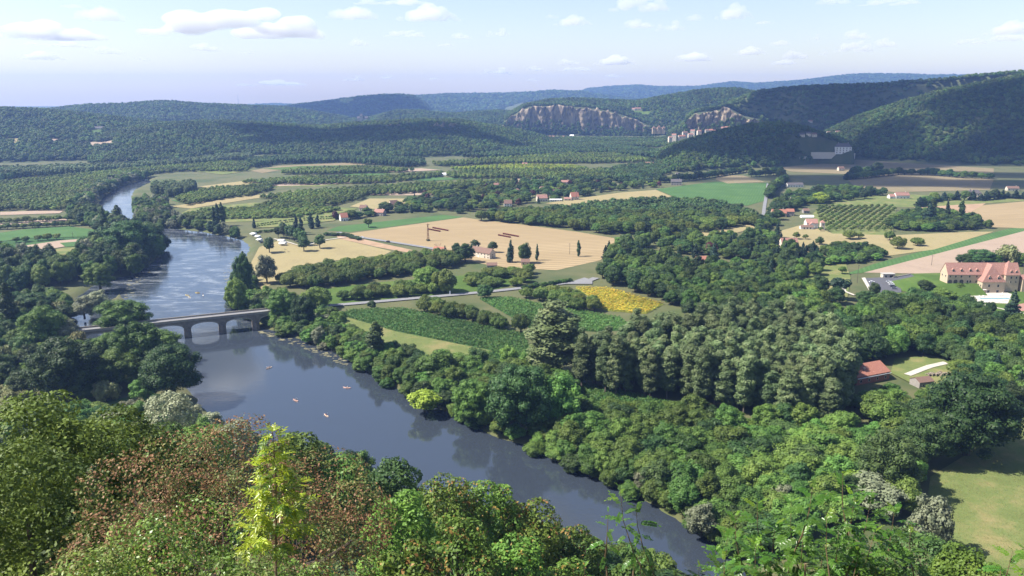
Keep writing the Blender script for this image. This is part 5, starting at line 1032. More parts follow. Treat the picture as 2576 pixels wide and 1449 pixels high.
def kayak(u, v, yaw, hull, label, people, L=4.2):
    p = G(u, v, 0); b = MB(); n = 13; rings = []
    for i in range(n):
        t = i / (n - 1) * 2 - 1; w = .42 * (1 - abs(t) ** 2.2) + .02; zk = .18 * abs(t) ** 3; rings.append([(-w, t * L / 2, .3 + zk), (-w * .75, t * L / 2, -.05 + zk * 1.3), (0, t * L / 2, -.12 + zk * 1.6), (w * .75, t * L / 2, -.05 + zk * 1.3), (w, t * L / 2, .3 + zk), (w * .5, t * L / 2, .33 + zk), (-w * .5, t * L / 2, .33 + zk)])
    vs = [q for r_ in rings for q in r_]; fs = [(i * 7 + k, i * 7 + (k + 1) % 7, (i + 1) * 7 + (k + 1) % 7, (i + 1) * 7 + k) for i in range(n - 1) for k in range(7)] + [tuple(range(7)), tuple((n - 1) * 7 + k for k in range(7))]
    b.add(vs, fs); e = empty('kayak', (p.x, p.y, .02), yaw, label, 'kayak', 'kayaks on the river'); b.build('hull', M['kay_' + hull], e, True)
    MB().box(-.24, .24, -.9, .9, .335, .36).build('cockpit', M['black'], e); Mw = Matrix.Translation(e.location) @ Matrix.Rotation(yaw, 4, 'Z')
    for (y, c, lb) in people:
        q = empty('person', Mw @ Vector((0, y, .16)), yaw, lb, 'person', 'paddlers in kayaks'); link('body', PM, q)
        MB().tube([(0, 0, .28), (0, 0, .42), (0, 0, .66), (0, 0, .69)], [.19, .2, .2, .1], 10).build('vest', M['vest_' + c], q, True); hh = bmesh.new(); bmesh.ops.create_icosphere(hh, subdivisions=2, radius=.125); hm = bpy.data.meshes.new('hair'); bmesh.ops.translate(hh, vec=(0, -.02, .92), verts=hh.verts); hh.to_mesh(hm); hh.free(); link('hair', hm, q, M['hair'])
        a, d = Vector((-1.0, .5, .2)), Vector((1.0, .5, .78)); pd = empty('paddle', Mw @ Vector((0, y, .16)), yaw, 'double bladed paddle held by the ' + lb, 'paddle', 'paddles of the kayaks'); MB().tube([a, d], .025, 5).build('shaft', M['black'], pd)
        for k, s in ((a, -1), (d, 1)): MB().box(k.x - .18, k.x + .18, k.y - .02, k.y + .02, k.z - .09, k.z + .09).build('blade', M['vest_white'], pd)
for n, c in (('red', (.72, .42, .33)), ('orange', (.8, .58, .42)), ('white', (.75, .7, .62)), ('yellow', (.6, .45, .08))): M['kay_' + n] = surf('kayak_' + n, c, c, 1, .35, spec=.5)
kayak(677, 926, 2.5, 'orange', 'orange and white kayak nearest the bridge on the calm reach', [(.5, 'white', 'paddler in white vest nearest the bridge'), (-.6, 'black', 'dark clad paddler nearest the bridge')])
kayak(873, 976, 1.35, 'red', 'red and white kayak near the right bank', [(-.3, 'white', 'paddler in white vest near the right bank')], 4.6)
kayak(744, 1008, .9, 'red', 'red kayak in mid river', [(.5, 'white', 'paddler in white vest in mid river'), (-.6, 'black', 'dark clad paddler in mid river')])
kayak(821, 1046, .75, 'orange', 'orange kayak lowest on the river', [(.2, 'red', 'paddler in red vest lowest on the river')])
kayak(471, 743, 1.2, 'yellow', 'yellow kayak left of a pair above the bridge', [(0, 'white', 'paddler in white left above the bridge')])
kayak(477, 748, 1.0, 'white', 'white kayak lower of a pair above the bridge', [(0, 'yellow', 'paddler in yellow above the bridge')])
kayak(497, 737, 1.4, 'yellow', 'yellow green kayak right above the bridge', [(.4, 'yellow', 'front paddler in yellow above the bridge'), (-.6, 'black', 'rear dark paddler above the bridge')])
p = G(511, 743, 0); e = empty('paddle_board', (p.x, p.y, .03), .4, 'flat board carrying a standing paddler above the bridge', 'paddle board'); MB().prism([(math.cos(a * math.pi / 6) * .4, math.sin(a * math.pi / 6) * 1.6) for a in range(12)], 0, 1, 'x').v
b = MB(); pr = [(math.cos(a * math.pi / 6) * .4, math.sin(a * math.pi / 6) * 1.6) for a in range(12)]; b.add([(x, y, z) for z in (-.04, .1) for x, y in pr], [tuple(range(12)), tuple(range(12, 24))] + [(i, (i + 1) % 12, (i + 1) % 12 + 12, i + 12) for i in range(12)]); b.build('deck', M['kay_white'], e); MB().box(-.03, .03, -1.3, -1.0, -.2, -.04).build('fin', M['black'], e)
q = empty('person', (p.x, p.y, .13), .4, 'person standing on a paddle board above the bridge', 'person'); link('body', PS, q); MB().tube([(0, 0, .98), (0, 0, 1.2), (0, 0, 1.44), (0, 0, 1.5)], [.19, .19, .2, .1], 10).build('vest', M['vest_black'], q, True)
# stones and floating weed along the right bank
M['weed'] = surf('river_weed', (.13, .125, .06), (.25, .225, .13), .6, .9)
def weed(poly, n, s, lb):
    pl = G2(poly, 0); xs = [q[0] for q in pl]; ys = [q[1] for q in pl]; b = MB(); c = 0
    while c < n:
        x, y = random.uniform(min(xs), max(xs)), random.uniform(min(ys), max(ys))
        if not inpoly(pl, [x], [y])[0]: continue
        c += 1; k = random.uniform(.25, 1.1) * s * .8; ph = random.uniform(0, 6)
        pr = [(x + math.cos(a * math.pi / 4) * k * (1.6 + .5 * math.sin(a * 2 + ph)), y + math.sin(a * math.pi / 4) * k * (.75 + .3 * math.cos(a * 3 + ph))) for a in range(8)]; b.add([(px_, py_, .02) for px_, py_ in pr] + [(x, y, .08)], [(i, (i + 1) % 8, 8) for i in range(8)])
    tag(b.build('floating_weed', M['weed']), lb, 'water weed', None, 'stuff')
weed([(640, 830), (690, 838), (770, 864), (860, 898), (930, 940), (900, 938), (800, 890), (720, 862), (660, 842)], 95, 1.5, 'pale floating weed and gravel along the right bank')
weed([(585, 745), (575, 735), (560, 680), (595, 640), (605, 660), (590, 700)], 60, 1.3, 'pale weed patches at the right edge of the shallows')
weed([(300, 745), (340, 690), (420, 650), (410, 665), (350, 720), (320, 770)], 50, 1.5, 'pale weed patches along the left edge of the shallows')
# ------------------------------------------------------------------ woodland on the hills
HSP = {'A2': (12, 1.0, 'hill'), 'A1': (17, 1.7, 'hill'), 'B': (45, 4, 'far'), 'C1': (26, 2.5, 'hill'), 'C2': (34, 3.2, 'far'), 'D': (42, 4, 'far'), 'E': (13, 1.35, 'hill'), 'F': (11, 1.0, 'hill'), 'G': (11, 1.15, 'hill'), 'H': (12, 1.0, 'hill'), 'I': (10.5, .95, 'hill'), 'J': (10, .95, 'hill')}
HLAB = {'A2': 'wooded left hillside rising behind the river bend', 'A1': 'bluish wooded hill on the left skyline', 'B': 'pale distant wooded ridge in the skyline gap', 'C1': 'dark blue wooded ridge behind the valley', 'C2': 'hazy wooded plateau behind the cliffs', 'D': 'farthest hazy plateau with scattered trees', 'E': 'low wooded spur with a castle at its left end', 'F': 'dark wooded hill in the left centre', 'G': 'woodland on top of the long pale cliff', 'H': 'shaded wooded hill above the cliff village', 'I': 'big wooded hill at the right edge, sunlit along its top', 'J': 'low dark wooded spur left of the manor house'}
hk = list(HILLS.keys())
for key, (sp, wk, coll) in HSP.items():
    (caz, cr, cz), (faz, fr), *_ = HILLS[key]; a0, a1 = max(caz.min(), -.72), min(caz.max(), .72); r0 = max(fr.min() - 30, 1500); r1 = cr.max() * 1.06
    x0, x1 = min(math.sin(a0) * r0, math.sin(a0) * r1), max(math.sin(a1) * r0, math.sin(a1) * r1); y0, y1 = r0 * min(math.cos(a0), math.cos(a1)), r1
    gx, gy = np.meshgrid(np.arange(x0, x1, sp), np.arange(y0, y1, sp)); x = gx.ravel(); y = gy.ravel(); x = x + rng.uniform(-.42, .42, x.shape) * sp; y = y + rng.uniform(-.42, .42, y.shape) * sp
    r = np.hypot(x, y); az = np.arctan2(x, y); hw = layer(key, az, r); Rc = np.interp(az, caz, cr)
    k = (az > a0) & (az < a1) & (hw > 2.0) & (r < Rc * (1.3 if key == 'J' else 1.08)); x, y = x[k], y[k]
    h, w = height(x, y, True); e = 12; sl = np.hypot(height(x + e, y) - h, height(x, y + e) - h) / e
    k = (w == hk.index(key) + 1)
    if key in 'GH': k |= (w == hk.index('cliff' + key) + 1) & (np.hypot(x, y) > (3212 if key == 'G' else 2742))
    for c in CLEAR: k &= ~inpoly(c, x, y)
    x, y, h = x[k], y[k], h[k]; n = len(x); ww = sp * 1.25 / 10 * rng.uniform(.75, 1.3, n)
    hh = rng.uniform(.8, 1.6, n) * (1.0 if coll == 'hill' else 1.3) * min(1 + (wk - 1) * .3, 1.7)
    scatter('wooded_hillside', coll, np.stack([x, y, h - .5], 1), np.stack([ww, ww, hh], 1), HLAB[key], 'woodland')
    print('hill', key, n)
P, S = [], []                                           # trees on the ledges and at the foot of the cliffs
for D, bot, n, lift in ((3110, [(1262, 326), (1300, 328), (1400, 330), (1450, 331), (1500, 338), (1560, 343), (1642, 345)], 230, 34), (2650, [(1722, 338), (1760, 334), (1800, 327), (1850, 322), (1935, 318)], 60, 26), (2425, [(935, 342), (985, 346), (1022, 342)], 40, 14), (2415, [(1060, 346), (1120, 352), (1165, 348)], 50, 16)):
    for i in range(n):
        u = random.uniform(bot[0][0], bot[-1][0]); v = np.interp(u, [b[0] for b in bot], [b[1] for b in bot]); q = AT(u, v, D); z = q.z + (random.random() ** 2.6) * lift; back = (z - q.z) * .25
        P.append((q.x * (1 + back / D), q.y * (1 + back / D), z - 3)); k = random.uniform(.8, 1.5); S.append((k, k, k * random.uniform(.9, 1.3)))
scatter('cliff_woodland', 'hill', P, S, 'trees growing along the foot and ledges of the cliffs', 'woodland')
# ------------------------------------------------------------------ haze
def haze_box():
    zt = max(400, float(V[:, 2].max()) + 40); b = MB(); b.box(-10500, 10500, -300, 11400, -12, zt); m, t, N = new_mat('haze')
    p = N('VolumePrincipled'); p.inputs['Color'].default_value = (.30, .48, 1, 1); p.inputs['Density'].default_value = HAZE; p.inputs['Anisotropy'].default_value = .2
    o = N('OutputMaterial'); t.links.new(p.outputs[0], o.inputs['Volume']); ob = b.build('haze', m); tag(ob, 'thin blue summer haze filling the valley', 'haze', None, 'stuff'); ob.display_type = 'WIRE'
haze_box()
# ------------------------------------------------------------------ woods, orchards and river banks of the valley floor
n = wood([(230, 640), (265, 605), (300, 585), (345, 590), (390, 606), (412, 622), (404, 645), (372, 668), (335, 690), (300, 712), (250, 700), (150, 720), (60, 740), (-40, 745), (-40, 660), (100, 668), (180, 680), (215, 655)], 11, {'broad': 3, 'dark': 4, 'willow': .3}, (15, 22), 'tall tree in the left wood above the bridge', 'trees of the left bank wood above the bridge', 130, 1.2, stuff=('dark', 10, 11), nm='bank_wood_tree'); print('L1', n)
n = wood([(165, 545), (215, 525), (245, 524), (258, 545), (300, 570), (345, 588), (300, 584), (262, 600), (235, 580)], 9, {'broad': 3, 'dark': 3, 'willow': 1}, (11, 17), 'riverside tree on the left bank below the far bend', 'riverside trees of the upper left bank', 90, 1.2, nm='far_bank_tree'); print('L2', n)
n = wood([(215, 525), (262, 490), (300, 466), (380, 445), (450, 436), (450, 428), (380, 430), (290, 455), (240, 480), (190, 520)], 10, {'broad': 3, 'dark': 2, 'willow': 2}, (10, 16), 'riverside tree beside the far bend of the river', 'trees round the far river bend', 110, 1.2, nm='far_bank_tree'); print('L2b', n)
n = wood([(345, 560), (340, 500), (360, 478), (410, 482), (420, 530), (430, 560), (480, 568), (520, 575), (600, 596), (570, 600), (470, 582), (415, 580)], 9, {'broad': 3, 'dark': 3, 'willow': 1.5}, (10, 17), 'riverside tree on the right bank upstream of the camp', 'riverside trees of the right bank upstream', 110, 1.2, nm='far_bank_tree'); print('L3', n)
n = wood([(380, 468), (440, 455), (490, 458), (492, 488), (430, 498), (390, 492)], 8, {'pop': 1}, (13, 16), 'poplar in the small dense grove beside the river bend', 'poplars of the riverside grove', 110, 1.15); print('L3b', n)
n = wood([(-40, 810), (30, 775), (150, 750), (178, 762), (170, 850), (225, 900), (262, 945), (290, 1000), (250, 1015), (150, 1010), (-40, 985)], 10, {'broad': 3, 'dark': 3, 'shrubw': .6, 'robin': 1}, (8, 15), 'tree in the left bank wood below the bridge', 'trees of the left bank wood below the bridge', 110, 1.2, nm='willow_wood_tree'); print('L4', n)
wood([(-40, 930), (150, 905), (170, 960), (100, 1000), (-40, 1010)], 5.5, {'shrubw': 1}, (4, 6), 'pale silvery shrub on the left bank', 'pale shrubs on the left bank', 60, 1.25)
LP = 'big tree on the wooded point beside the bridge'
for a in [('dark', 440, 1006, 868, 122, 'big dark tree standing farthest right on the left bank'), ('broad', 352, 945, 812, 116, 'tall tree hiding the left bridge end'), ('broad', 300, 975, 880, 105, 'broad tree left of the big dark riverside tree'), ('dark', 172, 1004, 852, 140, 'wide dark tree behind the left foreground wood'), ('broad', 110, 880, 772, 95, None), ('broad', 312, 842, 756, 112, 'round tree standing in front of the bridge deck'), ('willow', 250, 775, 731, 55, 'silvery willow on the islet above the bridge'), ('willow', 213, 800, 745, 55, 'silvery willow left of the islet'), ('willow', 168, 872, 806, 66, 'grey willow below the left bridge end'), ('lomb', 30, 838, 712, 34, 'dark Lombardy poplar at the left edge'), ('dark', 85, 800, 738, 80, None), ('broad', 253, 728, 662, 64, None), ('broad', 405, 905, 830, 90, None), ('broad', 275, 905, 838, 80, None), ('broad', 330, 900, 832, 70, None), ('dark', 395, 960, 880, 80, None), ('robin', 365, 1010, 950, 60, 'light green tree below the big dark riverside tree'), ('lomb', 265, 602, 524, 22, 'narrow dark poplar left of the far river reach'), ('lomb', 297, 562, 516, 24, 'dark poplar standing before the far river reach'), ('dark', 330, 650, 556, 110, 'largest dark tree clump at the river bend'), ('dark', 375, 630, 560, 80, None)]:
    ptree(*a[:5], a[5] or LP, 'big trees of the left bank')
n = wood([(20, 1080), (200, 1050), (330, 1052), (470, 1045), (540, 1095), (640, 1130), (760, 1195), (700, 1240), (500, 1200), (250, 1160), (20, 1140)], 9, {'willow': 1.3, 'broad': 2.4, 'robin': 2, 'dark': 1}, (9, 14), 'tree on the near left bank below the lookout', 'trees of the near left bank', 110, 1.25, nm='near_shore_tree'); print('L6', n)
n = wood([(740, 1160), (880, 1220), (1080, 1292), (1300, 1360), (1490, 1430), (1700, 1530), (1640, 1620), (1200, 1560), (800, 1420), (300, 1330), (-60, 1270), (-60, 1150), (250, 1165), (500, 1205), (690, 1240)], 9, {'robin': 2, 'broad': 2, 'dark': 1}, (11, 16), 'tree along the near shore below the lookout', 'trees along the near shore', 170, 1.25, nm='near_shore_tree'); print('L7', n)
# right bank
far = [(u + 42, v - 40) for u, v in RBANK[2:19]]; nearb = [(u - 9, v + 9) for u, v in RBANK[2:19]]
n = wood(nearb + far[::-1], 7.0, {'broad': 3, 'robin': 3, 'dark': 1, 'willow': .35}, (6, 11), 'bushy tree leaning over the water on the right bank', 'bushy trees lining the right bank', 200, 1.3, nm='riverside_tree'); print('R1', n)
n = wood([(620, 798), (588, 772), (580, 740), (594, 700), (606, 668), (628, 670), (636, 700), (640, 740), (690, 760), (740, 770), (700, 800)], 7.5, {'broad': 3, 'robin': 2, 'dark': 2, 'willow': .5}, (7, 13), 'riverside tree above the right bridge end', 'trees above the right bridge end', 60, 1.25)
n = wood([(690, 790), (760, 785), (830, 800), (870, 835), (980, 868), (1100, 905), (1130, 935), (1000, 945), (860, 880), (760, 850), (700, 830)], 9, {'broad': 3, 'robin': 2, 'dark': 2}, (7, 12), 'bushy tree behind the right bank below the bridge', 'second row of trees on the right bank', 90, 1.2, keep=.6)
n = wood([(1110, 930), (1310, 935), (1430, 985), (1470, 1045), (1640, 1058), (1950, 1080), (2150, 1100), (2300, 1130), (2330, 1235), (2270, 1290), (2150, 1335), (2000, 1395), (1900, 1400), (1760, 1310), (1600, 1225), (1450, 1150), (1300, 1075), (1180, 1035), (1110, 980)], 9.5, {'robin': 6, 'broad': 2, 'dark': 1}, (9, 15), 'leafy tree in the low green wood beside the river', 'trees of the low riverside wood', 300, 1.4, nm='low_wood_tree'); print('R2', n)
RP = 'large tree on the right bank'
for a in [('lomb', 948, 908, 810, 52, 'slim dark poplar on the right bank'), ('lime', 1068, 1034, 984, 78, 'round yellow green bush overhanging the water'), ('pop', 1392, 948, 770, 138, 'tall poplar standing alone left of the grove'), ('dark', 1310, 1088, 925, 150, 'large dark tree on the right bank before the lone poplar'), ('robin', 1408, 1082, 950, 100, 'bright green tree between the dark tree and the clearing'), ('broad', 1190, 1060, 960, 100, None), ('robin', 1100, 960, 885, 90, None), ('willow', 805, 865, 822, 44, 'grey willow on the right bank below the bridge'), ('dark', 765, 830, 745, 60, None), ('broad', 710, 812, 728, 70, 'tree at the right bridge end'), ('dark', 615, 745, 640, 46, 'tall narrow tree on the right bank above the bridge'), ('lomb', 619, 735, 634, 22, None), ('willow', 672, 712, 640, 50, 'loose grey green tree in the mown field corner'), ('broad', 598, 790, 700, 50, None), ('willow', 2195, 1290, 1200, 130, 'pale silver bush behind the fern like foliage'), ('willow', 1960, 1300, 1222, 70, 'small silver willow behind the fern like foliage'), ('willow', 1765, 1345, 1270, 80, 'grey willow at the water edge on the right'), ('dark', 2230, 1250, 1085, 130, 'blue green tree at the meadow corner'), ('dark', 2430, 1145, 940, 180, 'big dark tree above the right meadow'), ('dark', 2330, 1165, 1040, 120, None), ('willow', 2330, 1390, 1245, 90, None), ('broad', 790, 800, 725, 62, 'tree beside the road just past the bridge')]:
    ptree(*a[:5], a[5] or RP, 'large trees of the right bank')
n = wood([(1440, 972), (1560, 1000), (1700, 1015), (1850, 1045), (1990, 1082), (2090, 1076), (2140, 1010), (2090, 905), (1990, 866), (1850, 858), (1700, 882), (1550, 928)], 8.4, {'pop': 1}, (23, 32), 'tall grey green poplar in the dense planted grove', 'poplars of the planted grove', 300, 1.2, ang=20, jit=.3); print('POP', n)
CLEAR.append(G2([(2125, 1045), (2130, 955), (2140, 920), (2240, 905), (2300, 915), (2370, 905), (2420, 910), (2415, 950), (2350, 1040), (2240, 1050)]))
n = wood([(2060, 835), (2150, 800), (2320, 775), (2440, 800), (2600, 850), (2600, 1010), (2500, 1060), (2430, 1105), (2330, 1125), (2200, 1095), (2150, 1030), (2110, 910)], 10.5, {'dark': 4, 'broad': 4, 'robin': 2, 'conif': .6}, (11, 17), 'tree in the mixed wood around the red roofed farm', 'trees of the mixed wood at the farm', 200, 1.2, nm='farm_wood_tree'); print('RW', n)
LOWP = [(2130, 1045), (2150, 1000), (2250, 1000), (2330, 1000), (2380, 970), (2350, 1040), (2240, 1050)]; CL0 = CLEAR[:]; CLEAR.clear(); wood(LOWP, 8, {'broad': 3, 'robin': 2, 'dark': 1}, (5, 8), 'low bushy tree in front of the red roofed farm', 'low trees before the farm', 60, 1.25, nm='farm_wood_tree'); CLEAR.extend(CL0)
n = wood([(1490, 700), (1560, 672), (1700, 650), (1890, 655), (1905, 712), (2060, 735), (2100, 810), (2000, 850), (1850, 835), (1740, 800), (1695, 768), (1545, 720)], 10, {'broad': 4, 'dark': 3, 'robin': 2, 'pop': .0}, (11, 16), 'tree between the road and the poplar grove', 'trees between the road and the grove', 220, 1.2, nm='roadside_tree'); print('C1', n)
n = wood([(1510, 655), (1560, 622), (1640, 600), (1750, 594), (1885, 600), (1895, 650), (1700, 650), (1560, 672)], 11, {'conif': 2.5, 'broad': 3, 'dark': 3, 'walnut': 1}, (9, 16), 'garden tree left of the straight road', 'garden trees left of the straight road', 160, 1.1, keep=.75, nm='garden_tree'); print('C2', n)
n = wood([(1930, 610), (1990, 615), (2060, 640), (2070, 690), (2000, 712), (1925, 705)], 9.5, {'conif': 3, 'dark': 2, 'broad': 1, 'cypr': .4}, (9, 15), 'garden tree right of the straight road', 'garden trees right of the straight road', 90, 1.15, nm='garden_tree'); print('C3', n)
n = wood([(2070, 640), (2110, 625), (2200, 632), (2230, 650), (2160, 665), (2080, 668)], 8, {'dark': 3, 'broad': 3, 'robin': 1}, (6, 10), 'bushy tree in the belt behind the right gardens', 'trees of the belt behind the right gardens', 60, 1.2)
n = wood([(1930, 560), (1965, 500), (2100, 480), (2230, 490), (2180, 500), (2040, 515), (1990, 530), (1945, 575)], 13, {'dark': 4, 'broad': 3, 'conif': 1}, (9, 15), 'garden tree on the shaded rise right of the road', 'garden trees on the shaded rise', 120, 1.1, nm='garden_tree'); print('C4', n)
n = wood([(2230, 575), (2260, 545), (2330, 540), (2440, 552), (2485, 575), (2400, 583), (2290, 583)], 9, {'dark': 3, 'broad': 2}, (8, 12), 'tree in the rounded isolated wood', 'trees of the rounded isolated wood', 200, 1.25, nm='copse_tree'); print('C5', n)
for a in [('lomb', 2342, 560, 500, 20), ('lomb', 2415, 560, 503, 16), ('cypr', 2380, 555, 505, 12), ('conif', 2335, 565, 510, 34)]: ptree(*a, 'narrow tree rising out of the rounded isolated wood', 'narrow trees in the rounded wood')
# walnut orchards near the road
WL = 'walnut tree '
n = wood([(705, 718), (760, 690), (900, 668), (1060, 652), (1170, 655), (1150, 672), (1050, 690), (900, 712), (760, 730)], 11, {'walnut': 1}, (8.5, 11), WL + 'below the mown field', 'walnuts below the mown field', 120, 1.15, ang=-15, jit=.15); print('W1', n)
n = wood([(850, 758), (900, 742), (1020, 730), (1160, 735), (1150, 742), (1000, 752), (900, 765)], 9.5, {'walnut': 1}, (7, 9.5), WL + 'in the row along the bridge road', 'walnuts above the bridge road', 60, 1.1, jit=.2); print('W2', n)
n = wood([(1150, 715), (1230, 690), (1330, 688), (1330, 718), (1240, 730)], 12, {'walnut': 1}, (6, 9), WL + 'on the bright grass', 'walnuts on the bright grass', 40, 1.05, keep=.8)
n = wood([(1025, 778), (1090, 772), (1180, 790), (1285, 825), (1270, 838), (1180, 815), (1090, 795)], 9, {'walnut': 1}, (7.5, 9.5), WL + 'row between the two maize fields', 'walnuts between the maize fields', 50, 1.2, jit=.2); print('W3', n)
n = wood([(1310, 752), (1370, 742), (1450, 752), (1510, 782), (1490, 790), (1420, 775)], 9.5, {'walnut': 1}, (7.5, 9.5), WL + 'left of the sunflower field', 'walnuts left of the sunflowers', 40, 1.15, jit=.25); print('W4', n)
for a in [('walnut', 1310, 838, 790, 48, 'lone walnut at the right end of the orchard row'), ('dark', 1220, 750, 716, 40, 'dark ivy covered bush beside the road'), ('walnut', 1120, 735, 680, 60, WL + 'just above the bridge road'), ('broad', 1075, 728, 672, 72, 'large round tree at the right end of the grass orchard'), ('walnut', 800, 775, 725, 70, 'walnut standing alone beside the bridge road'), ('dark', 935, 776, 757, 22, 'dark bush on the road edge above the maize')]: ptree(*a[:5], a[5])
# large walnut wood, village gardens, planted rows
n = wood([(1195, 556), (1230, 545), (1340, 538), (1480, 525), (1620, 512), (1760, 512), (1890, 540), (1900, 568), (1800, 578), (1660, 592), (1560, 592), (1420, 578), (1300, 563)], 12, {'walnut': 3, 'broad': 2, 'dark': 1.5}, (10, 14), 'dark rounded tree in the large wood behind the stubble', 'trees of the large wood behind the stubble', 220, 1.2, stuff=('dark', 10, 11), slabel='rear part of the large wood behind the stubble', nm='stubble_wood_tree'); print('BW', n)
n = wood([(1640, 598), (1720, 585), (1830, 572), (1895, 572), (1890, 585), (1780, 598), (1700, 608)], 11, {'walnut': 1}, (7, 10), 'light green walnut in front of the large wood', 'walnuts before the large wood', 60, 1.1)
n = wood([(655, 588), (760, 560), (840, 555), (1000, 540), (1110, 533), (1160, 540), (1240, 530), (1400, 508), (1540, 482), (1660, 472), (1660, 440), (1500, 445), (1300, 460), (1180, 475), (1080, 490), (1000, 520), (900, 540), (780, 560)], 15, {'broad': 4, 'dark': 4, 'conif': 1.3, 'plum': .9, 'walnut': 1.5, 'fir': .6, 'pine': .4}, (6.5, 12.5), 'garden tree among the village houses', 'garden trees of the village', 290, .95, stuff=('dark', 10, 11), slabel='more trees among the far village houses', keep=.8, nm='village_tree'); print('VG', n)
n = wood([(2060, 584), (2055, 520), (2250, 520), (2245, 586)], 9, {'orch': 1}, (4.5, 5.5), 'small round tree in the square planted orchard', 'trees of the square planted orchard', 200, .6, ang=0, sp2=14, jit=.05); print('OR', n)
for u, vb, vt, w in [(678, 636, 597, 30), (765, 632, 598, 30), (805, 625, 592, 28), (700, 598, 570, 22), (715, 600, 565, 24), (728, 603, 568, 24), (740, 607, 570, 26), (752, 611, 575, 26), (762, 618, 582, 24), (712, 592, 560, 22)]: ptree('neat', u, vb, vt, w, 'clipped round tree on the river camp site', 'clipped trees on the camp site')
for u, vb, vt, w in [(745, 585, 540, 18), (757, 590, 546, 20), (782, 575, 535, 20), (800, 572, 540, 16), (540, 570, 520, 12), (549, 570, 512, 14), (560, 568, 510, 15), (640, 574, 548, 12)]: ptree('lomb' if u < 600 else 'fir', u, vb, vt, w, 'tall dark poplar standing in a tight row by the camp' if u < 600 else 'dark cone shaped fir behind the camp site', 'dark tall trees near the camp')
for k, u, vb, vt, w, lb in [('fir', 1285, 660, 605, 24, 'tall egg shaped cypress right of the stone farmhouse'), ('dark', 1318, 662, 612, 34, 'dark tree right of the egg shaped cypress'), ('cypr', 1351, 655, 615, 10, 'thin black cypress at the stubble edge'), ('dark', 1170, 660, 613, 46, 'round dark tree hiding the farmhouse left end'), ('neat', 1195, 632, 605, 26, 'round tree behind the farmhouse roof'), ('neat', 1238, 635, 607, 24, 'pointed round tree behind the farmhouse right end'), ('dark', 1148, 640, 612, 22, 'small dark tree between barn and farmhouse'), ('fir', 1119, 634, 618, 12, 'small fir behind the barn'), ('lomb', 1455, 645, 605, 11, 'slim green poplar at the stubble front edge'), ('orch', 927, 572, 550, 24, 'lone tree on the green strip'), ('walnut', 1040, 530, 510, 22, 'pine in the village garden'), ('lime', 2062, 512, 485, 46, 'sunlit yellow green tree before the shaded wood'), ('walnut', 2138, 602, 580, 30, 'dark spreading tree on the dry meadow'), ('orch', 2160, 600, 585, 24, 'bush beside the spreading meadow tree'), ('walnut', 2238, 605, 582, 24, 'olive tree nearer the rounded wood'), ('walnut', 2258, 626, 596, 34, 'larger olive tree on the dry meadow'), ('walnut', 2308, 618, 598, 28, 'rightmost olive tree on the dry meadow'), ('orch', 2003, 602, 584, 20, 'small tree before the white villa'), ('orch', 2025, 602, 590, 16, 'low round tree right before the white villa'), ('dark', 2062, 615, 596, 20, None), ('conif', 1955, 598, 560, 18, 'dark conifer beside the straight road'), ('dark', 2465, 665, 628, 60, 'wide umbrella shaped tree behind the hotel'), ('shrubw', 2535, 665, 615, 50, 'pale grey tree behind the hotel right end'), ('dark', 2430, 665, 640, 40, None), ('broad', 2500, 668, 640, 36, None), ('broad', 2560, 668, 636, 40, None), ('neat', 2417, 730, 704, 34, 'small round tree before the hotel left wing'), ('broad', 2405, 734, 712, 30, None), ('neat', 2328, 736, 704, 40, 'round tree on the hotel lawn'), ('broad', 2315, 740, 728, 32, None), ('dark', 2490, 788, 760, 22, 'small trees below the hotel pool'), ('dark', 2540, 790, 762, 20, 'second small tree below the hotel pool'), ('conif', 2545, 800, 730, 34, 'conifer on the lawn below the hotel'), ('pine', 2110, 755, 700, 44, 'tall umbrella pine left of the car park'), ('dark', 2100, 765, 722, 44, None), ('orch', 2118, 690, 670, 20, None), ('dark', 2198, 748, 711, 24, 'dark tree in front of the car park'), ('broad', 2272, 765, 737, 50, None), ('dark', 2228, 766, 731, 42, None), ('dark', 2178, 765, 732, 46, None), ('broad', 2370, 770, 725, 60, None), ('dark', 2330, 775, 735, 60, None), ('broad', 2430, 790, 745, 46, None), ('conif', 1795, 660, 610, 30, None), ('plum', 1785, 640, 610, 34, 'brownish purple tree among the roadside gardens')]:
    ptree(k, u, vb, vt, w, lb or 'leafy tree in the hotel grounds', None if lb else 'trees in the hotel grounds')
# hedges and tree lines
def line(pts, sp, kinds, h, label, group, w=1.25):
    P = [Vector((*p, 0)) for p in G2(pts)]; d = 0; out = 0; nm = 'hedgerow_tree' if h[1] > 6.6 else 'hedge_bush'
    for a, b in zip(P[:-1], P[1:]):
        L = (b - a).length
        while d < L:
            p = a + (b - a) * (d / L); k = random.choice(kinds); z = H(p.x, p.y); hh = random.uniform(*h); PEND.setdefault(label, []).append(tree(k, (p.x + random.uniform(-1, 1), p.y + random.uniform(-1, 1), z), hh, sp * w, label, group, None, nm)); d += sp * random.uniform(.9, 1.1); out += 1
        d -= L
    return out
line([(2140, 452), (2250, 440), (2330, 440), (2420, 448), (2500, 450)], 14, ['dark', 'broad'], (10, 15), 'tree in the hedgerow between the shaded fields', 'hedgerow between the shaded fields')
line([(2130, 452), (2160, 440), (2215, 430)], 12, ['dark', 'conif'], (12, 20), 'tree around the house below the manor', 'trees around the house below the manor')
line([(2310, 520), (2360, 505), (2400, 503), (2470, 505), (2530, 498), (2576, 500)], 11, ['dark', 'broad', 'conif'], (9, 15), 'dark tree in the gardens at the right edge', 'trees of the right edge gardens')
line([(1890, 445), (1960, 440), (1975, 460), (1945, 480), (1935, 500)], 12, ['dark', 'broad'], (11, 17), 'tree at the bend of the far straight road', 'trees at the far road bend')
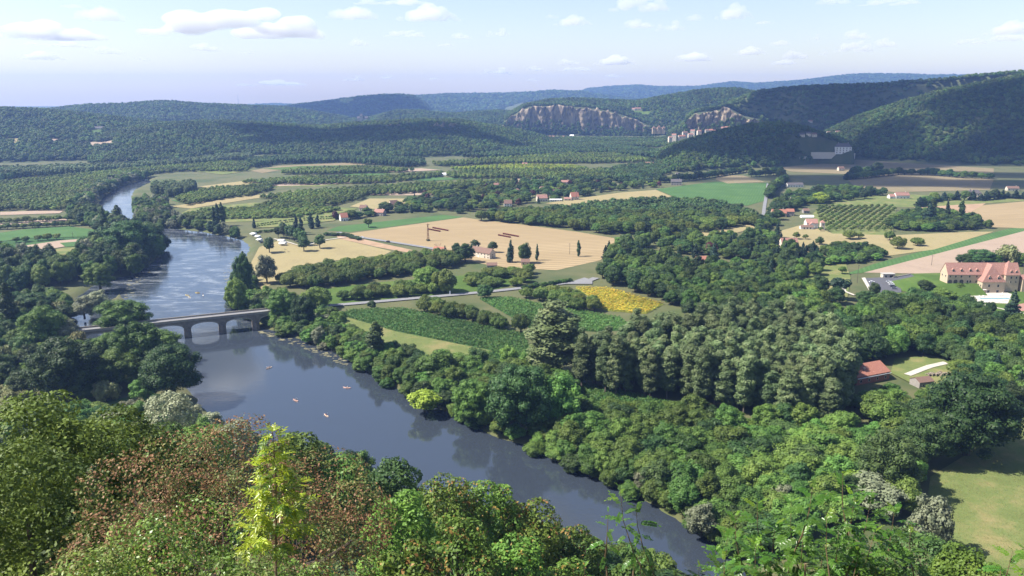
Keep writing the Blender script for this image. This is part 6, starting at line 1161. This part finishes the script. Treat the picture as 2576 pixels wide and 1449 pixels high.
line([(1896, 705), (1903, 655), (1908, 600), (1914, 560)], 8, ['broad', 'dark', 'conif'], (7, 12), 'tree along the left side of the straight road', 'trees left along the straight road')
line([(1914, 700), (1920, 640), (1926, 585), (1931, 545)], 8, ['broad', 'dark', 'conif'], (6, 11), 'tree along the right side of the straight road', 'trees right along the straight road')
line([(2020, 406), (2080, 405), (2150, 406)], 9, ['dark', 'broad'], (4, 8), 'bushy tree below the manor terraces', 'trees below the manor terraces', 1.3)
line([(1660, 460), (1730, 455), (1800, 445), (1880, 432)], 12, ['dark', 'broad'], (10, 15), 'tree below the dark spur', 'trees below the dark spur')
line([(40, 612), (160, 602)], 9, ['orch', 'walnut'], (6, 8), 'tree in the row between the left crop fields', 'row between the left crop fields', 1.0)
line([(-20, 563), (250, 552)], 9, ['walnut'], (6, 8), 'tree in the orchard row left of the river', 'orchard row left of the river')
line([(-20, 578), (240, 566)], 8, ['walnut'], (5, 7), 'low tree in the left orchard strip', 'left orchard strip')
line([(640, 588), (690, 582), (705, 575)], 4, ['broad'], (2.5, 3.5), 'bush in the camp hedge', 'bushes of the camp hedge')
line([(1000, 512), (1060, 508), (1130, 506)], 9, ['orch'], (4, 5), 'small tree in the row before the pale field', 'row before the pale field', .6)
line([(2060, 660), (2110, 658), (2200, 645)], 5, ['dark'], (5, 6.5), 'bush of the tall dark hedge behind the right gardens', 'tall dark garden hedge')
line([(1320, 728), (1400, 714), (1440, 708)], 4, ['broad', 'dark'], (2.5, 4), 'bush of the clipped hedge along the road', 'clipped hedge along the road', 1.4)
line([(640, 572), (740, 558), (850, 550)], 3.5, ['orch'], (1.6, 2.2), 'vine bush in the row above the camp', 'vine row above the camp', .8)
line([(650, 566), (750, 552), (840, 546)], 3.5, ['orch'], (1.6, 2.2), 'vine bush in the far row above the camp', 'far vine row above the camp', .8)
line([(820, 592), (870, 594), (905, 605)], 5, ['dark'], (3, 4), 'bush of the hedge beside the stubble road', 'hedge beside the stubble road', 1.4)
# far plain: strips of orchards and woods
STR = [([(-60, 470), (200, 442), (380, 424), (560, 410), (640, 412), (620, 432), (460, 432), (300, 448), (240, 475), (180, 515), (160, 530), (-60, 530)], 9.5, 'walnut', (6, 9), 'wide walnut orchards left of the river'),
       ([(440, 505), (520, 480), (640, 470), (700, 462), (660, 478), (560, 500), (470, 518)], 9, 'walnut', (6, 8), 'orchard strip right of the river bend'),
       ([(660, 520), (720, 502), (840, 495), (930, 488), (900, 505), (820, 522), (700, 530)], 9, 'walnut', (6, 8), 'orchard left of the village'),
       ([(560, 545), (640, 520), (760, 518), (860, 530), (760, 548), (640, 552)], 9, 'walnut', (4, 6), 'low orchard above the camp'),
       ([(640, 502), (760, 486), (930, 474), (1100, 462), (1090, 472), (940, 487), (800, 498)], 9, 'walnut', (6, 8), 'orchard band above the tan field strip'),
       ([(460, 502), (600, 480), (700, 474), (640, 492), (520, 508)], 9, 'walnut', (5, 8), 'orchard band right of the far bend'),
       ([(440, 548), (520, 530), (640, 528), (700, 536), (620, 550), (500, 556)], 8, 'walnut', (4, 6), 'low trees in the grass field above the camp'),
       ([(820, 492), (960, 478), (1180, 462), (1300, 458), (1290, 470), (1160, 480), (960, 492)], 9.5, 'walnut', (7, 10), 'dense orchard band behind the village'),
       ([(600, 462), (760, 450), (960, 448), (1120, 438), (1110, 446), (960, 462), (760, 466)], 9.5, 'walnut', (6, 9), 'orchard band in the middle of the plain'),
       ([(1120, 440), (1300, 432), (1500, 430), (1640, 440), (1560, 452), (1300, 450), (1140, 450)], 10, 'walnut', (7, 10), 'orchards before the lime green field'),
       ([(-60, 452), (0, 440), (90, 432), (60, 448), (0, 460)], 11, 'dark', (12, 16), 'dark wood at the far left of the plain'),
       ([(-60, 434), (60, 432), (250, 425), (400, 418), (560, 400), (620, 395), (640, 402), (480, 418), (300, 432), (120, 445), (-60, 450)], 9, 'pop', (13, 17), 'long poplar belt at the foot of the left hill'),
       ([(620, 408), (760, 400), (960, 406), (1060, 408), (1070, 418), (1020, 422), (860, 410), (700, 414), (640, 424)], 9, 'dark', (12, 17), 'dark wood belt at the foot of the central hill'),
       ([(700, 440), (760, 430), (900, 425), (1050, 432), (960, 436), (800, 440)], 9, 'walnut', (7, 10), 'orchard behind the central plain fields'),
       ([(1080, 415), (1260, 402), (1400, 392), (1540, 390), (1650, 408), (1500, 412), (1300, 412), (1120, 420)], 10, 'walnut', (7, 11), 'orchards at the valley turn'),
       ([(1160, 398), (1280, 386), (1420, 372), (1560, 372), (1660, 385), (1650, 400), (1520, 388), (1400, 392), (1260, 400)], 11, 'dark', (11, 15), 'dark wood at the valley turn'),
       ([(1230, 372), (1290, 350), (1400, 350), (1500, 350), (1700, 352), (1700, 372), (1560, 370), (1400, 372), (1280, 384)], 12, 'hill', (9, 13), 'trees at the foot of the long cliff'),
       ([(1500, 440), (1560, 425), (1660, 412), (1690, 436), (1640, 455), (1560, 455)], 10, 'dark', (9, 13), 'wood left of the dark spur')]
for px, sp, key, h, lb in STR:
    x, y = grid_pts(px, sp, .25); Hd = {'walnut': 8, 'dark': 11, 'pop': 14, 'hill': 10, 'lime': 9}[key]; Wd = 7 if key == 'pop' else 10; n = len(x)
    if not n: continue
    ww = sp * 1.12 / Wd * rng.uniform(.85, 1.15, n); scatter('orchard' if 'orchard' in lb else 'woodland', key, np.stack([x, y, height(x, y)], 1), np.stack([ww, ww, rng.uniform(h[0], h[1], n) / Hd], 1), lb, 'woodland'); print(lb, n)
x, y = grid_pts([(1135, 426), (1290, 416), (1440, 420), (1490, 427), (1300, 430)], 9, .3); ww = np.full(len(x), .9); scatter('orchard', 'lime', np.stack([x, y, height(x, y)], 1), np.stack([ww, ww, np.full(len(x), .7)], 1), 'sunlit lime green plantation in the plain', 'woodland')
# crops and grass close enough to show their relief
for px, key, sp, nm, lb in [(FIELDS[6][1], 'maize', 1.5, 'maize_plants', 'rows of maize plants on the large field'), (FIELDS[7][1], 'maize', 1.6, 'maize_plants', 'rows of maize plants between the walnut rows'), (FIELDS[9][1], 'maize', 1.3, 'maize_plants', 'bright maize plants in the clearing'), (FIELDS[8][1], 'sun', 1.7, 'sunflowers', 'yellow sunflowers in bloom'), (FIELDS[10][1], 'grass', 2.2, 'grass', 'tufts of dry grass on the right meadow'), (FIELDS[5][1], 'grass', 2.2, 'grass', 'dry grass strip beside the maize')]:
    x, y = grid_pts(px, sp, .35, 64); k = np.hypot(x, y) < 900; x, y = x[k], y[k]; n = len(x); ww = rng.uniform(.75, 1.2, n) * sp / 1.4; print(nm, n)
    scatter(nm, key, np.stack([x, y, np.full(n, Z0 + .4)], 1), np.stack([ww, ww, rng.uniform(.8, 1.2, n)], 1), lb, 'crop' if key != 'grass' else 'grass')

for lb, it in PEND.items():
    if len(it) > 1: rank_label(it, lb)
# ------------------------------------------------------------------ the wooded slope in front of the viewpoint
def near_tree(mat, u, vt, r, W, Hc, n, s, nl, seed, label, name='slope_tree', group=None, mat2=None, frac=0, rl=(.24, .4), bark='bark', fill=.2, extra=0):
    q = AT(u, vt, r); zb = H(q.x, q.y); e = empty(name, (q.x, q.y, zb), 0, label, 'tree', group); Ht = q.z - zb
    L = lobes_round(nl, W, Hc, Ht - Hc, seed, rl); V_, F_ = crown(L, n, s, seed, jit=.55, up=.3, fill=fill, smin=.6, smax=1.4); m = quick_mesh('crown', V_, F_, M[mat])
    if mat2:
        m.materials.append(M[mat2]); c = V_.reshape(-1, 4, 3).mean(1); g = np.random.default_rng(seed + 3)
        nz = vnoise(c[:, 0] * 3 + c[:, 2] * 2.1, c[:, 1] * 3 + c[:, 2] * 1.3, 3.2, seed) * .6 + vnoise(c[:, 0] * 3 + c[:, 2], c[:, 1] * 3 - c[:, 2] * 1.7, .9, seed + 1) * .4
        k = nz + g.normal(size=len(c)) * .16 + (c[:, 2] - Ht + Hc) / Hc * .28; m.polygons.foreach_set('material_index', (k > np.quantile(k, 1 - frac)).astype(np.int32))
    link('crown', m, e); link('trunk', trunk_mesh('trunk', Ht, W * .03, M[bark], seed, limbs=7, W=W), e); return e, L, Ht
M['rustleaf'] = foliage('rust_seed_cluster', [(.15, .1, .045), (.25, .17, .078), (.36, .25, .125)], scale=1.2, val=.15, stand=0)
M['mapleleaf'] = foliage('dull_green_leaf', [(.075, .12, .03), (.14, .19, .06), (.26, .29, .13)], scale=.9, val=.2, stand=0)
M['greenleaf'] = foliage('bright_green_leaf', [(.06, .13, .02), (.12, .21, .035), (.22, .3, .07)], scale=.9, val=.2, spec=.4, rough=.4, stand=0)
M['orangeseed'] = foliage('orange_seed_cluster', [(.2, .125, .04), (.3, .2, .065), (.4, .28, .11)], scale=1.5, val=.15, stand=0)
SG = 'big trees on the slope below the viewpoint'
near_tree('slope_y', 70, 1008, 62, 13, 15, 24000, .15, 56, 501, 'large yellow green tree at the lower left edge', group=SG)
near_tree('slope', 262, 1042, 68, 13, 17, 24000, .165, 56, 502, 'large deep green tree right of the yellow green one', group=SG)
near_tree('dark', 395, 1105, 78, 11, 15, 10000, .24, 40, 503, 'shaded dark green tree behind the rust coloured tree', group=SG)
near_tree('slope', 30, 1160, 48, 11, 14, 22000, .12, 52, 504, 'green tree filling the left edge below the yellow green one', group=SG)
near_tree('dark', 215, 1225, 52, 9, 13, 9000, .17, 36, 505, 'dark shaded tree left of the rust coloured tree', group=SG)
near_tree('robin', 465, 1082, 205, 19, 16, 6500, .45, 50, 506, 'rounded light green tree at the foot of the slope', group=SG)
near_tree('willow', 585, 1062, 225, 14, 14, 5000, .4, 44, 507, 'grey green tree at the shore behind the sapling', group=SG)
near_tree('willow', 420, 990, 290, 17, 14, 5000, .45, 44, 520, 'grey green willow left of the shore', group=SG)
near_tree('broad', 730, 1092, 150, 13, 16, 6000, .34, 44, 508, 'dark green tree behind the sapling tip', group=SG)
near_tree('robin', 855, 1150, 150, 13, 18, 8000, .34, 46, 509, 'light green tree right of the rust coloured tree', group=SG)
near_tree('dark', 985, 1155, 160, 13, 18, 7000, .36, 44, 510, 'dark leafy tree at the near shore', group=SG)
near_tree('slope', 1010, 1250, 105, 12, 18, 9000, .26, 44, 511, 'green tree below the dark leafy shore tree', group=SG)
for i, (u, v, r, W) in enumerate([(1120, 1215, 120, 13), (1225, 1225, 125, 13), (1330, 1278, 125, 13), (1455, 1340, 130, 12), (1150, 1330, 90, 12), (1290, 1370, 95, 12), (1030, 1385, 75, 10), (1420, 1420, 100, 11)]):
    near_tree('slope', u, v, r, W, 16, 8500, .26, 44, 530 + i, ['tree with orange seed heads left of the shore gap', 'tree with orange seed heads jutting towards the water', 'tree with orange seed heads at the middle of the near shore', 'tree with few orange seed heads nearest the sprig', 'lower tree with orange seed heads beside the rust tree', 'lower tree with orange seed heads in the bottom middle', 'tree at the bottom edge right of the rust tree', 'tree at the bottom edge left of the sprig'][i], 'tree_of_heaven', 'trees with orange seed heads on the slope', 'orangeseed', .045)
near_tree('slope', 1590, 1425, 150, 12, 12, 7000, .3, 40, 540, 'tree at the bottom edge behind the sprig', group=SG)
near_tree('dark', 2330, 1345, 120, 12, 12, 9000, .22, 44, 541, 'dense dark green bush at the bottom right edge', group=SG)
near_tree('slope', 2440, 1385, 110, 9, 9, 7000, .22, 40, 542, 'bright green bush at the bottom right edge', group=SG)
near_tree('dark', 2140, 1395, 100, 9, 10, 7000, .22, 40, 543, 'dark bush behind the fern like leaves', group=SG)
x, y = grid_pts([(-400, 1100), (400, 1150), (900, 1260), (1300, 1400), (1700, 1560), (1800, 1900), (-600, 1900)], 9, .4); z = height(x, y); k = (z > 5) & (np.hypot(x, y) > 45); x, y, z = x[k], y[k], z[k]; nn = len(x); ww = rng.uniform(1, 1.5, nn)
scatter('undergrowth', 'dark', np.stack([x, y, z], 1), np.stack([ww, ww, rng.uniform(.5, .8, nn)], 1), 'dense undergrowth covering the steep slope', 'undergrowth'); print('under', nn)
e, L, Ht = near_tree('mapleleaf', 550, 1142, 34, 15, 12, 46000, .062, 60, 560, 'broad tree covered in rust red seed clusters in the left foreground', 'rust_tree', None, 'rustleaf', .45, (.16, .3))
g = np.random.default_rng(8); cnt = 0; lm = {}
for mt in ('mapleleaf', 'rustleaf'):
    V_, F_ = leaf_quads(np.zeros((5, 3)) + g.normal(size=(5, 3)) * .05, g.normal(size=(5, 3)) * .6 + (0, -.3, 1), .08); lm[mt] = quick_mesh('leaf', V_, F_, M[mt])
while cnt < 300:
    l = L[g.integers(1, len(L))]; d = g.normal(size=3); d /= np.linalg.norm(d)
    if d[1] > .2 or d[2] < -.2: continue
    p = l[:3] + d * l[3:] * 1.12
    if any((((p - k[:3]) / k[3:]) ** 2).sum() < 1 for k in L): continue
    o = link('leaf', lm['rustleaf' if g.random() < .55 else 'mapleleaf'], e); o.location = p; o.rotation_euler = g.uniform(-.6, .6, 3) + (0, 0, g.uniform(0, 6)); cnt += 1
near_tree('greenleaf', 395, 1325, 25, 7, 6, 15000, .055, 46, 561, 'glossy green bush in front of the rust coloured tree', 'green_bush', None, 'rustleaf', .06, (.18, .3))
near_tree('greenleaf', 640, 1400, 22, 4.5, 4, 7000, .055, 36, 562, 'glossy green bush beneath the sapling', 'green_bush', None, 'mapleleaf', .3, (.18, .3))
near_tree('greenleaf', 200, 1400, 24, 5, 4.5, 9000, .055, 36, 563, 'glossy green bush in the bottom left corner', 'green_bush', None, 'mapleleaf', .3, (.18, .3))
# ---- compound leaves
def comp_leaf(name, n, L, ll, lw, droop, seed, mat, fwd=.5, oblong=True):
    g = random.Random(seed); vs, fs = [], []
    def P(t): return Vector((0, L * t * (1 - .12 * droop * t), -droop * L * t * t * .5))
    def leaflet(o, d, up, l, w):
        s = d.cross(up).normalized(); k = len(vs); c = up * (w * .35)
        if oblong: vs.extend([o, o + d * l * .25 + s * w * .85 + c, o + d * l * .75 + s * w * .9 + c, o + d * l, o + d * l * .75 - s * w * .9 + c, o + d * l * .25 - s * w * .85 + c])
        else: vs.extend([o, o + d * l * .3 + s * w + c, o + d * l * .6 + s * w * .75 + c, o + d * l, o + d * l * .6 - s * w * .75 + c, o + d * l * .3 - s * w + c])
        fs.extend([(k, k + 1, k + 2, k + 3), (k, k + 3, k + 4, k + 5)])
    for i in range(n):
        t = .22 + .74 * i / n; p = P(t); tg = (P(t + .02) - p).normalized(); up = Vector((0, -tg.z, tg.y)).normalized()
        for s in (-1, 1):
            d = (Vector((s, 0, 0)) * .85 + tg * fwd + up * g.uniform(-.25, .25)).normalized(); k = ll * (1 - .35 * abs(t - .55)) * g.uniform(.9, 1.1); leaflet(p, d, (up + Vector((g.uniform(-.3, .3), 0, 0))).normalized(), k, lw)
    p = P(1); tg = (P(1) - P(.97)).normalized(); leaflet(p, tg, Vector((0, -tg.z, tg.y)).normalized(), ll, lw)
    w = L * .006
    for i in range(4):
        a, b = P(i / 4), P((i + 1) / 4); k = len(vs); vs.extend([a + Vector((w, 0, 0)), a - Vector((w, 0, 0)), b - Vector((w, 0, 0)), b + Vector((w, 0, 0))]); fs.append((k, k + 1, k + 2, k + 3))
    return quick_mesh(name, vs, fs, M[mat])
def glossleaf(name, cols): return foliage(name, cols, scale=6, trans=.42, hue=.015, val=.25, rough=.32, spec=.55, stand=0)
M['locust'] = glossleaf('locust_leaf', [(.055, .145, .022), (.085, .19, .032), (.12, .235, .05)]); M['locust_y'] = glossleaf('young_locust_leaf', [(.12, .25, .02), (.17, .31, .03), (.23, .37, .05)])
M['ash'] = glossleaf('sapling_leaf', [(.25, .36, .02), (.36, .46, .03), (.46, .55, .07)]); M['ash_g'] = glossleaf('sapling_leaf_green', [(.08, .16, .02), (.12, .21, .03), (.17, .27, .04)])
M['twig'] = surf('twig', (.14, .09, .05), (.2, .14, .08), 5, .8)
LOC = [comp_leaf('leaf', n, .31, .062, .0145, d, 40 + i, mt) for i, (n, d, mt) in enumerate([(9, .5, 'locust'), (10, .9, 'locust'), (8, .3, 'locust'), (11, .7, 'locust'), (8, .5, 'locust_y'), (7, .8, 'locust_y')])]
ASH = [comp_leaf('leaf', n, .34, .13, .023, d, 60 + i, mt, .75, False) for i, (n, d, mt) in enumerate([(4, .6, 'ash'), (5, .9, 'ash'), (4, .3, 'ash'), (5, .6, 'ash_g'), (4, 1.1, 'ash_g')])]
def place_leaf(meshes, p, az, el, s, parent, roll=0):
    o = link('leaf', random.choice(meshes), parent); o.matrix_basis = Matrix.Translation(p) @ Matrix.Rotation(az, 4, 'Z') @ Matrix.Rotation(el, 4, 'X') @ Matrix.Rotation(roll, 4, 'Y') @ Matrix.Scale(s, 4); return o
NLEAF = [0]
def join_spill(spill, e, alt, ma, mb):                  # leaves beyond the first 300, as one part
    if not spill: return
    vs, fs, mi = [], [], []; k = 0
    for m, mt in spill:
        co = np.empty(len(m.vertices) * 3); m.vertices.foreach_get('co', co); A = np.array(mt); vs.append(co.reshape(-1, 3) @ A[:3, :3].T + A[:3, 3]); fv = np.empty(len(m.polygons) * 4, np.int32); m.loops.foreach_get('vertex_index', fv); fs.append(fv.reshape(-1, 4) + k); k += len(m.vertices); mi += [1 if m in alt else 0] * len(m.polygons)
    m = quick_mesh('foliage', np.concatenate(vs), np.concatenate(fs), M[ma]); m.materials.append(M[mb]); m.polygons.foreach_set('material_index', mi); link('foliage', m, e)['kind'] = 'stuff'
def shoot(parent, org, top, length, stems, smax, leaves=16, young=4, lean=None, spill=None):
    lean = lean or Vector((random.uniform(-.35, .35), random.uniform(-.25, .25), 0)); a = top - org
    def S(t): return a - Vector((0, 0, length * t)) - lean * length * t * t
    stems.tube([S(1), S(.66), S(.33), S(0)], [.013, .010, .006, .002], 5); az = random.uniform(0, 6)
    for i in range(leaves):
        t = (i / leaves) ** 1.1 * .92; az += 2.4; el = .95 - 1.25 * min(1, i / leaves * 1.5) + random.uniform(-.2, .2); s = smax * (.4 + .6 * min(1, i / 5)) * random.uniform(.85, 1.15)
        ms = LOC[4:] if i < young else LOC[:4]
        if NLEAF[0] < 300: place_leaf(ms, S(t), az, el, s, parent, random.uniform(-.4, .4)); NLEAF[0] += 1
        elif spill is not None: spill.append((random.choice(ms), Matrix.Translation(S(t)) @ Matrix.Rotation(az, 4, 'Z') @ Matrix.Rotation(el, 4, 'X') @ Matrix.Scale(s, 4)))
def locust(label, org, shoots, **k):
    e = empty('locust_tree', org, 0, label, 'tree', 'locust trees in the right foreground'); st = MB(); spill = []; NLEAF[0] = 0
    for u, v, r, ln, sm, n, yg in shoots: shoot(e, Vector(org), AT(u, v, r), ln, st, sm, n, yg, None, spill)
    zb = org[2]; tops = [AT(u, v, r) - Vector(org) for u, v, r, *_ in shoots]
    for t, sh in zip(tops, shoots): st.tube([Vector((0, 0, -.3)), Vector((t.x * .5, t.y * .5, max(t.z * .45 - .6, .3))), t - Vector((0, 0, sh[3] * .98))], [.045, .03, .013], 5)
    st.build('branches', M['twig'], e)
    join_spill(spill, e, LOC[4:], 'locust', 'locust_y')
    return e
q = AT(2060, 1500, 10.5); sh = []
for u, v, sm in [(2120, 1192, 1.15), (2045, 1225, 1.0), (1990, 1262, 1.0), (1905, 1262, 1.05), (1850, 1300, 1.0), (2190, 1262, 1.15), (2250, 1285, 1.2), (2150, 1250, 1.1), (2080, 1290, 1.1), (1830, 1345, 1.0), (1950, 1320, 1.1), (2020, 1340, 1.1), (2110, 1330, 1.1), (2200, 1340, 1.15), (1800, 1385, .95), (1900, 1370, 1.1), (1985, 1390, 1.1), (2070, 1385, 1.15), (2160, 1390, 1.15), (2240, 1370, 1.1), (1840, 1425, 1.0), (1930, 1430, 1.1), (2030, 1435, 1.1), (2120, 1432, 1.1), (2205, 1425, 1.1), (1760, 1425, .8), (1700, 1440, .8), (2290, 1330, 1.0)]:
    sh.append((u, v, random.uniform(9.6, 11.4), random.uniform(1.0, 1.6), sm, 19, 3 if random.random() < .6 else 1))
for i in range(26):
    u = random.uniform(1790, 2310); v = 1345 + abs(u - 2080) * .12 + random.uniform(0, 130); sh.append((u, v, random.uniform(10.2, 12.2), 1.1, 1.25, 17, 1 if random.random() < .25 else 0))
locust('large black locust with fern like leaves in the right foreground', (q.x, q.y, H(q.x, q.y)), sh)
q = AT(1580, 1500, 10.8); locust('slender locust sprig with oval leaflets before the river', (q.x, q.y, H(q.x, q.y)), [(1560, 1228, 10.8, 1.5, .9, 20, 4), (1600, 1270, 10.9, 1.0, .95, 14, 0), (1530, 1290, 10.7, .9, .8, 10, 0), (1640, 1395, 10.9, .8, .9, 9, 1), (1470, 1420, 10.9, .7, .8, 9, 2), (1610, 1400, 10.6, .8, .8, 9, 0)])
q = AT(2560, 1500, 10.5); locust('locust spray cut by the bottom right corner', (q.x, q.y, H(q.x, q.y)), [(2548, 1385, 10.5, 1.0, 1.0, 14, 4), (2590, 1380, 10.6, 1.0, 1.0, 12, 2), (2520, 1425, 10.4, .7, .9, 9, 1)])
# ---- the yellow green sapling
q = AT(676, 1080, 17); zb = H(q.x, q.y); e = empty('ash_sapling', (q.x, q.y, zb), 0, 'slender yellow green sapling standing before the rust coloured tree', 'tree'); Ht = q.z - zb; st = MB()
def SP(z): return Vector((.10 * math.sin(z * .9), 0.05 * math.cos(z), z))
st.tube([SP(z) for z in np.linspace(-.2, Ht - .05, 9)], list(np.linspace(.06, .008, 9)), 6); nl = 0; az = 0; spill = []
for i in range(60):
    t = i / 59; z = Ht - .06 - 3.75 * t; dv = 1075 + t * 390; az += 2.35; Lb = (.08 + 1.05 * min(1, max(0, t - .06) * 1.4)) * random.uniform(.45, 1.2); Lb *= .35 if .27 < t < .36 else 1
    d = Vector((math.cos(az), math.sin(az) * .9, random.uniform(.25, .6))).normalized(); a = SP(z); b = a + d * Lb; st.tube([a, (a + b) / 2 + Vector((0, 0, -.02)), b], [.012, .008, .004], 4)
    for k in range(3 + int(Lb * 12)):
        if nl >= 350: break
        f = 1 - .8 * k / (3 + Lb * 12); p = a + (b - a) * f; ms = ASH[:3] if random.random() < .8 else ASH[3:]; q4 = Matrix.Translation(p) @ Matrix.Rotation(math.atan2(-d.x, d.y) + random.uniform(-1.2, 1.2), 4, 'Z') @ Matrix.Rotation(random.uniform(-.5, .6), 4, 'X') @ Matrix.Rotation(random.uniform(-.5, .5), 4, 'Y') @ Matrix.Scale(random.uniform(.7, 1.1), 4); nl += 1
        if nl < 294 and (i < 14 or random.random() < .45): link('leaf', random.choice(ms), e).matrix_basis = q4
        else: spill.append((random.choice(ms), q4))
for k in range(6): place_leaf(ASH[:3], SP(Ht - .05), k * 1.05, .9, .6, e)
st.build('stem', M['twig'], e); print('ash leaves', nl); join_spill(spill, e, ASH[3:], 'ash', 'ash_g')
# ------------------------------------------------------------------ clouds
def cloud_mat():
    m, t, N = new_mat('cloud'); L = t.links.new; p = N('VolumePrincipled'); p.inputs['Color'].default_value = (1, 1, 1, 1); p.inputs['Density'].default_value = .0031; p.inputs['Anisotropy'].default_value = 0.0
    o = N('OutputMaterial'); L(p.outputs[0], o.inputs['Volume']); return m
M['cloud'] = cloud_mat()
def cloud_mesh(seed):
    g = random.Random(seed); b = bmesh.new()
    for i in range(26):
        x = g.uniform(-1, 1); k = (1 - abs(x) ** 1.6); r = g.uniform(.1, .28) * (.35 + .65 * k); z = r * .4 + g.uniform(0, .55) * k * g.random()
        bmesh.ops.create_icosphere(b, subdivisions=2, radius=r, matrix=Matrix.Translation((x, g.uniform(-.5, .5) * k, z)) @ Matrix.Diagonal((1.35, 1.2, .85, 1)))
    m = bpy.data.meshes.new('cloud'); b.to_mesh(m); b.free(); o = link('cloud', m); md = o.modifiers.new('r', 'REMESH'); md.mode = 'VOXEL'; md.voxel_size = .045; bpy.context.view_layer.update()
    ev = bpy.data.meshes.new_from_object(o.evaluated_get(bpy.context.evaluated_depsgraph_get())); bpy.data.objects.remove(o)
    co = np.empty(len(ev.vertices) * 3, np.float32); ev.vertices.foreach_get('co', co); co = co.reshape(-1, 3); n = vnoise(co[:, 0] * 10 + co[:, 2] * 7, co[:, 1] * 10 - co[:, 2] * 5, 1.0, seed) - .5
    co[:, 2] = np.where(co[:, 2] < 0, co[:, 2] * .25, co[:, 2] + n * .07); co[:, 0] += n * .05; ev.vertices.foreach_set('co', co.ravel()); ev.materials.clear(); ev.materials.append(M['cloud']); ev.name = 'cloud'; zmax = co[:, 2].max(); return ev, zmax
CM = [cloud_mesh(s) for s in (3, 8, 15, 21, 34, 55)]
CL = [(600, 92, 480, 66), (120, 98, 270, 44), (140, 118, 160, 14), (248, 52, 130, 34), (100, 150, 112, 20), (275, 136, 78, 18), (355, 153, 52, 9), (513, 128, 95, 20), (622, 135, 40, 8), (885, 48, 150, 34), (1075, 52, 180, 44), (905, 115, 60, 18), (1020, 92, 120, 16), (1157, 97, 70, 16), (1253, 92, 70, 22), (1120, 116, 50, 8), (1440, 64, 110, 28), (1388, 46, 40, 10), (1610, 28, 170, 40), (1602, 70, 100, 24), (1685, 78, 84, 26), (1745, 52, 54, 18), (1845, 48, 104, 40), (2095, 10, 90, 16), (2240, 12, 150, 14), (2150, 98, 78, 24), (2050, 103, 36, 18), (1960, 114, 62, 14), (1885, 138, 92, 22), (2000, 148, 70, 20), (2150, 131, 96, 26), (2225, 118, 70, 22), (2072, 141, 30, 16), (1740, 154, 112, 24), (1545, 163, 122, 26), (1430, 163, 70, 14), (1450, 178, 100, 10), (1345, 177, 60, 12), (1250, 187, 92, 18), (1970, 162, 72, 13), (2540, 86, 120, 30), (2548, 103, 110, 16), (2440, 112, 84, 14), (700, 214, 150, 14), (890, 204, 62, 14), (972, 198, 42, 10), (1090, 200, 40, 6), (620, 216, 60, 6), (1340, 204, 40, 7), (1540, 194, 60, 8), (990, 12, 220, 18), (180, 20, 60, 10), (1920, 60, 60, 8)]
CLO = sorted(range(len(CL)), key=lambda i: CL[i][1]); CLR = {}
for r_ in range(0, len(CL), 9):
    for c, i in enumerate(sorted(CLO[r_:r_ + 9], key=lambda i: CL[i][0])): CLR[i] = (ORD[r_ // 9], ORD[c])
for i, (u, v, w, h) in enumerate(CL):
    d = ray(u, v); el = math.atan2(d.z, math.hypot(d.x, d.y)); D = min(1150 / math.tan(max(el, .012)), 34000); p = AT(u, v, D); s = D / F; m, zm = CM[(i * 5 + 2) % 6]
    o = link('cloud', m); o.location = p; sx = w * s / 2.4; o.scale = (sx, sx * .8, h * s / zm); o.rotation_euler = (0, 0, -math.atan2(p.x, p.y) + (math.pi if i % 2 else 0))
    tag(o, '%s white cumulus cloud, %s row from the top, %s from left' % ('large' if w > 140 else 'small' if w < 65 else 'medium', *CLR[i]), 'cloud', 'cumulus clouds')
M['cloud_thick'] = cloud_mat(); M['cloud_thick'].node_tree.nodes['Principled Volume'].inputs['Density'].default_value = .012
THICK = [m.copy() for m, z in CM]
for m in THICK: m.materials.clear(); m.materials.append(M['cloud_thick'])
def over(px, py, z, w, dpt, label, i, h=260):           # the clouds overhead whose shade lies on the land at px, py
    g_ = HIT(px, py); t = (z - g_.z) / SUNV.z; c = g_ + SUNV * t; m, zm = CM[i % 6]; o = link('cloud', THICK[i % 6]); o.location = c; o.scale = (w / 2.2, dpt / 1.6, h / zm); tag(o, label, 'cloud', 'cumulus clouds')
over(2330, 380, 1350, 1250, 640, 'cumulus cloud above the frame shading the right hill', 0, 420)
over(2300, 455, 1350, 1050, 480, 'cumulus cloud above the frame shading the fields below the right hill', 2, 420)
over(1880, 350, 1350, 620, 560, 'cumulus cloud above the frame shading the dark spur', 3, 420)
over(2080, 262, 1350, 1000, 620, 'cumulus cloud above the frame shading the hill behind the cliff village', 5, 420)
over(880, 262, 1500, 1700, 1300, 'cumulus cloud above the frame shading the blue ridge', 1, 500)
over(820, 345, 1350, 1100, 420, 'cumulus cloud above the frame shading the central wooded hill', 4, 420)
